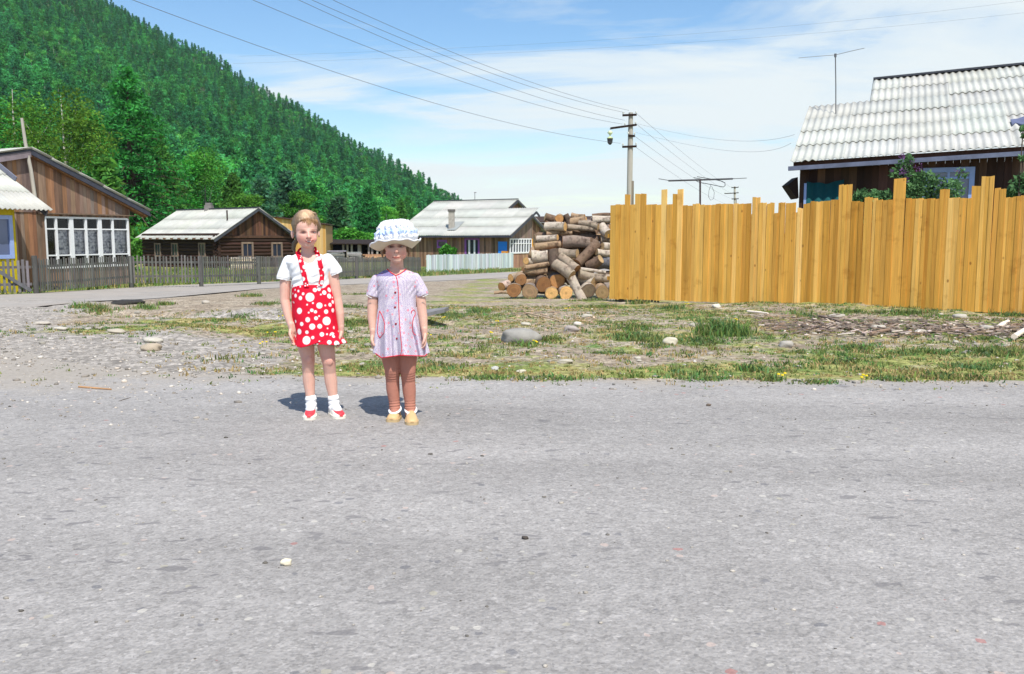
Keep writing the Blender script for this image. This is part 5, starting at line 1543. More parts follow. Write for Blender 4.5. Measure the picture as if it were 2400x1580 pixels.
log_lie(915, 905, 1180, 1085, 82, PALE_, CUTT, 'pale log slanting down in the middle of the pile', .0, -.28)
log_lie(1165, 1110, 1345, 1470, 70, WHITE_, CUTT, 'white birch log standing steeply with its foot on the ground', .05, -.05)
log_lie(1290, 1055, 1745, 1125, 66, PALE_, CUTT, 'pale horizontal log above the dark grey cut end', -.05, .05)
log_lie(885, 690, 935, 990, 90, DARK_, CUTB, 'dark brown log standing upright in the middle of the pile', .1, .0)
log_lie(1015, 790, 1255, 985, 82, PALE_, CUTO, 'pale topped log slanting just above the middle slanting log', .15, -.1)
log_lie(1030, 575, 1450, 590, 92, (.62, .52, .48), CUTO, 'thick dark grey brown horizontal log in the upper half of the pile', .1, .1)
log_lie(1560, 600, 1260, 900, 84, BROWN_, CUTB, 'brown log leaning diagonally from the upper middle towards the fence', .2, -.1)
log_lie(775, 338, 1075, 338, 70, WHITE_, CUTY, 'white log with yellow end lying high on the free side of the pile', .15, -.05)
log_lie(1110, 340, 1510, 372, 42, PALE_, CUTT, 'slim pale log bridging a dark gap near the top of the pile', .1, .1)
log_lie(600, 640, 1000, 600, 58, TAN_, CUTY, 'split yellowish log on the free side, halfway up the pile', .0, .1, True)
log_lie(650, 520, 960, 500, 52, WHITE_, CUTY, 'white log just below the high white log with yellow end', .2, .0)
log_lie(985, 735, 1260, 745, 74, PALE_, CUTT, 'pale log with round pale end pointing at the fence, under the thick dark log', .1, -.1)
log_lie(1430, 945, 1620, 830, 76, BROWN_, CUTT, 'short brown log tilted up with a pale end near the fence', .1, -.1)
log_lie(1640, 640, 1800, 650, 60, WHITE_, CUTT, 'white log ending behind the fence edge, upper of two', .0, .15)
log_lie(1555, 725, 1800, 745, 56, WHITE_, CUTT, 'white log ending behind the fence edge, lower of two', .0, .15)
log_lie(1560, 890, 1800, 900, 108, (.36, .40, .52), CUTG, 'very thick dark bluish log half hidden by the fence edge', .3, .3)
log_lie(1640, 340, 1740, 450, 74, WHITE_, CUTT, 'white log tilted down at the top of the pile beside the fence', .2, -.1)
log_lie(475, 860, 600, 855, 56, WHITE_, CUTY, 'short white log poking out on the free side of the pile', -.05, .2)
log_lie(560, 795, 805, 785, 96, WHITE_, CUTY, 'thick white log lying left of the upright dark brown log', .05, .05)
log_lie(470, 960, 825, 905, 34, TAN_, CUTY, 'thin split yellow piece under the thick white log', -.05, .0, True)
log_lie(455, 1010, 800, 1000, 52, TAN_, CUTO, 'tan log lying level behind the lowest end logs', .1, .1)
log_lie(100, 1255, 250, 1165, 64, (1.2, 1.0, .95), CUTO, 'pinkish pale log outermost at the free end of the pile', .1, .45)
log_lie(240, 1120, 420, 1060, 54, PALE_, CUTY, 'pale log behind the two brown ends at the free end', .15, .5)
log_lie(1075, 150, 1140, 290, 52, DARK_, CUTO, 'dark knotty stump standing up at the very top of the pile', .2, .2)
log_end(985, 215, 62, TAN_, CUTO, 'log with orange end at the top of the pile beside the dark stump', .1, .05, .5)
log_lie(1175, 165, 1370, 195, 50, TAN_, CUTO, 'orange tan log on the top of the pile right of the dark stump', .3, .2)
log_lie(1160, 275, 1400, 250, 66, TAN_, CUTY, 'tan log just below the orange tan top log', .25, .15)
log_lie(1290, 280, 1580, 340, 54, PALE_, CUTT, 'pale log slanting near the top towards the fence', .2, .0)
log_lie(1490, 165, 1790, 150, 26, BROWN_, CUTO, 'thin brown pole on the very top against the fence', .3, .3)
log_lie(1490, 232, 1790, 225, 56, WHITE_, CUTT, 'white log under the thin brown pole at the fence', .3, .3)
log_lie(1620, 545, 1800, 545, 52, PALE_, CUTT, 'pale log at the fence edge, level with the thick dark log', .2, .2)
log_lie(1310, 985, 1690, 1035, 26, WHITE_, CUTY, 'thin white split piece above the pale horizontal log', -.08, -.02, True)
log_lie(790, 445, 1180, 430, 46, TAN_, CUTO, 'tan log under the high white log', .2, .2)
log_lie(-10, 1348, 185, 1342, 26, TAN_, CUTY, 'flat pale slab lying alone on the grass before the pile', -.2, -.2, True)
log_lie(1330, 1120, 1520, 1190, 92, WHITE_, CUTT, 'white log lying on the dark grey end log', .25, .0)
# logs deeper in the heap
for i in range(80):
    y = RND.uniform(230, 1330); lim = np.interp(y, [150, 300, 900, 1100, 1330], [900, 800, 560, 350, 250])
    x = RND.uniform(lim + 60, 1750); a = RND.uniform(-.4, .4); l = RND.uniform(120, 190)
    log_lie(x - l * math.cos(a), y - l * math.sin(a), x + l * math.cos(a), y + l * math.sin(a), RND.uniform(60, 100), RND.choice([DARK_, BROWN_, BROWN_, TAN_, GREY_]), RND.choice([CUTB, CUTO, CUTT]),
            'log deep in the firewood pile, mostly covered by the logs before it', RND.uniform(.38, .6), RND.uniform(.38, .6), False, 'logs deep in the firewood pile')

# ------------------------------------------------------------------ plank over the ditch
pk = [P(985, 737, 12.6), P(1042, 724, 12.4), P(1052, 719, 12.9), P(985, 727, 13.3)]
mb = MB(); dz = Vector((0, 0, -.05)); mb.mesh(pk + [v + dz for v in pk], [(0, 1, 2, 3), (7, 6, 5, 4)] + [(i, i + 4, (i + 1) % 4 + 4, (i + 1) % 4) for i in range(4)], (1.0, 1.0, 1.05))
tag(mb.build('plank', MAT_GREYW, None, pk[0]), 'grey plank laid over the dark ditch beside the girl in the hat', 'plank')
# ------------------------------------------------------------------ the two girls
def skinmat(name, base, sss=.12):
    m, nt, b = newmat(name); L = nt.links.new
    at = nd(nt, 'ShaderNodeAttribute', attribute_name='col')
    tc = nd(nt, 'ShaderNodeTexCoord'); n1 = nd(nt, 'ShaderNodeTexNoise', i_Scale=22.0, i_Detail=3.0); L(tc.outputs['Object'], n1.inputs['Vector'])
    r = ramp(nt, [(.3, tuple(c * .95 for c in base)), (.7, tuple(c * 1.05 for c in base))]); L(n1.outputs['Fac'], r.inputs[0])
    mx = mixc(nt, 'MULTIPLY'); L(r.outputs[0], mx.inputs[6]); L(at.outputs['Color'], mx.inputs[7]); L(mx.outputs[2], b.inputs['Base Color'])
    b.inputs['Roughness'].default_value = .55; b.inputs['Specular IOR Level'].default_value = .3
    b.inputs['Subsurface Weight'].default_value = sss; b.inputs['Subsurface Scale'].default_value = .02; b.inputs['Subsurface Radius'].default_value = (1, .35, .2)
    return m
MAT_SKIN = skinmat('skin', (.67, .40, .315))
MAT_SKIN2 = skinmat('tanned_skin', (.62, .375, .29))
MAT_HAIR = surf('fair_brown_hair', (.285, .185, .105), .42, .45, 26, (1, 1, .12), bump=.9, bscale=60, spec=.5)
MAT_TSHIRT = surf('white_cotton', (.80, .80, .80), .85, .03, 14, bump=.25, bscale=30, spec=.1)
MAT_DOTS = surf('polka_dot_cotton', (1, 1, 1), .8, .03, 12, bump=.15, bscale=40, spec=.15)
MAT_REDTRIM = surf('red_trim', (.62, .03, .05), .8, .08, 12, bump=.1)
MAT_SOCK = surf('white_sock', (.82, .82, .82), .9, .04, 20, bump=.3, bscale=60, spec=.1)
MAT_LEG = surf('brown_pink_leggings', (.42, .185, .135), .9, .08, 10, bump=.3, bscale=50, spec=.1)
MAT_SHOE = surf('shoe', (1, 1, 1), .55, .06, 12, bump=.1, spec=.35)
MAT_HAT = surf('white_hat_cotton', (.80, .81, .83), .85, .03, 12, bump=.25, bscale=40, spec=.1)
MAT_LINING = surf('cream_hat_lining', (.66, .58, .42), .85, .06, 12, bump=.2, spec=.1)
MAT_EYE = surf('eye', (1, 1, 1), .2, .02, 5, bump=0, spec=.5)

def mat_print():
    m, nt, b = newmat('flower_print_cotton'); L = nt.links.new
    tc = nd(nt, 'ShaderNodeTexCoord')
    mp = nd(nt, 'ShaderNodeMapping'); mp.inputs['Rotation'].default_value = (0, .55, 0); L(tc.outputs['Object'], mp.inputs[0])
    vo = nd(nt, 'ShaderNodeTexVoronoi', i_Scale=150.0, i_Randomness=.35); L(mp.outputs[0], vo.inputs['Vector'])
    r1 = ramp(nt, [(.26, (.33, .26, .44)), (.50, (.58, .525, .575))]); L(vo.outputs['Distance'], r1.inputs[0])
    vf = nd(nt, 'ShaderNodeTexVoronoi', i_Scale=30.0, i_Randomness=.9); L(tc.outputs['Object'], vf.inputs['Vector'])
    r2 = ramp(nt, [(.15, .8), (.27, 0.0)]); L(vf.outputs['Distance'], r2.inputs[0])
    mx = mixc(nt); L(r2.outputs[0], mx.inputs[0]); L(r1.outputs[0], mx.inputs[6]); mx.inputs[7].default_value = (.74, .20, .26, 1)
    at = nd(nt, 'ShaderNodeAttribute', attribute_name='col')
    m2 = mixc(nt, 'MULTIPLY'); L(mx.outputs[2], m2.inputs[6]); L(at.outputs['Color'], m2.inputs[7])
    L(m2.outputs[2], b.inputs['Base Color']); b.inputs['Roughness'].default_value = .85; b.inputs['Specular IOR Level'].default_value = .1
    n3 = nd(nt, 'ShaderNodeTexNoise', i_Scale=35.0, i_Detail=4.0); L(tc.outputs['Object'], n3.inputs['Vector'])
    bp = nd(nt, 'ShaderNodeBump', i_Strength=.2, i_Distance=.01); L(n3.outputs['Fac'], bp.inputs['Height']); L(bp.outputs[0], b.inputs['Normal'])
    return m
MAT_PRINT = mat_print()

def cap(pts, rad, n=14):
    """closed tapering limb with round ends; rad may be numbers or (r_across, r_depth)"""
    pts = [Vector(p) for p in pts]; rad = list(rad)
    # round ends
    d0 = (pts[0] - pts[1]).normalized(); d1 = (pts[-1] - pts[-2]).normalized()
    P_, R_ = [], []
    for k in (.98, .8, .45): P_.append(pts[0] + d0 * rad[0] * k); R_.append(rad[0] * math.sqrt(1 - k * k))
    P_ += pts; R_ += rad
    for k in (.45, .8, .98): P_.append(pts[-1] + d1 * rad[-1] * k); R_.append(rad[-1] * math.sqrt(1 - k * k))
    vs, fs = tube_geo(P_, R_, n); k = len(P_)
    fs.append(tuple(reversed(range(n)))); fs.append(tuple(range((k - 1) * n, k * n)))
    return vs, fs
def ell(c, r, rot=None, seg=20):
    bm = bmesh.new(); bmesh.ops.create_uvsphere(bm, u_segments=seg, v_segments=seg // 2 + 2, radius=1)
    m = rot or Matrix.Identity(3); c = Vector(c)
    vs = [c + m @ Vector((v.co.x * r[0], v.co.y * r[1], v.co.z * r[2])) for v in bm.verts]; fs = [tuple(v.index for v in f.verts) for f in bm.faces]; bm.free()
    return vs, fs
def rings(rs_, n=72, wave=None):
    """rs_: (centre, rx, ry) horizontal ellipses from top to bottom; wave(theta, k)->factor"""
    vs = []; fs = []; k = len(rs_)
    for i, (c, rx, ry) in enumerate(rs_):
        c = Vector(c)
        for j in range(n):
            a = 2 * PI * j / n; f = wave(a, i / (k - 1)) if wave else 1
            vs.append(c + Vector((math.cos(a) * rx * f, math.sin(a) * ry * f, 0)))
    for i in range(k - 1):
        for j in range(n):
            j2 = (j + 1) % n; fs.append((i * n + j, (i + 1) * n + j, (i + 1) * n + j2, i * n + j2))
    fs.append(tuple(range(n))); fs.append(tuple(reversed(range((k - 1) * n, k * n))))
    return vs, fs
def blob(parts, voxel=.0032, smooth=4, fac=.5):
    """one continuous surface grown round overlapping closed pieces"""
    me = bpy.data.meshes.new('tmp'); V = []; F = []
    for vs, fs in parts:
        n = len(V); V += [tuple(v) for v in vs]; F += [tuple(i + n for i in f) for f in fs]
    me.from_pydata(V, [], F); me.update()
    bm = bmesh.new(); bm.from_mesh(me)
    bmesh.ops.recalc_face_normals(bm, faces=bm.faces); bm.to_mesh(me); bm.free()
    o = bpy.data.objects.new('tmp', me); COL.objects.link(o)
    r = o.modifiers.new('r', 'REMESH'); r.mode = 'VOXEL'; r.voxel_size = voxel; r.adaptivity = 0
    s = o.modifiers.new('s', 'SMOOTH'); s.factor = fac; s.iterations = smooth
    dg = bpy.context.evaluated_depsgraph_get(); ev = o.evaluated_get(dg)
    out = bpy.data.meshes.new_from_object(ev)
    bpy.data.objects.remove(o); bpy.data.meshes.remove(me)
    return out
def soften(me, zmin, it, keep=()):
    """smooth the head above zmin, except round the kept points"""
    v = arr(me).astype(np.float64)
    e = np.empty(len(me.edges) * 2, np.int32); me.edges.foreach_get('vertices', e); e = e.reshape(-1, 2)
    w_ = sstep(zmin, zmin + .02, v[:, 2])
    for (c, r) in keep: w_ = w_ * sstep(r * .5, r, np.linalg.norm(v - np.array(c), axis=1))
    cnt = np.bincount(e.ravel(), minlength=len(v))[:, None]
    for _ in range(it):
        a = np.zeros_like(v)
        for k in range(3): a[:, k] = np.bincount(e[:, 0], v[e[:, 1], k], len(v)) + np.bincount(e[:, 1], v[e[:, 0], k], len(v))
        v += (a / cnt - v) * .6 * w_[:, None]
    me.vertices.foreach_set('co', v.astype(np.float32).ravel()); me.update()
def arc(cx, cy, hw, sag, rx, ry, col, so, n=9, tilt=0, taper=.5):
    return [(cx + hw * t, cy - sag * t * t + tilt * t, rx, ry * (1 - taper * t * t), 0, col, so) for t in np.linspace(-1, 1, n)]
def arr(me):
    v = np.empty(len(me.vertices) * 3, np.float32); me.vertices.foreach_get('co', v); v = v.reshape(-1, 3)
    n = np.empty(len(me.vertices) * 3, np.float32); me.vertices.foreach_get('normal', n) if False else None
    return v
def vnorm(me):
    return np.array([tuple(x.vector) for x in me.vertex_normals], np.float32)
def projv(v):
    q = v - np.array(CAMP); d = q @ np.array(FWD)
    return CX + FOC * q[:, 0] / d, CY - FOC * (q @ np.array(UPV)) / d
def setcol(me, c):
    a = me.attributes.new('col', 'FLOAT_COLOR', 'POINT')
    k = np.ones((len(c), 4), np.float32); k[:, :3] = c; a.data.foreach_set('color', k.ravel())
def put(me, name, mat, parent, smooth=True):
    off = np.array(off_of(parent), np.float32)
    v = arr(me) - off; me.vertices.foreach_set('co', v.ravel())
    me.polygons.foreach_set('use_smooth', np.full(len(me.polygons), smooth)); me.update()
    return link(name, me, mat, parent)
def bvh_of(me): return BVHTree.FromPolygons([v.co.copy() for v in me.vertices], [tuple(p.vertices) for p in me.polygons])
def onto(bvhs, px, py, off=.002, fall=None):
    d = ray(px, py).normalized(); best = None
    for b in bvhs:
        loc, nr, i, dist = b.ray_cast(CAMP, d)
        if loc is not None and (best is None or dist < best[1]): best = (loc, dist)
    if best is None: return P(px, py, fall) if fall else None
    return best[0] - d * off
def cutfaces(me, test):
    """delete faces whose (px,py,world) centre passes test; keeps the rest"""
    bm = bmesh.new(); bm.from_mesh(me)
    kill = []
    for f in bm.faces:
        c = f.calc_center_median(); x, y = proj(c)
        if test(x, y, c, f.normal): kill.append(f)
    bmesh.ops.delete(bm, geom=kill, context='FACES')
    bm.to_mesh(me); bm.free(); me.update(); return me
def inpoly(x, y, poly):
    r = False; j = len(poly) - 1
    for i in range(len(poly)):
        (xi, yi), (xj, yj) = poly[i], poly[j]
        if (yi > y) != (yj > y) and x < (xj - xi) * (y - yi) / (yj - yi) + xi: r = not r
        j = i
    return r
def hand(W, d, a, n, L_=.115, curl=1.0):
    """palm, four unequal fingers, thumb; a runs from index to little finger, n is where the palm faces"""
    d = Vector(d).normalized(); a = Vector(a).normalized(); n = Vector(n).normalized()
    out = []
    rot = Matrix((n, a, d)).transposed()
    out.append(ell(W + d * L_ * .30, (.0125, .0265, .036), rot))
    out.append(cap([W - d * .02, W + d * L_ * .2], [.0185, .0165]))
    for o_, ln, sp in ((-.0215, .40, -.10), (-.0072, .45, -.03), (.0072, .42, .04), (.0205, .33, .12)):
        k0 = W + d * L_ * .50 + a * o_
        d1 = (d + n * .30 * curl + a * sp).normalized(); d2 = (d * .75 + n * .75 * curl + a * sp * .5).normalized(); d3 = (d * .35 + n * 1.0 * curl).normalized()
        k1 = k0 + d1 * L_ * ln * .46; k2 = k1 + d2 * L_ * ln * .32; k3 = k2 + d3 * L_ * ln * .24
        out.append(cap([W + d * L_ * .34 + a * o_ * .8, k0, k1, k2, k3], [.0078, .0076, .0070, .0064, .0055], 10))
    t0 = W + d * L_ * .14 - a * .016; t1 = t0 + (d * .75 - a * .75 + n * .25).normalized() * L_ * .24; t2 = t1 + (d * .95 - a * .15 + n * .4).normalized() * L_ * .16; t3 = t2 + (d + n * .5).normalized() * L_ * .12
    out.append(cap([t0, t1, t2, t3], [.0105, .0088, .0080, .0062], 10))
    return out
def shoe(root, toe, dr, ln, wid, colr, sole, name='shoe', hi=.058):
    dr = Vector((dr[0], dr[1], 0)).normalized(); sd = Vector((dr.y, -dr.x, 0)); up = Vector((0, 0, 1))
    heel = Vector((toe.x, toe.y, 0)) - dr * ln; z0 = .008
    T = [0, .02, .06, .14, .28, .42, .55, .68, .80, .90, .96, .99, 1.0]
    Wd = [.35, .58, .74, .82, .80, .84, .94, 1.0, .98, .86, .68, .48, .30]
    Hh = [.55, .80, .95, 1.0, .98, .92, .80, .66, .56, .48, .40, .30, .18]
    mb = MB(); sm = MB(); n = 13; prev = None; ps = None
    for t, w_, h_ in zip(T, Wd, Hh):
        c = heel + dr * ln * t
        rg = []
        for j in range(n):
            a = PI * j / (n - 1)
            ca, sa = math.cos(a), math.sin(a)
            x = math.copysign(abs(ca) ** .75, ca) * wid * w_ * .5; z = sa ** .8 * h_ * hi
            rg.append(c + sd * x * (1 - .10 * sa) + up * (z0 + .012 + z))
        so = [c + sd * (x_ * wid * w_ * .5 * 1.09) + up * (z0 + z_) for x_, z_ in ((1, .017), (1, 0), (-1, 0), (-1, .017))]
        if prev:
            for j in range(n - 1): mb.face([prev[j], rg[j], rg[j + 1], prev[j + 1]], colr(t, j / (n - 1)), 0, True)
            for j in range(4): sm.face([ps[j], so[j], so[(j + 1) % 4], ps[(j + 1) % 4]], sole, 0, True)
        else: sm.face(list(reversed(so)), sole)
        prev, ps = rg, so
    mb.face(list(reversed(prev)), colr(.9, .5)); sm.face(ps, sole)
    o = mb.build(name, MAT_SHOE, root); weld(o, .0003)
    s2 = sm.build('sole', MAT_SHOE, o)
    return o
def ribbon(centres, width_px, bvhs, name, mat, root, off=.004, cols=None, fall=5.1, th=.002):
    mb = MB(); L_ = []
    for i, (x, y) in enumerate(centres):
        w_ = width_px if not isinstance(width_px, (list, tuple)) else width_px[i]
        L_.append([onto(bvhs, x + w_ * k, y, off, fall) for k in (-.5, -.25, 0, .25, .5)])
    for a, b_ in zip(L_[:-1], L_[1:]):
        for k in range(4): mb.face([a[k], b_[k], b_[k + 1], a[k + 1]], (1, 1, 1), 0, True)
    o = mb.build(name, mat, root); weld(o); s = o.modifiers.new('t', 'SOLIDIFY'); s.thickness = th; s.offset = 0
    return o
def resample(pts, n):
    out = []
    for i in range(n):
        t = i / (n - 1) * (len(pts) - 1); k = min(int(t), len(pts) - 2); f = t - k
        out.append(tuple(a + (b_ - a) * f for a, b_ in zip(pts[k], pts[k + 1])))
    return out
def trim(pts, bvhs, r, name, mat, root, off=.001, fall=5.0, n=None):
    q = [onto(bvhs, x, y, off, fall) for x, y in resample(pts, n or len(pts) * 5)]
    m = MB(); m.tube(q, r, 6); return m.build(name, mat, root)
def face_paint(v, nrm, spec, base):
    """spec: (px,py,rx,ry,rot,colour,softness)"""
    x, y = projv(v); front = nrm[:, 1] < .15
    for (cx, cy, rx, ry, rot, c, so) in spec:
        dx, dy = x - cx, y - cy; ca, sa = math.cos(rot), math.sin(rot)
        d = np.hypot((dx * ca + dy * sa) / rx, (-dx * sa + dy * ca) / ry)
        k = (1 - sstep(1 - so, 1 + so, d)) * front
        base[:] = base * (1 - k[:, None]) + np.array(c) * k[:, None]
    return base

# ================================================================== older girl, red skirt
Y0 = 5.10; S0 = Y0 / FOC
g1 = thing('person', 'older fair haired smiling girl in white T-shirt and red polka dot strap skirt', 'person', (P(748, 980, Y0).x, Y0, 0), 'girls standing on the road')
def A(x, y, d=0): return P(x, y, Y0 + d)
parts = [
    ell(A(717, 529, -.015), (.0755, .092, .085)), ell(A(719, 552, -.050), (.0595, .062, .069)), ell(A(721.5, 573.5, -.076), (.021, .022, .018)),
    ell(A(707, 560, -.069), (.025, .026, .024)), ell(A(734, 560, -.067), (.023, .026, .024)),
    cap([A(722.5, 546, -.106), A(723.6, 552, -.113), A(724, 555.5, -.117)], [.0058, .0078, .0092]), ell(A(720.4, 556.6, -.110), (.0062, .0075, .005)), ell(A(727.4, 556.6, -.109), (.0062, .0075, .005)),
        ell(A(724, 566.5, -.096), (.021, .014, .013)),
    ell(A(685.5, 549.5, -.018), (.009, .017, .026), Matrix.Rotation(.55, 3, 'Z')), ell(A(747.5, 549, .0), (.006, .015, .022)),
    cap([A(721, 572, -.005), A(722, 600, .0)], [.036, .041]),
    rings([(A(722, 592, .005), .045, .04), (A(722, 603, .005), .118, .058), (A(724, 618, .0), .130, .068), (A(728, 650, .0), .102, .070), (A(730, 680, .0), .097, .068), (A(733, 730, .0), .112, .080), (A(736, 775, .0), .118, .085), (A(737, 790, .0), .09, .06)], 40),
    cap([A(677, 614, .01), A(669, 650, .01), A(667.5, 703, .005), A(674, 735, -.01), A(682.5, 767, -.03)], [.033, .034, .0285, .026, .0175]),
    cap([A(769, 610, .01), A(780, 645, .01), A(790.5, 700, .01), A(797, 735, .0), A(799.5, 772, -.005)], [.033, .034, .0275, .025, .0175]),
    cap([A(712, 775), A(717, 810, .0), A(722.5, 845, -.012), A(722.5, 870, .008), A(724, 893, .014), A(727, 925, .012), A(729.5, 948, .01)], [.060, .050, .0385, .035, .0365, .0275, .0255]),
    cap([A(757, 775), A(764, 810, .0), A(771, 849, -.012), A(773, 872, .008), A(776, 895, .014), A(780, 925, .012), A(783, 948, .01)], [.060, .051, .0395, .036, .0375, .028, .0255]),
    ell(A(722.5, 843, -.040), (.024, .014, .027)), ell(A(771, 847, -.040), (.024, .014, .027)),
]
parts += hand(A(683, 768, -.032), (.07, -.06, -1), (.25, 1, 0), (.95, -.15, -.1), .118, .75)
parts += hand(A(799.5, 773, -.005), (-.03, .05, -1), (-.25, 1, 0), (-.95, -.15, -.1), .118, .75)
body = blob(parts, .0025, 3, .5)
soften(body, A(0, 588).z, 14, [(A(724.2, 554, -.12), .016), (A(684.5, 549, -.015), .02)])
v = arr(body); nr = vnorm(body)
# eye sockets pressed in
for ex, ey in ((710.5, 545.5), (735, 544.5)):
    x, y = projv(v); k = np.exp(-(((x - ex) / 7.5) ** 2 + ((y - ey) / 4.4) ** 2)) * (nr[:, 1] < 0); v[:, 1] += k * .0095
x, y = projv(v); k = np.exp(-(((x - 724.5) / 8.0) ** 2 + ((y - 567.6 + 3.2 * ((x - 724.5) / 11) ** 2) / 2.0) ** 2)) * (nr[:, 1] < -.2); v[:, 1] += k * .004     # open mouth
body.vertices.foreach_set('co', v.ravel()); body.update()
col = np.ones((len(v), 3), np.float32)
col[(v[:, 2] > .3) & (v[:, 2] < .42)] *= 1
col = face_paint(v, nr, [(705, 561, 11, 8, 0, (1.05, .80, .80), .9), (737, 560, 9, 8, 0, (1.05, .80, .80), .9), (724, 555.5, 5.5, 4, 0, (1.08, .93, .92), .8),
                         (709.5, 539.2, 8.5, 1.3, -.06, (.62, .54, .47), .7), (736, 538.4, 8, 1.3, .06, (.62, .54, .47), .7),
                         (710.5, 545.0, 8.6, 3.7, -.05, (.26, .18, .18), .6), (735.2, 544.0, 8.2, 3.7, .05, (.26, .18, .18), .6),  # lashes and eye-socket shade painted dark into the skin colour
                         ] + arc(724.3, 567.6, 8.6, 3.0, 2.2, 3.3, (.92, .54, .54), .6, 11, -.6, .7) + arc(724.3, 567.0, 9.0, 3.2, 1.6, 1.9, (.25, .06, .08), .4, 11, -.6, .75) + [
                         (719, 558.8, 1.7, 1.0, 0, (.45, .28, .26), .5), (728.8, 558.6, 1.7, 1.0, 0, (.45, .28, .26), .5)], col)
x, y = projv(v)
kk = np.exp(-((y - 845) / 12.0) ** 2) * (np.abs(v[:, 2] - .35) < .2); col *= (1 - kk[:, None] * np.array([.06, .17, .18]))
bo = put(body, 'body', MAT_SKIN, g1)
bvb = bvh_of(body) if False else None
def world_bvh(o):
    off = off_of(o.parent)
    return BVHTree.FromPolygons([vv.co + off for vv in o.data.vertices], [tuple(p.vertices) for p in o.data.polygons])
setcol(body, col); BV1 = world_bvh(bo)
def eyes(root, bv, pts, r, iris):
    for (ex, ey) in pts:
        c = onto([bv], ex, ey, -.0052)
        m = MB(); vs, fs = ell(c, r)
        for f in fs:
            cc = sum((Vector(vs[i]) for i in f), Vector()) / len(f) - c
            isir = math.hypot(cc.x, cc.z) < .0058 and cc.y < 0
            m.mesh([vs[i] for i in f], [tuple(range(len(f)))], iris if isir else (.34, .32, .31), 0, False)
        m.build('eye', MAT_EYE, root)
eyes(g1, BV1, ((710.8, 546.0), (735.0, 545.0)), (.0100, .0075, .0032), (.05, .05, .06))
# teeth
c = onto([BV1], 724.3, 566.6, -.0012); m = MB(); vs, fs = ell(c, (.0130, .003, .0018)); m.mesh(vs, fs, (.80, .77, .72), 0, True); m.build('teeth', MAT_EYE, g1)
# hair
rs = np.random.RandomState(3)
hp = [ell(A(717, 527.5, -.010), (.0795, .1000, .0895)), ell(A(716, 530, .040), (.076, .07, .078)),
      ell(A(690, 526, .012), (.015, .05, .026)), ell(A(746, 530, .010), (.012, .05, .032))]
for k in range(26):       # combed strands over the crown from the parting to the sides
    s = -1 if k % 2 else 1; t = rs.uniform(0, 1)
    x0 = 722 + s * 2 + rs.uniform(-1, 1); y0 = 494 + t * 3; d0_ = -.05 + .10 * t
    x1 = 717 + s * rs.uniform(25, 30); y1 = rs.uniform(512, 530); 
    hp.append(cap([A(x0, y0, d0_), A((x0 + x1) / 2 + s * 5, (y0 + y1) / 2 - 6, d0_ * .8 - .004), A(x1, y1, d0_ * .5 + .01)], [.003, .0035, .003], 7))
hair = blob(hp, .003, 2, .4)
v = arr(hair)
cutfaces(hair, lambda x, y, c, n: inpoly(x, y, [(697, 560), (692, 540), (696, 524), (706, 516.5), (720, 514), (735, 517), (743, 525), (745, 540), (741, 560)]) and c.y < Y0 - .03)
nh = np.ones((len(hair.vertices), 3), np.float32); v = arr(hair)
xx, yy = projv(v)
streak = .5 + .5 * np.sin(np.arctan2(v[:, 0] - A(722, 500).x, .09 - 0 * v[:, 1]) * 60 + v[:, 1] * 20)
crown_highlight = np.exp(-((xx - 719) / 16) ** 2) * sstep(522, 500, yy)
nh *= (.42 + .22 * streak + 1.55 * crown_highlight)[:, None]  # highlight on the crown is painted into the hair colour
setcol(hair, nh); ho = put(hair, 'hair', MAT_HAIR, g1)
BVH1 = world_bvh(ho)
m = MB()
rf = random.Random(8)
for k in range(80):
    x0 = 706 + 35 * (k / 79.0) + rf.uniform(-1.5, 1.5); y0 = 512 + abs(x0 - 722) * .16 + rf.uniform(-2, 1.5)
    ln_ = rf.uniform(6, 19) * (1 if x0 > 717 else .5); x1 = x0 + (x0 - 714) * .16 + rf.uniform(-1.5, 2.5); y1 = y0 + ln_
    q = [onto([BV1, BVH1], x0 + (x1 - x0) * t + .8 * math.sin(t * 3 + k), y0 + (y1 - y0) * t, .0016, Y0) for t in (0, .25, .5, .75, 1)]
    m.tube(q, [.0017, .0019, .0016, .0011, .0004], 5, jit((1.2, 1.02, .82), .2, rf))
for k in range(60):      # loose hairs round the crown and temples
    a = rf.uniform(-1.25, 1.25); s_ = math.sin(a)
    x0, y0 = 717 + 31 * s_, 527 - 35 * math.cos(a)
    b0_ = A(x0 * .97 + 717 * .03, y0 + 1.5, rf.uniform(-.03, .05)); b1_ = A(x0 + rf.uniform(-5, 5) + 2 * s_, y0 - rf.uniform(.5, 2.5), rf.uniform(-.03, .05)); b2_ = A(x0 + rf.uniform(2, 9) * (1 if s_ > 0 else -1), y0 + rf.uniform(2, 12), rf.uniform(-.02, .05))
    m.tube([b0_, b1_, b2_], [.0009, .0009, .0004], 4, jit((1.1, .98, .82), .25, rf))
m.build('fringe', MAT_HAIR, ho)
m = MB(); pt = cap([A(697, 562, .06), A(690, 571, .07), A(688, 583, .07), A(692, 594, .06)], [.013, .014, .012, .004]); m.mesh(*pt, (.45, .46, .44), 0, True); m.build('ponytail', MAT_HAIR, ho)
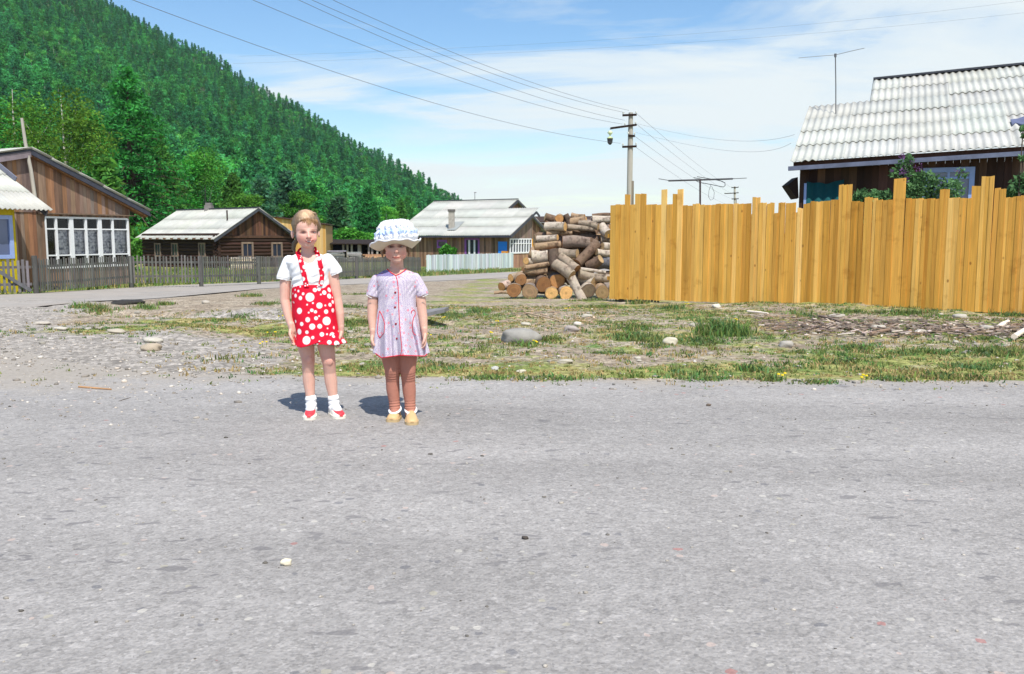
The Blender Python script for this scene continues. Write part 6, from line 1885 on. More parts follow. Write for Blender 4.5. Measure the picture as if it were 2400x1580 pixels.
# T-shirt
rnd_w = lambda a, k: 1 + .014 * math.sin(3 * a + 5 * k) + .010 * math.sin(7 * a + 9 * k)
sp = [rings([(A(721, 592, .01), .050, .046), (A(722, 598, .005), .085, .060), (A(722, 604, .003), .130, .066), (A(724, 615, .0), .139, .076), (A(726, 632, .0), .118, .079), (A(728, 650, .0), .109, .080), (A(730, 672, .0), .1105, .080), (A(731, 684, .0), .108, .078)], 48, rnd_w),
      cap([A(678, 613.5, .009), A(671, 633, .009), A(666.5, 647, .007), A(665.5, 651, .006)], [.0385, .0415, .0425, .0430], 16), cap([A(768, 609.5, .009), A(777, 622, .009), A(784.5, 633, .008), A(786, 637, .008)], [.0385, .0405, .0415, .0420], 16)]
sh = blob(sp, .0032, 5, .5)
v = arr(sh); xs_, ys_ = projv(v)
v[:, 1] += .0052 * np.sin(ys_ * .36 + .12 * xs_ + 1.6 * np.sin(xs_ * .09) + .8 * np.sin(xs_ * .23)) * np.exp(-((ys_ - 657) / 13) ** 2) * (.35 + .65 * np.sin(xs_ * .06 + 1) ** 2) + .0025 * np.sin(xs_ * .30 + ys_ * .22) * np.exp(-((ys_ - 632) / 16) ** 2)
sh.vertices.foreach_set('co', v.ravel()); sh.update()
NECK = [(692, 575), (700, 592), (706, 606), (713, 614.5), (722, 618), (733, 615.5), (741, 606), (746, 592), (754, 575)]
def cut_sleeve(x, y, c, n):
    if inpoly(x, y, NECK) and c.y < Y0 + .04: return True
    if y < 596 and c.y < Y0 + .05 and 700 < x < 745: return True
    if n.z < -.72 and ((x < 684 and y > 650) or (x > 770 and y > 634)): return True
    # slanting sleeve ends
    if x < 684 and y > 653.5 + (x - 648) * .13: return True
    if x > 772 and y > 648 - (x - 772) * .36: return True
    return False
cutfaces(sh, cut_sleeve)
setcol(sh, np.ones((len(sh.vertices), 3))); so_ = put(sh, 't_shirt', MAT_TSHIRT, g1)
md = so_.modifiers.new('t', 'SOLIDIFY'); md.thickness = .003; md.offset = -1
BVS = world_bvh(so_)
for pts in ([(649.5, 652.5), (657, 654), (666, 656), (675, 657.5), (682, 658)], [(773, 647), (781, 645), (789, 642), (796, 639)]):
    trim(pts, [BVS], .0022, 'cuff', MAT_TSHIRT, so_, .0005, Y0 - .03)
trim([(706, 606), (709, 610), (713, 614.5), (718, 617.2), (722, 618), (728, 617), (733, 615.5), (737, 611), (741, 606)], [BVS, BV1], .0020, 'neckband', MAT_TSHIRT, so_, .0005, Y0 - .05)

# skirt: outer wrap and the layer under it
def skirt(rr, hem, seed, name, dots, seedw, amp):
    wv = lambda a, k: 1 + amp * (k ** 1.5) * (math.sin(8 * a + seedw) + .5 * math.sin(13 * a + 2 * seedw)) + .012 * math.sin(4 * a + 3 * k + seedw)
    me = blob([rings(rr, 110, wv)], .0030, 2, .4)
    cutfaces(me, lambda x, y, c, n: y > np.interp(x, [h[0] for h in hem], [h[1] for h in hem]) or n.z < -.9 or (n.z > .9 and y < 676))
    v = arr(me); col = np.tile(np.array([.66, .010, .035], np.float32), (len(v), 1))
    bv = bvh_of(me)
    cen = [(np.array(onto([bv], x, y, 0, Y0)), r * S0 * .36 * 1.0) for x, y, r in dots]
    r_ = np.random.RandomState(seed); tries = 0; nv = len(v)
    need = [(.0150, 9), (.0100, 16), (.0052, 75)]
    for rad, cnt in need:
        done = 0; t = 0
        while done < cnt and t < 4000:
            t += 1; p = v[r_.randint(nv)]
            if all(np.linalg.norm(p - c) > (r0 + rad) * 1.13 + .002 for c, r0 in cen):
                cen.append((p.copy(), rad * r_.uniform(.85, 1.1))); done += 1
    W_ = np.array([.82, .80, .79])
    for c, r0 in cen:
        dd = np.linalg.norm(v - c, axis=1); k = (1 - sstep(r0 - .0014, r0 + .0014, dd))[:, None]; col = col * (1 - k) + W_ * k
    setcol(me, col); o = put(me, name, MAT_DOTS, g1); md = o.modifiers.new('t', 'SOLIDIFY'); md.thickness = .0025; md.offset = -1
    return o
def z2(x, y, r): return 620 + x / 2.798, 460 + y / 2.798, r
DOTS = [z2(*q) for q in ((297, 662, 28), (360, 717, 19), (228, 752, 20), (408, 818, 27), (312, 855, 19), (283, 810, 16), (362, 853, 15), (447, 913, 21), (275, 945, 27), (228, 888, 18), (235, 668, 13), (203, 652, 12), (392, 632, 14), (425, 655, 16),
        (430, 712, 12), (222, 622, 8), (253, 640, 9), (357, 610, 11), (448, 748, 14), (404, 757, 14), (310, 748, 11), (334, 758, 10), (338, 800, 12), (376, 906, 14), (316, 927, 10), (278, 892, 11), (243, 838, 13), (455, 862, 10), (330, 615, 13))]
o1 = skirt([(A(729.5, 666), .1095, .080), (A(730, 674), .1125, .083), (A(733, 692), .1215, .090), (A(736, 715), .127, .097), (A(737, 740), .128, .103), (A(743, 780), .127, .112), (A(747, 805), .147, .126), (A(750, 820), .158, .132)],
           [(660, 780), (683, 797), (694, 812), (706, 815), (722, 811), (742, 804), (760, 797), (780, 787), (799, 776), (820, 768)], 4, 'skirt', DOTS, 1.1, .030)
o2 = skirt([(A(738, 740), .118, .094), (A(745, 780), .126, .105), (A(754, 800), .146, .115), (A(757, 812), .152, .120)],
           [(690, 806), (705, 808), (730, 807), (760, 808), (785, 809), (805, 805), (816, 803), (840, 800)], 6, 'skirt_layer', [z2(425, 958, 14), z2(475, 965, 18), z2(520, 950, 17), z2(495, 905, 8)], 2.2, .040)
BVK = world_bvh(o1)
def strap(pts, wpx_):
    me_pts = resample(pts, 34)
    o = ribbon(me_pts, wpx_, [BVS, BV1, BVK], 'strap', MAT_DOTS, g1, .0055, None, Y0 - .03, .003)
    return o
st = [strap([(698, 590), (700, 597), (704, 606), (709, 628), (714, 650), (717, 664), (719, 673)], 11.5), strap([(741, 587), (744, 595), (748, 605), (752, 626), (755, 645), (753, 660), (750, 671)], 10.5)]
for k, o in enumerate(st):
    r_ = np.random.RandomState(20 + k); v = arr(o.data); col = np.tile(np.array([.66, .010, .035], np.float32), (len(v), 1))
    # finer mesh for the dots
    bm = bmesh.new(); bm.from_mesh(o.data); bmesh.ops.remove_doubles(bm, verts=bm.verts, dist=.0003); bmesh.ops.subdivide_edges(bm, edges=bm.edges, cuts=3, use_grid_fill=True); bm.to_mesh(o.data); bm.free()
    for a_ in [a_.name for a_ in o.data.attributes if a_.name == 'col']: o.data.attributes.remove(o.data.attributes[a_])
    v = arr(o.data); col = np.tile(np.array([.66, .010, .035], np.float32), (len(v), 1)); cen = []
    for rad, cnt in ((.0125, 2), (.0080, 2), (.0042, 6)):
        t = 0; done = 0
        while done < cnt and t < 600:
            t += 1; p = v[r_.randint(len(v))]
            if all(np.linalg.norm(p - c) > (r0 + rad) * 1.1 for c, r0 in cen): cen.append((p.copy(), rad)); done += 1
    for c, r0 in cen:
        dd = np.linalg.norm(v - c, axis=1); kk = (1 - sstep(r0 - .0012, r0 + .0012, dd))[:, None]; col = col * (1 - kk) + np.array([.82, .80, .79]) * kk
    o.data.polygons.foreach_set('use_smooth', np.ones(len(o.data.polygons), bool)); setcol(o.data, col)
m = MB(); pa_, pb_ = onto([BVS, BV1, BVK], 698, 591, .003, Y0), onto([BVS, BV1, BVK], 741, 588, .003, Y0)
m.tube([pa_, A(701, 586, -.022), A(704, 583, .008), A(709, 582, .030), A(722, 582, .040), A(735, 581, .030), A(739.5, 581, .008), A(740, 584, -.022), pb_], [.0065] * 9, 8, (.66, .012, .035)); m.build('neck_strap', MAT_DOTS, g1)
# socks and shoes
for (x0, x1, toe, dr) in ((728.5, 731.5, (723.5, 988.5), (-.14, -1)), (781.5, 786, (800, 985.5), (.50, -.86))):
    t = G(*toe); la = A(x1 - 2, 948, .01); ank = Vector((la.x, la.y, 0)); dv = (Vector((t.x, t.y, 0)) - ank).normalized(); dr = (dv.x, dv.y)
    pts = [A(x0, 931, .012)]; rr = [.0285]
    bot = Vector((ank.x, ank.y, .045)); top = A(x0, 933, .012)
    q = []; rr = []
    for k in range(15):
        f = k / 14; q.append(top.lerp(bot, f)); rr.append(.0305 + .0017 * math.sin(f * 15 + x0) + .0009 * math.sin(f * 31 + 2 * x0) + .004 * f + (.003 if k < 2 else 0))
    m = MB(); m.mesh(*cap(q, rr, 18), (1, 1, 1), 0, True); fwd_ = Vector((dr[0], dr[1], 0)).normalized()
    m.mesh(*cap([bot + Vector((0, 0, .02)), bot + fwd_ * .06 + Vector((0, 0, .008))], [.030, .024], 14), (1, 1, 1), 0, True); m.build('sock', MAT_SOCK, g1)
    def c1(t_, a_):
        if t_ > .50 and .17 < a_ < .83: return (.70, .045, .06)
        if t_ > .38 and .3 < a_ < .7: return (.74, .10, .10)
        return (.78, .74, .66)
    shoe(g1, t, dr, (Vector((t.x, t.y, 0)) - ank).length + .045, .074, c1, (.76, .72, .62), hi=.055)

# ================================================================== younger girl, white hat
Y1 = 4.99; S1 = Y1 / FOC
g2 = thing('person', 'younger girl in ruffled white hat, pale flower print dress and brown leggings', 'person', (P(940, 985, Y1).x, Y1, 0), 'girls standing on the road')
def B(x, y, d=0): return P(x, y, Y1 + d)
parts = [
    ell(B(927, 566, -.005), (.074, .090, .082)), ell(B(928.5, 588, -.045), (.0585, .060, .067)), ell(B(930.5, 610, -.075), (.024, .022, .018)),
    ell(B(914, 597, -.058), (.026, .026, .026)), ell(B(943.5, 596, -.058), (.025, .026, .026)),
    cap([B(928.5, 579, -.098), B(929.3, 586, -.105), B(929.5, 589.5, -.109)], [.0058, .0078, .0094]), ell(B(925.4, 590.4, -.101), (.0064, .0075, .005)), ell(B(933.2, 590.4, -.101), (.0064, .0075, .005)),
    ell(B(929.5, 603.5, -.089), (.021, .014, .013)),
    ell(B(894.5, 583, .0), (.0075, .017, .025), Matrix.Rotation(.3, 3, 'Z')), ell(B(958, 582, .0), (.0075, .016, .024), Matrix.Rotation(-.3, 3, 'Z')),
    cap([B(930, 606, .0), B(930, 636, .005)], [.036, .040]),
    rings([(B(930, 628, .005), .045, .04), (B(930, 642, .005), .108, .058), (B(930, 660, .0), .112, .068), (B(930, 690, .0), .095, .07), (B(931, 730, .006), .093, .066), (B(934, 780, .012), .100, .066), (B(936, 815, .014), .105, .064), (B(937, 828, .012), .08, .05)], 40),
    cap([B(883, 657, .01), B(876, 685, .01), B(873, 715, .008), B(872.5, 745, -.005), B(874.5, 782, -.03)], [.030, .032, .0300, .027, .018]),
    cap([B(973, 654, .01), B(983, 685, .01), B(987, 715, .008), B(991.5, 745, -.002), B(995, 778, -.02)], [.030, .032, .030, .026, .018]),
    cap([B(913, 815), B(917, 840, .0), B(919.5, 866, -.01), B(920, 890, .008), B(921, 912, .012), B(924, 940, .012), B(926, 962, .01)], [.058, .050, .040, .035, .036, .028, .026]),
    cap([B(954, 815), B(955, 840, .0), B(956, 868, -.01), B(957, 892, .006), B(959, 915, .010), B(961, 943, .008), B(962, 966, .006)], [.058, .050, .040, .035, .036, .028, .026]),
]
parts += hand(B(874.5, 783, -.032), (.03, -.05, -1), (.25, 1, 0), (.95, -.2, -.1), .108, .9)
parts += hand(B(995, 779, -.022), (.03, -.05, -1), (-.25, 1, 0), (-.95, -.2, -.1), .108, 1.25)
body = blob(parts, .0025, 3, .5)
soften(body, B(0, 622).z, 14, [(B(929.4, 588, -.11), .016)])
v = arr(body); nr = vnorm(body)
for ex, ey in ((916.3, 578.5), (939.5, 577.7)):
    x, y = projv(v); k = np.exp(-(((x - ex) / 7.5) ** 2 + ((y - ey) / 4.4) ** 2)) * (nr[:, 1] < 0); v[:, 1] += k * .008
body.vertices.foreach_set('co', v.ravel()); body.update()
col = np.ones((len(v), 3), np.float32)
col = face_paint(v, nr, [(910, 597, 11, 9, 0, (1.0, .76, .74), .9), (947, 596, 10, 9, 0, (1.0, .76, .74), .9), (929.5, 589, 5.5, 4, 0, (1.04, .88, .86), .8),
                         (915.5, 573.5, 9, 1.5, -.08, (.48, .40, .35), .6), (940, 572.7, 9, 1.5, .08, (.48, .40, .35), .6),
                         (916.3, 578.0, 8.4, 3.4, 0, (.26, .18, .18), .6), (939.5, 577.2, 8.4, 3.4, 0, (.26, .18, .18), .6),  # dark lashes plus shade of the sockets, put into the skin colour
                         ] + arc(929.3, 604.0, 7.6, 1.0, 2.2, 2.6, (.90, .55, .53), .6, 11, -.5, .7) + arc(929.3, 603.8, 9.0, 1.5, 1.5, .9, (.28, .09, .09), .4, 13, -.5, .2) + [
                         (924.6, 592.8, 1.7, 1.0, 0, (.45, .28, .26), .5), (934.2, 592.6, 1.7, 1.0, 0, (.45, .28, .26), .5)], col)
bo = put(body, 'body', MAT_SKIN2, g2); setcol(body, col); BV2 = world_bvh(bo)
eyes(g2, BV2, ((916.5, 578.9), (939.3, 578.1)), (.0105, .0075, .0038), (.05, .05, .05))
hp = [ell(B(927, 562, .02), (.080, .088, .088)), ell(B(899, 582, .008), (.012, .035, .032)), ell(B(955.5, 580, .006), (.011, .035, .030)), ell(B(928, 590, .055), (.062, .04, .075)),
      cap([B(897, 575, -.02), B(895, 592, -.02), B(897, 604, -.01)], [.009, .009, .004]), cap([B(956.5, 574, -.02), B(959, 590, -.02), B(957.5, 600, -.015)], [.008, .008, .004])]
hair = blob(hp, .0032, 2, .4)
cutfaces(hair, lambda x, y, c, n: inpoly(x, y, [(904, 640), (902, 590), (904, 568), (915, 560), (945, 560), (952, 568), (953, 590), (951, 640)]) and c.y < Y1 - .02)
setcol(hair, np.full((len(hair.vertices), 3), .75)); put(hair, 'hair', MAT_HAIR, g2)
# dress
fold = lambda a, k: 1 + (.16 * max(0, k - .30) ** 1.15) * (math.sin(9 * a + .6) + .55 * math.sin(5 * a + 1.9)) + .010 * math.sin(4 * a + 6 * k)
dp = [rings([(B(930, 630, .008), .052, .047), (B(930, 637, .006), .086, .062), (B(930, 644, .003), .116, .068), (B(930, 656, .0), .120, .077), (B(930, 675, .0), .112, .083), (B(930.5, 700, .0), .1085, .085), (B(931, 720, .0), .111, .089), (B(931.5, 740, .0), .117, .095), (B(933, 760, .0), .124, .101), (B(935.5, 783, .0), .132, .109), (B(938, 810, .0), .143, .118), (B(940.5, 842, .0), .153, .127)], 110, fold),
      cap([B(884, 656.5, .009), B(878, 672, .009), B(874.5, 688, .007), B(873.5, 693, .006)], [.0355, .0375, .0385, .0390], 16), cap([B(972, 653.5, .009), B(980, 668, .009), B(988, 684, .007), B(988.8, 689, .006)], [.0355, .0370, .0380, .0385], 16)]
dr_ = blob(dp, .0031, 3, .45)
v = arr(dr_); xs_, ys_ = projv(v)
fr_ = vnorm(dr_)[:, 1] < .2
for x0_, sl_, y0_, wd_, dp_ in ((911, .05, 722, 5.0, .030), (957, .20, 738, 6.5, .034), (892, -.06, 770, 4.5, .024), (981, .14, 745, 4.5, .020), (930, .03, 780, 4.0, .012), (902, .0, 735, 6, -.010), (936, .12, 735, 8, -.010), (970, .18, 740, 6, -.008)):
    v[:, 1] += fr_ * dp_ * .8 * np.exp(-((xs_ - x0_ - sl_ * (ys_ - y0_)) / wd_) ** 2) * sstep(y0_, y0_ + 55, ys_)
v[:, 1] += .003 * np.sin(xs_ * .5 + ys_ * .35) * np.exp(-((ys_ - 680) / 14) ** 2) * np.exp(-((np.abs(xs_ - 930) - 40) / 14) ** 2)
dr_.vertices.foreach_set('co', v.ravel()); dr_.update()
VN_ = [(900, 600), (905, 624), (909, 632), (917, 639), (927.5, 645.5), (938, 641), (948, 634), (955, 626), (960, 600)]
HEM = [(870, 825), (879, 829), (894, 840), (916, 837), (938, 834), (966, 835), (997, 836), (1003, 828), (1012, 826)]
def cut_dress(x, y, c, n):
    if inpoly(x, y, VN_) and c.y < Y1 + .045: return True
    if y < 633 and 905 < x < 955 and c.y < Y1 + .05: return True
    if y > np.interp(x, [h[0] for h in HEM], [h[1] for h in HEM]): return True
    if n.z < -.72 and ((x < 887 and 688 < y < 708) or (x > 973 and 684 < y < 706)): return True
    if x < 886 and y < 720 and y > 691.5 + (x - 860) * .26: return True
    if x > 975 and y < 720 and y > 698.5 - (x - 974) * .33: return True
    return n.z < -.9 and y > 800
cutfaces(dr_, cut_dress)
v = arr(dr_); xs_, ys_ = projv(v); col = np.ones((len(v), 3), np.float32)
yoke = (ys_ < 645 - .18 * np.abs(xs_ - 930)) | ((xs_ < 928) & (ys_ < 649) & (xs_ > 884) & (ys_ < 640 + (928 - xs_) * .12 + 3))
yoke = ((xs_ < 922) & (xs_ > 882) & (ys_ < 647.5)) | ((xs_ > 934) & (xs_ < 964) & (ys_ < 645 - (xs_ - 934) * .55))
col[yoke] = (.42, .40, .66)
setcol(dr_, col); do = put(dr_, 'dress', MAT_PRINT, g2); md = do.modifiers.new('t', 'SOLIDIFY'); md.thickness = .003; md.offset = -1
BVD = world_bvh(do)
trim([(908, 631), (911, 634.5), (917, 639.5), (927.5, 646), (938, 641.5), (948, 634.5), (952, 630)], [BVD, BV2], .0030, 'collar_trim', MAT_REDTRIM, do, .001, Y1 - .05)
def z4(x, y): return 840 + x / 8.706, 680 + y / 8.706
trim([(927.5, 645.5), (931, 657), (933, 672), z4(815, 60), z4(820, 250), z4(828, 450), z4(838, 650), z4(848, 800), z4(866, 980), z4(885, 1150), z4(880, 1260), z4(852, 1345)], [BVD], .0022, 'placket_trim', MAT_REDTRIM, do, .0008, Y1 - .1)
trim([(x, np.interp(x, [h[0] for h in HEM], [h[1] for h in HEM]) - 1.2) for x in np.linspace(880, 1001, 26)], [BVD], .0030, 'hem_trim', MAT_REDTRIM, do, .0005, Y1 - .1, 90)
trim([z4(430, 425), z4(410, 560), z4(395, 720), z4(385, 850), z4(405, 930), z4(440, 975), z4(500, 900), z4(525, 870), z4(540, 700), z4(515, 600), z4(475, 500), z4(435, 430)], [BVD], .0022, 'pocket_trim', MAT_REDTRIM, do, .0008, Y1 - .08)
trim([z4(1075, 480), z4(1085, 430), z4(1130, 400), z4(1160, 450), z4(1155, 510), z4(1125, 560), z4(1110, 640), z4(1100, 760), z4(1110, 850), z4(1145, 905), z4(1175, 920)], [BVD], .0022, 'pocket_trim', MAT_REDTRIM, do, .0008, Y1 - .08)
for q in ((748, 350), (765, 690), (785, 990), (752, 50)):
    c = onto([BVD], *z4(*q), .0015, Y1 - .1); m = MB(); m.mesh(*ell(c, (.0062, .003, .0062)), (.45, .5, .5), 0, True); m.build('button', MAT_REDTRIM, do)
for q in ((155, 95, 270, 165), (1310, 140, 1425, 85)):
    trim([z4(q[0], q[1]), z4((q[0] + q[2]) / 2, (q[1] + q[3]) / 2 + (4 if q[0] < 500 else 2)), z4(q[2], q[3])], [BVD], .0018, 'sleeve_edge', MAT_TSHIRT, do, .0003, Y1 - .04)
# leggings
def legg(pts, rr):
    P_ = [Vector(p) for p in pts]; q = []; r = []
    N_ = 70
    for i in range(N_):
        t = i / (N_ - 1) * (len(P_) - 1); k = min(int(t), len(P_) - 2); f = t - k
        p = P_[k].lerp(P_[k + 1], f); ra = rr[k] + (rr[k + 1] - rr[k]) * f
        y = proj(p)[1]
        wr = .0022 * math.sin(y * 1.15) * math.exp(-((y - 880) / 11) ** 2) + .0030 * math.sin(y * 1.0 + 1) * math.exp(-((y - 952) / 14) ** 2)
        q.append(p); r.append(ra + .0032 + wr)
    return cap(q, r, 20)
lm_ = blob([legg([B(913, 812), B(917, 840, .0), B(919.5, 866, -.01), B(920, 890, .008), B(921, 912, .012), B(924, 940, .012), B(926, 964, .008)], [.060, .052, .042, .036, .036, .0285, .029]),
            legg([B(954, 812), B(955, 840, .0), B(956, 868, -.01), B(957, 892, .006), B(959, 915, .010), B(961, 943, .008), B(962, 968, .004)], [.060, .052, .042, .036, .036, .0285, .029])], .003, 1, .4)
setcol(lm_, np.ones((len(lm_.vertices), 3))); put(lm_, 'leggings', MAT_LEG, g2)
for (toe, dr, ax) in (((917, 993.5), (-.30, -1), 926), ((966, 1000.5), (.12, -1), 963)):
    t = G(*toe); la = B(ax, 966, .006); ank = Vector((la.x, la.y, 0)); dv = (Vector((t.x, t.y, 0)) - ank).normalized(); dr = (dv.x, dv.y)
    m = MB(); ring = [Vector((ank.x, ank.y, .066)) + Vector((math.cos(a), math.sin(a), 0)) * .031 + dv * .012 * math.cos(a - math.atan2(dv.y, dv.x)) - Vector((0, 0, .014 * math.cos(a - math.atan2(dv.y, dv.x)))) for a in np.linspace(0, 2 * PI, 19)]
    m.tube(ring, .0075, 8); m.build('sock', MAT_SOCK, g2)
    def c2(t_, a_):
        if .50 < t_ < .58 and (a_ < .36): return (.80, .78, .74)
        return (.62, .41, .20)
    sh_ = shoe(g2, t, dr, (Vector((t.x, t.y, 0)) - ank).length + .042, .073, c2, (.52, .38, .20), hi=.052)
    fm_ = MB(); fm_.mesh(*cap([Vector((ank.x, ank.y, .075)), Vector((ank.x, ank.y, .04)) + dv * .02], [.028, .027], 12), (1, 1, 1), 0, True); fm_.build('sock', MAT_LEG, g2)
# hat
HC_ = B(929.5, 569, .004)
hat = MB(); lin = MB(); n = 120
TILT = Matrix.Rotation(math.radians(-5), 3, 'Y') @ Matrix.Rotation(math.radians(-3), 3, 'X')
def hp_(a, r, z): return HC_ + TILT @ Vector((math.cos(a) * r * 1.0, math.sin(a) * r * 1.06, z))
def ruff(a, k, ph): return math.sin(a * k + ph) + .5 * math.sin(a * k * 1.7 + ph * 2.1)
WH, BL_ = (1, 1, 1), (.52, .68, 1.0)
tiers = [(.086, .004, .0, WH), (.104, .010, .003, WH), (.116, .020, .006, WH), (.117, .032, .006, WH), (.111, .042, .005, BL_), (.113, .050, .007, BL_), (.109, .062, .008, BL_), (.101, .070, .006, BL_), (.096, .077, .005, WH), (.097, .085, .007, WH), (.090, .095, .007, WH), (.083, .104, .006, WH), (.077, .112, .007, WH), (.062, .120, .007, WH), (.042, .126, .005, WH), (.020, .129, .002, WH), (.002, .129, 0, WH)]
rg = []
for i, (r, z, ru_, c) in enumerate(tiers):
    rg.append([hp_(2 * PI * j / n, r + 1.5 * ru_ * ruff(2 * PI * j / n, 17, i * .35), z + ru_ * .7 * ruff(2 * PI * j / n, 23, i * .6)) for j in range(n)])
rsx = random.Random(2); tone = [rsx.uniform(.0, 1) for _ in range(n)]
for i in range(len(tiers) - 1):
    for j in range(n):
        j2 = (j + 1) % n; c = tiers[i][3]
        if c is BL_:
            t = .5 + .5 * math.sin(j * .9 + 2 * math.sin(j * .31)); c = tuple(a_ + (b_ - a_) * t * .55 for a_, b_ in zip(BL_, (1, 1, 1)))
        hat.face([rg[i][j], rg[i][j2], rg[i + 1][j2], rg[i + 1][j]], c, 0, True)
# gathered frills standing out from the crown
for (r0, z0, lb, cset) in ((.103, .040, 31, 1), (.086, .076, 27, 0), (.109, .020, 29, 0), (.060, .106, 22, 0)):
    ph_ = z0 * 90
    for k in range(3):
        for j in range(n * 2):
            q = []
            for (jj, t) in ((j, k / 3), (j + 1, k / 3), (j + 1, (k + 1) / 3), (j, (k + 1) / 3)):
                a = PI * jj / n; wv_ = math.sin(lb * a + ph_) + .5 * math.sin(lb * 1.63 * a + 2 * ph_)
                q.append(hp_(a, r0 - .006 + t * (.017 + .006 * wv_), z0 + t * (.012 + .006 * math.sin(lb * a * .77 + ph_)) + .004 * t * wv_))
            tt_ = .5 + .5 * math.sin(j * .37 + 2 * math.sin(j * .11))
            hat.face(q, tuple(a_ + (b_ - a_) * tt_ * .6 for a_, b_ in zip(BL_, WH)) if cset else WH, 0, True)
# brim: a shallow bowl, wavy, lowest where it meets the sides of the head
def brim(a, t):
    sd_ = abs(math.cos(a)) ** 2; lf = max(0, -math.cos(a)) ** 2
    r = .083 + (.146 - .083) * t * (1 + .05 * lf - .17 * max(0, math.cos(a)) ** 2)
    z = -.012 - .022 * sd_ * (1 - t) ** .8 - .006 * sd_ + t ** 1.35 * (.017 + .004 * math.sin(5 * a + .8) + .003 * math.sin(11 * a)) + .004 * math.sin(3 * a + 1.2) * t - .012 * lf * t * (1 - t) * 2
    return hp_(a, r * (1 + .015 * math.sin(6 * a) * t), z)
TS = np.linspace(0, 1, 9)
for k in range(8):
    for j in range(n):
        a0_, a1_ = 2 * PI * j / n, 2 * PI * (j + 1) / n
        q = [brim(a0_, TS[k]), brim(a1_, TS[k]), brim(a1_, TS[k + 1]), brim(a0_, TS[k + 1])]
        hat.face([p + Vector((0, 0, .004)) for p in q], WH, 0, True)
        lin.face(list(reversed(q)), WH, 0, True)
for j in range(n):
    a0_, a1_ = 2 * PI * j / n, 2 * PI * (j + 1) / n
    b0_, b1_ = brim(a0_, 0), brim(a1_, 0)
    hat.face([b0_ + Vector((0, 0, .004)), b1_ + Vector((0, 0, .004)), rg[0][(j + 1) % n], rg[0][j]], WH, 0, True)
edge = [brim(2 * PI * j / 120, 1.0) + Vector((0, 0, .003)) for j in range(121)]
hat.tube(edge, .0042, 6, WH, caps=False)
hobj = hat.build('hat', MAT_HAT, g2); weld(hobj, .0002)
lo2 = lin.build('hat_lining', MAT_LINING, hobj); weld(lo2, .0002)
# ------------------------------------------------------------------ stones, grass, wood waste
MAT_STONE = surf('field_stone', (.43, .41, .37), .9, .2, 9, bump=.5, bscale=22)
MAT_GRAVEL = surf('loose_gravel', (.40, .37, .33), .95, .15, 30, bump=0)
MAT_GRASS = leafmat('grass_blades', (.130, .255, .075), trans=.3, hue=0, val=0)
MAT_DEBRIS = surf('wood_waste', (.36, .31, .265), .95, .3, 9, (1, 1, 1), bump=.3)
ICO = None
def ico():
    global ICO
    if ICO is None:
        bm = bmesh.new(); bmesh.ops.create_icosphere(bm, subdivisions=1, radius=1.0)
        v = np.array([x.co[:] for x in bm.verts]); f = np.array([[q.index for q in x.verts] for x in bm.faces]); bm.free(); ICO = (v, f)
    return ICO
def stones_mesh(pos, size, rs, flat=.55):
    v, f = ico(); n = len(pos)
    s = size[:, None, None] * rs.uniform(.6, 1.3, (n, 1, 3)) * np.array([1, 1, flat])
    V = v[None] * (1 + rs.normal(0, .14, (n, len(v), 1))) * s
    a = rs.uniform(0, 6.28, n); ca, sa = np.cos(a)[:, None], np.sin(a)[:, None]
    x = V[..., 0] * ca - V[..., 1] * sa; y = V[..., 0] * sa + V[..., 1] * ca
    V = np.stack([x, y, V[..., 2]], -1) + pos[:, None, :]
    F = f[None] + (np.arange(n) * len(v))[:, None, None]
    return V.reshape(-1, 3), F.reshape(-1, 3), len(f)
rs = np.random.RandomState(21)
def scatter(n, x0, x1, y0, y1, wf):
    x = rs.uniform(x0, x1, n); y = rs.uniform(y0, y1, n)
    k = rs.uniform(0, 1, n) < wf(x, y)
    return x[k], y[k]
# loose gravel
def w_gr(x, y):
    e = edge_y(x)
    left = sstep(-.4, -2.4, x) * 0 + (1 - sstep(-2.8, -.6, x)) * np.exp(-((y - e - .2) / 1.6) ** 2)
    rim = np.exp(-((y - e + .05) / .35) ** 2) * .55 + np.exp(-((y - e + .35) / .7) ** 2) * .22 * sstep(2, 6, x)
    lo, up = poly_sd(x, y)
    verge = (.16 + .14 * np.clip(wob(x, y, 1.3, 5), 0, 1)) * sstep(e, e + .3, y) * (y < lo - .3)
    return np.clip(np.maximum(np.maximum(left, rim), verge), 0, 1)
gx_, gy_ = scatter(26000, -9.5, 10, 4.8, 15.5, w_gr)
sz = rs.lognormal(math.log(.0085), .45, len(gx_)); sz = np.clip(sz, .004, .026)
road_here = gy_ < edge_y(gx_)
pos = np.stack([gx_, gy_, ground_z(gx_, gy_) + np.where(road_here, .008, .0) + sz * .15], 1)
V, F, nf = stones_mesh(pos, sz, rs)
tone = np.repeat(rs.uniform(.5, 1.4, len(pos)) ** 1.2, nf); warm = np.repeat(rs.uniform(.85, 1.05, len(pos)), nf)
tag(np_obj('gravel', V, F, MAT_GRAVEL, np.stack([tone, tone * (.5 + .5 * warm), tone * warm], 1)), kind='stuff')
# sparse loose grit on the asphalt
gx_, gy_ = scatter(1500, -5, 6, 1.6, 6.3, lambda x, y: np.full_like(x, .8) * (y < edge_y(x) - .1))
sz = np.clip(rs.lognormal(math.log(.0045), .4, len(gx_)), .002, .010)
pos = np.stack([gx_, gy_, ground_z(gx_, gy_) + .008 + sz * .2], 1)
V, F, nf = stones_mesh(pos, sz, rs)
tone = np.repeat(np.where(rs.uniform(0, 1, len(pos)) < .45, rs.uniform(.2, .5, len(pos)), rs.uniform(.6, 1.15, len(pos))), nf)
tag(np_obj('road_grit', V, F, MAT_GRAVEL, np.stack([tone, tone * .98, tone * .94], 1)), kind='stuff')

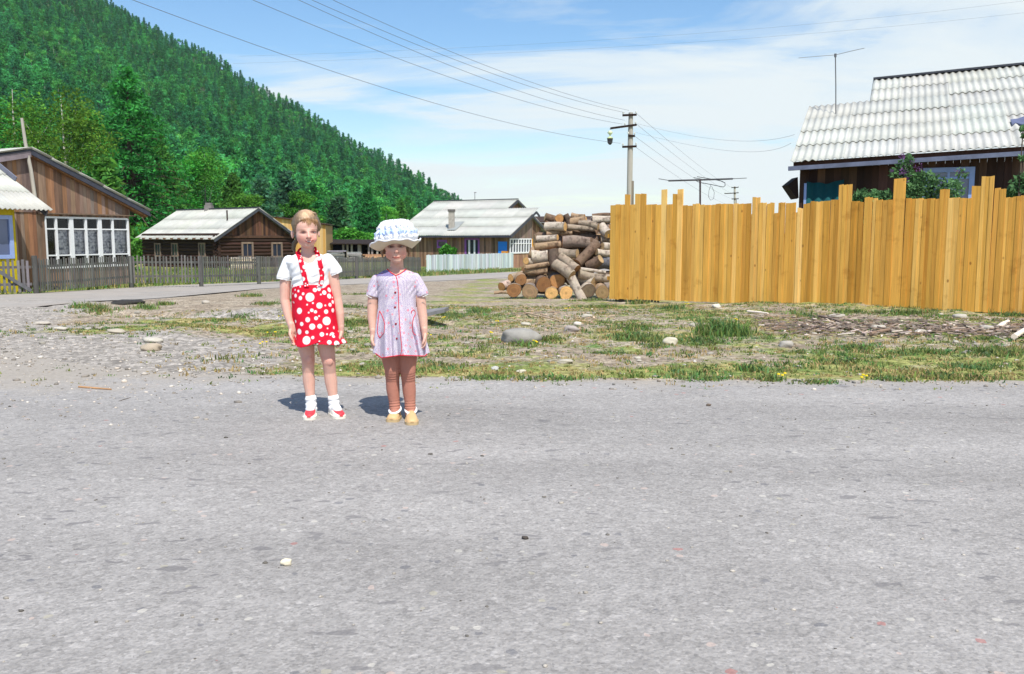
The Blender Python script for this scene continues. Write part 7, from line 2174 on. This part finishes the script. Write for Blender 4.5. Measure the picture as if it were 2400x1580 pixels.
# single stones
def rock(px, py, w_px, h_px, col, label, seed, group=None, name='stone', sink=.3, onroad=False):
    p = G(px, py); D = p.y
    r = w_px / 2 / FOC * D; hz = h_px / FOC * D
    rs_ = np.random.RandomState(seed)
    bm = bmesh.new(); bmesh.ops.create_icosphere(bm, subdivisions=3, radius=1.0)
    ph = rs_.uniform(0, 6.28, 6)
    mb = MB(); vs = []
    for v in bm.verts:
        c = v.co
        k = 1 + .12 * math.sin(2.3 * c.x + ph[0]) * math.sin(1.9 * c.y + ph[1]) + .10 * math.sin(3.7 * c.z + 2.1 * c.x + ph[2]) + .06 * math.sin(6 * c.y + 4 * c.z + ph[3]) + .04 * math.sin(9 * c.x + ph[4])
        q = Vector((c.x * k, c.y * k, max(-.7, min(.80 + .12 * math.sin(2.1 * c.x + ph[5]) + .05 * math.sin(5 * c.y + ph[0]), c.z * k))))
        vs.append((p.x + q.x * r * 1.15, p.y + r * .6 + q.y * r * .8, p.z + (.008 if onroad else 0) + hz * (.5 - sink * .5) + q.z * hz * .72))
    fs = [tuple(x.index for x in f.verts) for f in bm.faces]; bm.free()
    mb.mesh(vs, fs, col, 0, True)
    tag(mb.build(name, MAT_STONE, None, (p.x, p.y, p.z)), label, 'stone', group)
rock(1215, 805, 80, 34, (.68, .68, .68), 'big flat grey boulder sunk in the grass between the girls and the orange fence', 1, name='boulder')
rock(1573, 808, 30, 17, (1.25, 1.2, 1.02), 'oval cream white stone in the grass below the big grass tuft', 2)
rock(1679, 722, 19, 10, (1.4, 1.38, 1.3), 'round white stone right at the foot of the orange fence', 3)
rock(1340, 778, 30, 14, (.85, .78, .78), 'pinkish grey stone just behind the big grey boulder', 4)
rock(1233, 764, 20, 9, (1.1, 1.05, .95), 'white stone up the bank behind the big grey boulder', 5)
rock(1375, 745, 22, 9, (1.1, 1.05, .95), 'pale flat stone below the free end of the firewood, nearer the fence', 6)
rock(1355, 763, 16, 9, (1.4, 1.35, 1.3), 'small bright stone just beside the pinkish grey stone', 7)
rock(1325, 852, 32, 9, (1.05, 1.0, .9), 'long flat pale stone in the yellow grass below the grey boulder', 8)
rock(1160, 868, 16, 9, (1.1, 1.15, 1.2), 'small bluish white stone at the grassy road edge near the girls', 9)
rock(1222, 874, 20, 7, (1.3, 1.25, 1.1), 'flat white stone close to the road edge, right of the girls', 10)
rock(670, 1333, 24, 15, (1.6, 1.5, 1.25), 'single cream pebble lying on the asphalt in front of the girls', 11, onroad=True, sink=0)
rock(1231, 1270, 14, 7, (.16, .14, .13), 'small black lump lying on the asphalt in front of the girls', 12, onroad=True, sink=0)
rock(1661, 955, 10, 5, (.35, .28, .24), 'small brown lump on the road below the big grass tuft', 13, onroad=True, sink=0)
rock(1843, 815, 30, 16, (.85, .82, .8), 'grey stone half hidden in grass below the wood waste', 14)
rock(480, 712, 0 + 16, 8, (1.0, .95, .9), 'pale stone in the ditch beside its dark hollow, on the side of the bareheaded girl', 15)
rock(350, 822, 44, 16, (.92, .80, .66), 'flat beige stone on the gravel shoulder', 16)
rock(352, 803, 40, 13, (1.1, 1.08, 1.02), 'flat whitish stone just behind the beige one on the gravel shoulder', 17)
rock(92, 762, 34, 9, (1.0, .95, .9), 'long pale stone on the gravel near the side road', 18)
rock(270, 781, 36, 10, (.98, .92, .82), 'cream flat stone between the ditch hollow and the gravel shoulder', 19)
rock(134, 775, 30, 9, (1.15, 1.12, 1.05), 'pale flat stone in the sparse grass right of the long pale one', 20)
rs2 = random.Random(5)
SG = 'pale stones scattered over the verge'
cnt = 0
while cnt < 42:
    px = rs2.uniform(20, 2390); py = rs2.uniform(735, 880)
    if px < 700 and py > 850: continue
    wpx_ = rs2.uniform(7, 15); 
    k = rs2.uniform(.6, 1.1)
    rock(px, py, wpx_, wpx_ * rs2.uniform(.35, .55), (k, k * .97, k * .9), 'small pale stone among many scattered over the grass and gravel of the verge', 100 + cnt, SG); cnt += 1

# grass ------------------------------------------------------------
def blades(x, y, z, hgt, n_per, rs, spread, wid=.006):
    N = len(x); M = N * n_per
    bx = np.repeat(x, n_per) + rs.normal(0, 1, M) * np.repeat(spread, n_per); by = np.repeat(y, n_per) + rs.normal(0, 1, M) * np.repeat(spread, n_per)
    bz = np.repeat(z, n_per) - .005
    h = np.repeat(hgt, n_per) * rs.uniform(.45, 1.2, M)
    a = rs.uniform(0, 6.28, M); b = rs.uniform(0, 6.28, M); ln = rs.uniform(.15, .9, M)
    w_ = wid * rs.uniform(.6, 1.5, M)
    dx, dy = np.cos(a) * w_, np.sin(a) * w_
    lx, ly = np.cos(b) * ln * h, np.sin(b) * ln * h
    p0 = np.stack([bx - dx, by - dy, bz], 1); p1 = np.stack([bx + dx, by + dy, bz], 1)
    p2 = np.stack([bx + lx * .35 + dx * .7, by + ly * .35 + dy * .7, bz + h * .6], 1); p3 = np.stack([bx + lx * .35 - dx * .7, by + ly * .35 - dy * .7, bz + h * .6], 1)
    p4 = np.stack([bx + lx, by + ly, bz + h * (1 - .25 * ln)], 1); p5 = p4 + np.stack([dx, dy, dx * 0], 1) * .15
    V = np.stack([p0, p1, p2, p3, p5, p4], 1).reshape(-1, 3)
    i = np.arange(M)[:, None] * 6
    F = np.concatenate([i + np.array([[0, 1, 2, 3]]), i + np.array([[3, 2, 4, 5]])], 1).reshape(-1, 4)
    return V, F
def tuft_cols(x, y, n_per, rs, dry):
    N = len(x)
    g = np.stack([rs.uniform(.85, 1.6, N), rs.uniform(.75, 1.15, N), rs.uniform(.8, 1.5, N)], 1) * rs.uniform(.65, 1.25, N)[:, None]
    yl = np.array([3.6, 1.38, 2.2]) * rs.uniform(.7, 1.15, N)[:, None]
    olive = np.array([1.9, 1.12, 1.2]) * rs.uniform(.7, 1.1, N)[:, None]
    u = rs.uniform(0, 1, N)[:, None]; d = dry[:, None]
    c = np.where(u < d, yl, np.where(u < d + .3, olive, g))
    return np.repeat(np.repeat(c, n_per, 0), 2, 0)
def dryness(x, y):
    e = edge_y(x)
    return np.clip(.34 + .36 * wob(x, y, 1.1, 7.) + .25 * np.exp(-((y - e - .3) / .5) ** 2) * (1 - sstep(5, 8, x)) - .12 * sstep(2, 7, x), .03, .92)
def w_tuft(x, y):
    w_ = grass_w(x, y); lo, up = poly_sd(x, y)
    d_, t_ = ditch_d(x, y)
    return np.clip(np.where(y < lo - .1, w_ ** 1.3 * 1.25 + .10 * sstep(-4.5, -2, x), 0), 0, 1) + .35 * np.exp(-((d_ - .55) / .25) ** 2)
tx, ty = scatter(40000, -8.5, 10.5, 6.0, 16.5, w_tuft)
rs3 = np.random.RandomState(9)
patch = np.clip(.65 + .55 * wob(tx, ty, 2.1, 3.3), .25, 1.5)
V, F = blades(tx, ty, ground_z(tx, ty), .042 * patch * rs3.uniform(.6, 1.4, len(tx)), 9, rs3, .035 * patch)
C = tuft_cols(tx, ty, 9, rs3, dryness(tx, ty))
tag(np_obj('grass', V, F, MAT_GRASS, C), kind='stuff')
# taller growth: along the fence foot, at the ditch and in patches
def patch_grass(spec, name, seed):
    r_ = np.random.RandomState(seed); xs_, ys_, hs_ = [], [], []
    for px, py, wpx_, dep, h, n in spec:
        c = G(px, py); rx_ = wpx_ / FOC * c.y / 2
        xs_.append(c.x + r_.normal(0, .5, n) * rx_); ys_.append(c.y + r_.normal(0, .5, n) * dep); hs_.append(np.full(n, h) * r_.uniform(.5, 1.2, n))
    x = np.concatenate(xs_); y = np.concatenate(ys_); h = np.concatenate(hs_)
    h = h * .72 * r_.uniform(.5, 1.3, len(h)); V, F = blades(x, y, ground_z(x, y), h, 8, r_, h * .45 + .02, .007)
    return V, F, tuft_cols(x, y, 8, r_, np.full(len(x), .07))
SPEC = [(1500, 795, 110, .35, .10, 150), (1480, 770, 90, .3, .08, 90), (1650, 800, 120, .3, .08, 110), (1890, 745, 60, .25, .13, 60), (2130, 735, 60, .15, .13, 40), (2200, 885, 90, .12, .07, 80), (2290, 888, 80, .12, .06, 70), (1760, 868, 50, .15, .09, 45), (1800, 890, 60, .10, .07, 50), (1920, 898, 90, .08, .05, 70),
        (1500, 712, 50, .12, .14, 40), (1580, 722, 60, .12, .12, 40), (1390, 705, 100, .12, .10, 60), (1250, 700, 130, .15, .08, 60), (1420, 720, 60, .1, .12, 40), (2080, 735, 90, .12, .10, 50), (1990, 732, 60, .12, .12, 40), (2370, 742, 70, .15, .13, 50), (1130, 730, 60, .3, .09, 60), (1060, 740, 60, .25, .10, 80),
        (590, 695, 50, .4, .14, 70), (620, 712, 50, .35, .10, 60), (200, 722, 70, .25, .16, 70), (240, 728, 60, .25, .14, 60), (340, 722, 50, .25, .14, 50), (390, 715, 40, .2, .12, 30), (560, 745, 80, .3, .09, 60), (760, 770, 50, .2, .07, 40), (835, 690, 70, .5, .08, 50), (820, 720, 60, .4, .10, 60), (830, 760, 60, .25, .08, 60), (690, 705, 40, .3, .08, 30), (1290, 795, 60, .2, .08, 50), (1530, 812, 60, .15, .06, 50), (1225, 812, 14, .05, .14, 10),
        (2330, 830, 90, .3, .10, 130), (2150, 830, 110, .3, .07, 120), (2000, 815, 100, .3, .07, 110), (1960, 850, 60, .15, .06, 50), (2260, 860, 140, .2, .06, 110), (1420, 830, 80, .2, .05, 60), (1650, 890, 100, .08, .05, 70), (1300, 890, 120, .07, .06, 90), (1150, 888, 140, .08, .05, 90), (2100, 892, 80, .08, .06, 70)]
V, F, C = patch_grass(SPEC, 'x', 31)
tag(np_obj('tall_grass', V, F, MAT_GRASS, C), kind='stuff')
V, F, C = patch_grass([(1690, 785, 70, .22, .24, 150), (1665, 782, 50, .15, .20, 60), (1715, 783, 50, .15, .20, 60)], 'x', 32)
c0 = G(1690, 785)
tag(np_obj('grass_tuft', V, F, MAT_GRASS, C * np.array([.85, 1, .9]), None, (c0.x, c0.y, c0.z)), 'big bushy dark green grass tuft before the orange fence', 'grass tuft')
# yard grass behind the grey fence
def w_yard(x, y):
    lo, up = poly_sd(x, y); return (y > up + .1) * (1 - sstep(50, 62, y)) * .8
rs = np.random.RandomState(77)
yx = rs.uniform(-30, 14, 26000); yy = rs.uniform(16, 62, 26000) 
k = (rs.uniform(0, 1, len(yx)) < w_yard(yx, yy)) & (np.abs(yx / yy) < .68)
yx, yy = yx[k], yy[k]
V, F = blades(yx, yy, ground_z(yx, yy), rs.uniform(.10, .26, len(yx)), 6, rs, np.full(len(yx), .12), .016)
C = tuft_cols(yx, yy, 6, rs, np.full(len(yx), .12))
tag(np_obj('yard_grass', V, F, MAT_GRASS, C), kind='stuff')

# dandelion specks
fl = []
for px, py in ((1165, 762), (1150, 790), (1040, 752), (1610, 718), (1608, 712), (1838, 893), (2022, 896), (660, 748), (618, 815), (640, 788), (1330, 730), (1010, 795), (1720, 757), (1260, 812)):
    fl.append(G(px, py))
mb = MB()
for p in fl:
    for k in range(3):
        q = p + Vector((RND.uniform(-.05, .05), RND.uniform(-.1, .1), .05)); mb.tube([q - Vector((0, 0, .06)), q], .002, 4, (.15, .5, .1)); mb.tube([q, q + Vector((0, 0, .008))], [.013, .010], 7, (1, 1, 1))
tag(mb.build('dandelions', surf('dandelion_yellow', (.70, .52, .01), .8, .1, 9, bump=0), None), kind='stuff')

# wood waste before the fence: bark strips and sticks nobody could count
rs = np.random.RandomState(4)
mb = MB()
cnt = 0
while cnt < 1900:
    px = rs.uniform(1770, 2560); 
    cy = 768 + (px - 1800) * .022
    py = rs.normal(cy - 3, 10)
    dens = np.interp(px, [1770, 1850, 2000, 2560], [.35, .9, 1, 1])
    if rs.uniform() > dens: continue
    p = G(px, py); L_ = rs.lognormal(math.log(.07), .6); a = rs.normal(0, .5); 
    d = Vector((math.cos(a), math.sin(a), rs.normal(0, .18))).normalized()
    hgt = .01 + abs(rs.normal(0, .028))
    c = [(.55, .5, .48), (1.1, 1.0, .95), (1.9, 1.85, 1.8), (.8, .65, .5), (.35, .3, .28)][rs.choice(5, p=[.38, .20, .10, .20, .12])]
    q = p + Vector((0, 0, hgt)); mb.beam(q - d * L_ / 2, q + d * L_ / 2, rs.uniform(.008, .035), rs.uniform(.004, .012), jit(c, .2)); cnt += 1
for _ in range(170):     # thin chips below the firewood
    p = G(rs.uniform(1180, 1440), rs.normal(745, 16)); L_ = rs.lognormal(math.log(.06), .5); a = rs.normal(-.4, .6)
    d = Vector((math.cos(a), math.sin(a), rs.normal(0, .12))).normalized(); q = p + Vector((0, 0, .012)); mb.beam(q - d * L_ / 2, q + d * L_ / 2, rs.uniform(.008, .03), .006, jit((1.5, 1.25, 1.0), .3))
tag(mb.build('wood_debris', MAT_DEBRIS, None), kind='stuff')
def stick(x0, y0, x1, y1, r, col, label, name='stick', dz=.015):
    a, b_ = G(x0, y0), G(x1, y1); m = MB(); up = Vector((0, 0, dz + r))
    mid = a.lerp(b_, .5) + Vector((0, 0, RND.uniform(0, .01))) + Vector((0, RND.uniform(-.02, .02), 0))
    m.tube([a + up, mid + up, b_ + up], [r, r * .95, r * .7], 7, col); tag(m.build(name, MAT_DEBRIS, None, a), label, 'stick')
stick(185, 911, 261, 917, .0075, (1.1, .72, .42), 'thin brown stick lying on the gravel shoulder', dz=.006)
stick(280, 943, 306, 935, .004, (.4, .4, .42), 'short dark twig near the brown stick on the gravel', dz=.004)
stick(1230, 736, 1312, 757, .012, (1.5, 1.25, 1.0), 'long pale split stick on the bank below the firewood pile')
stick(1238, 722, 1270, 741, .010, (1.4, 1.15, .95), 'pale bent stick close under the firewood pile')
stick(1905, 752, 1945, 778, .018, (.9, .8, .7), 'grey brown branch at the start of the wood waste')
stick(1920, 746, 1990, 768, .02, (.6, .5, .45), 'dark branch lying across the wood waste')
stick(2040, 790, 2100, 778, .022, (.7, .55, .45), 'brown branch at the lower border of the wood waste')
stick(1960, 762, 2030, 790, .016, (1.4, 1.3, 1.25), 'pale peeled branch crossing the wood waste')
stick(2340, 778, 2362, 762, .035, (2.1, 2.05, 1.95), 'thick white piece of wood near the end of the wood waste')
stick(2376, 800, 2410, 776, .032, (2.1, 2.05, 1.95), 'thick white piece of wood cut by the edge of the view')
stick(1752, 735, 1800, 740, .02, (2.2, 2.2, 2.1), 'white slat on the grass at the foot of the orange fence')
for i, (px, py, wd, hh, lab) in enumerate(((2064, 776, 34, 15, 'largest white chunk in the middle of the wood waste'), (2160, 782, 24, 10, 'white chunk right of the largest one in the wood waste'), (2255, 748, 30, 13, 'white chunk just below the fence over the wood waste'), (1965, 744, 34, 8, 'pale flat piece on the grass over the branches'), (2320, 775, 36, 12, 'pale chunk left of the thick white pieces of wood'))):
    rock(px, py, wd, hh, (1.0, .96, .9), lab, 300 + i)
# flat dark shard at the road edge and the red brick bits set in the asphalt
rock(1980, 909, 26, 6, (.55, .55, .6), 'flat dark grey stone at the grassy edge of the road', 330)
# near-black lump added as the shaded hollow of the ditch by the side road
rock(290, 715, 62, 12, (.085, .085, .09), 'near-black lump standing in for the shaded ditch hollow by the side road', 331, name='slab')

# ------------------------------------------------------------------ air
HZ = bpy.data.materials.new('haze'); HZ.use_nodes = True
nt = HZ.node_tree; nt.nodes.clear()
ou = nd(nt, 'ShaderNodeOutputMaterial'); pv = nd(nt, 'ShaderNodeVolumePrincipled')
pv.inputs['Color'].default_value = (.74, .86, 1.0, 1); pv.inputs['Density'].default_value = .00009; pv.inputs['Anisotropy'].default_value = .0
nt.links.new(pv.outputs[0], ou.inputs['Volume'])
mb = MB(); mb.box((-100, 480, 195), 2600, 1200, 420)
hz = mb.build('haze', HZ, None, (-100, 480, 195)); tag(hz, kind='stuff')
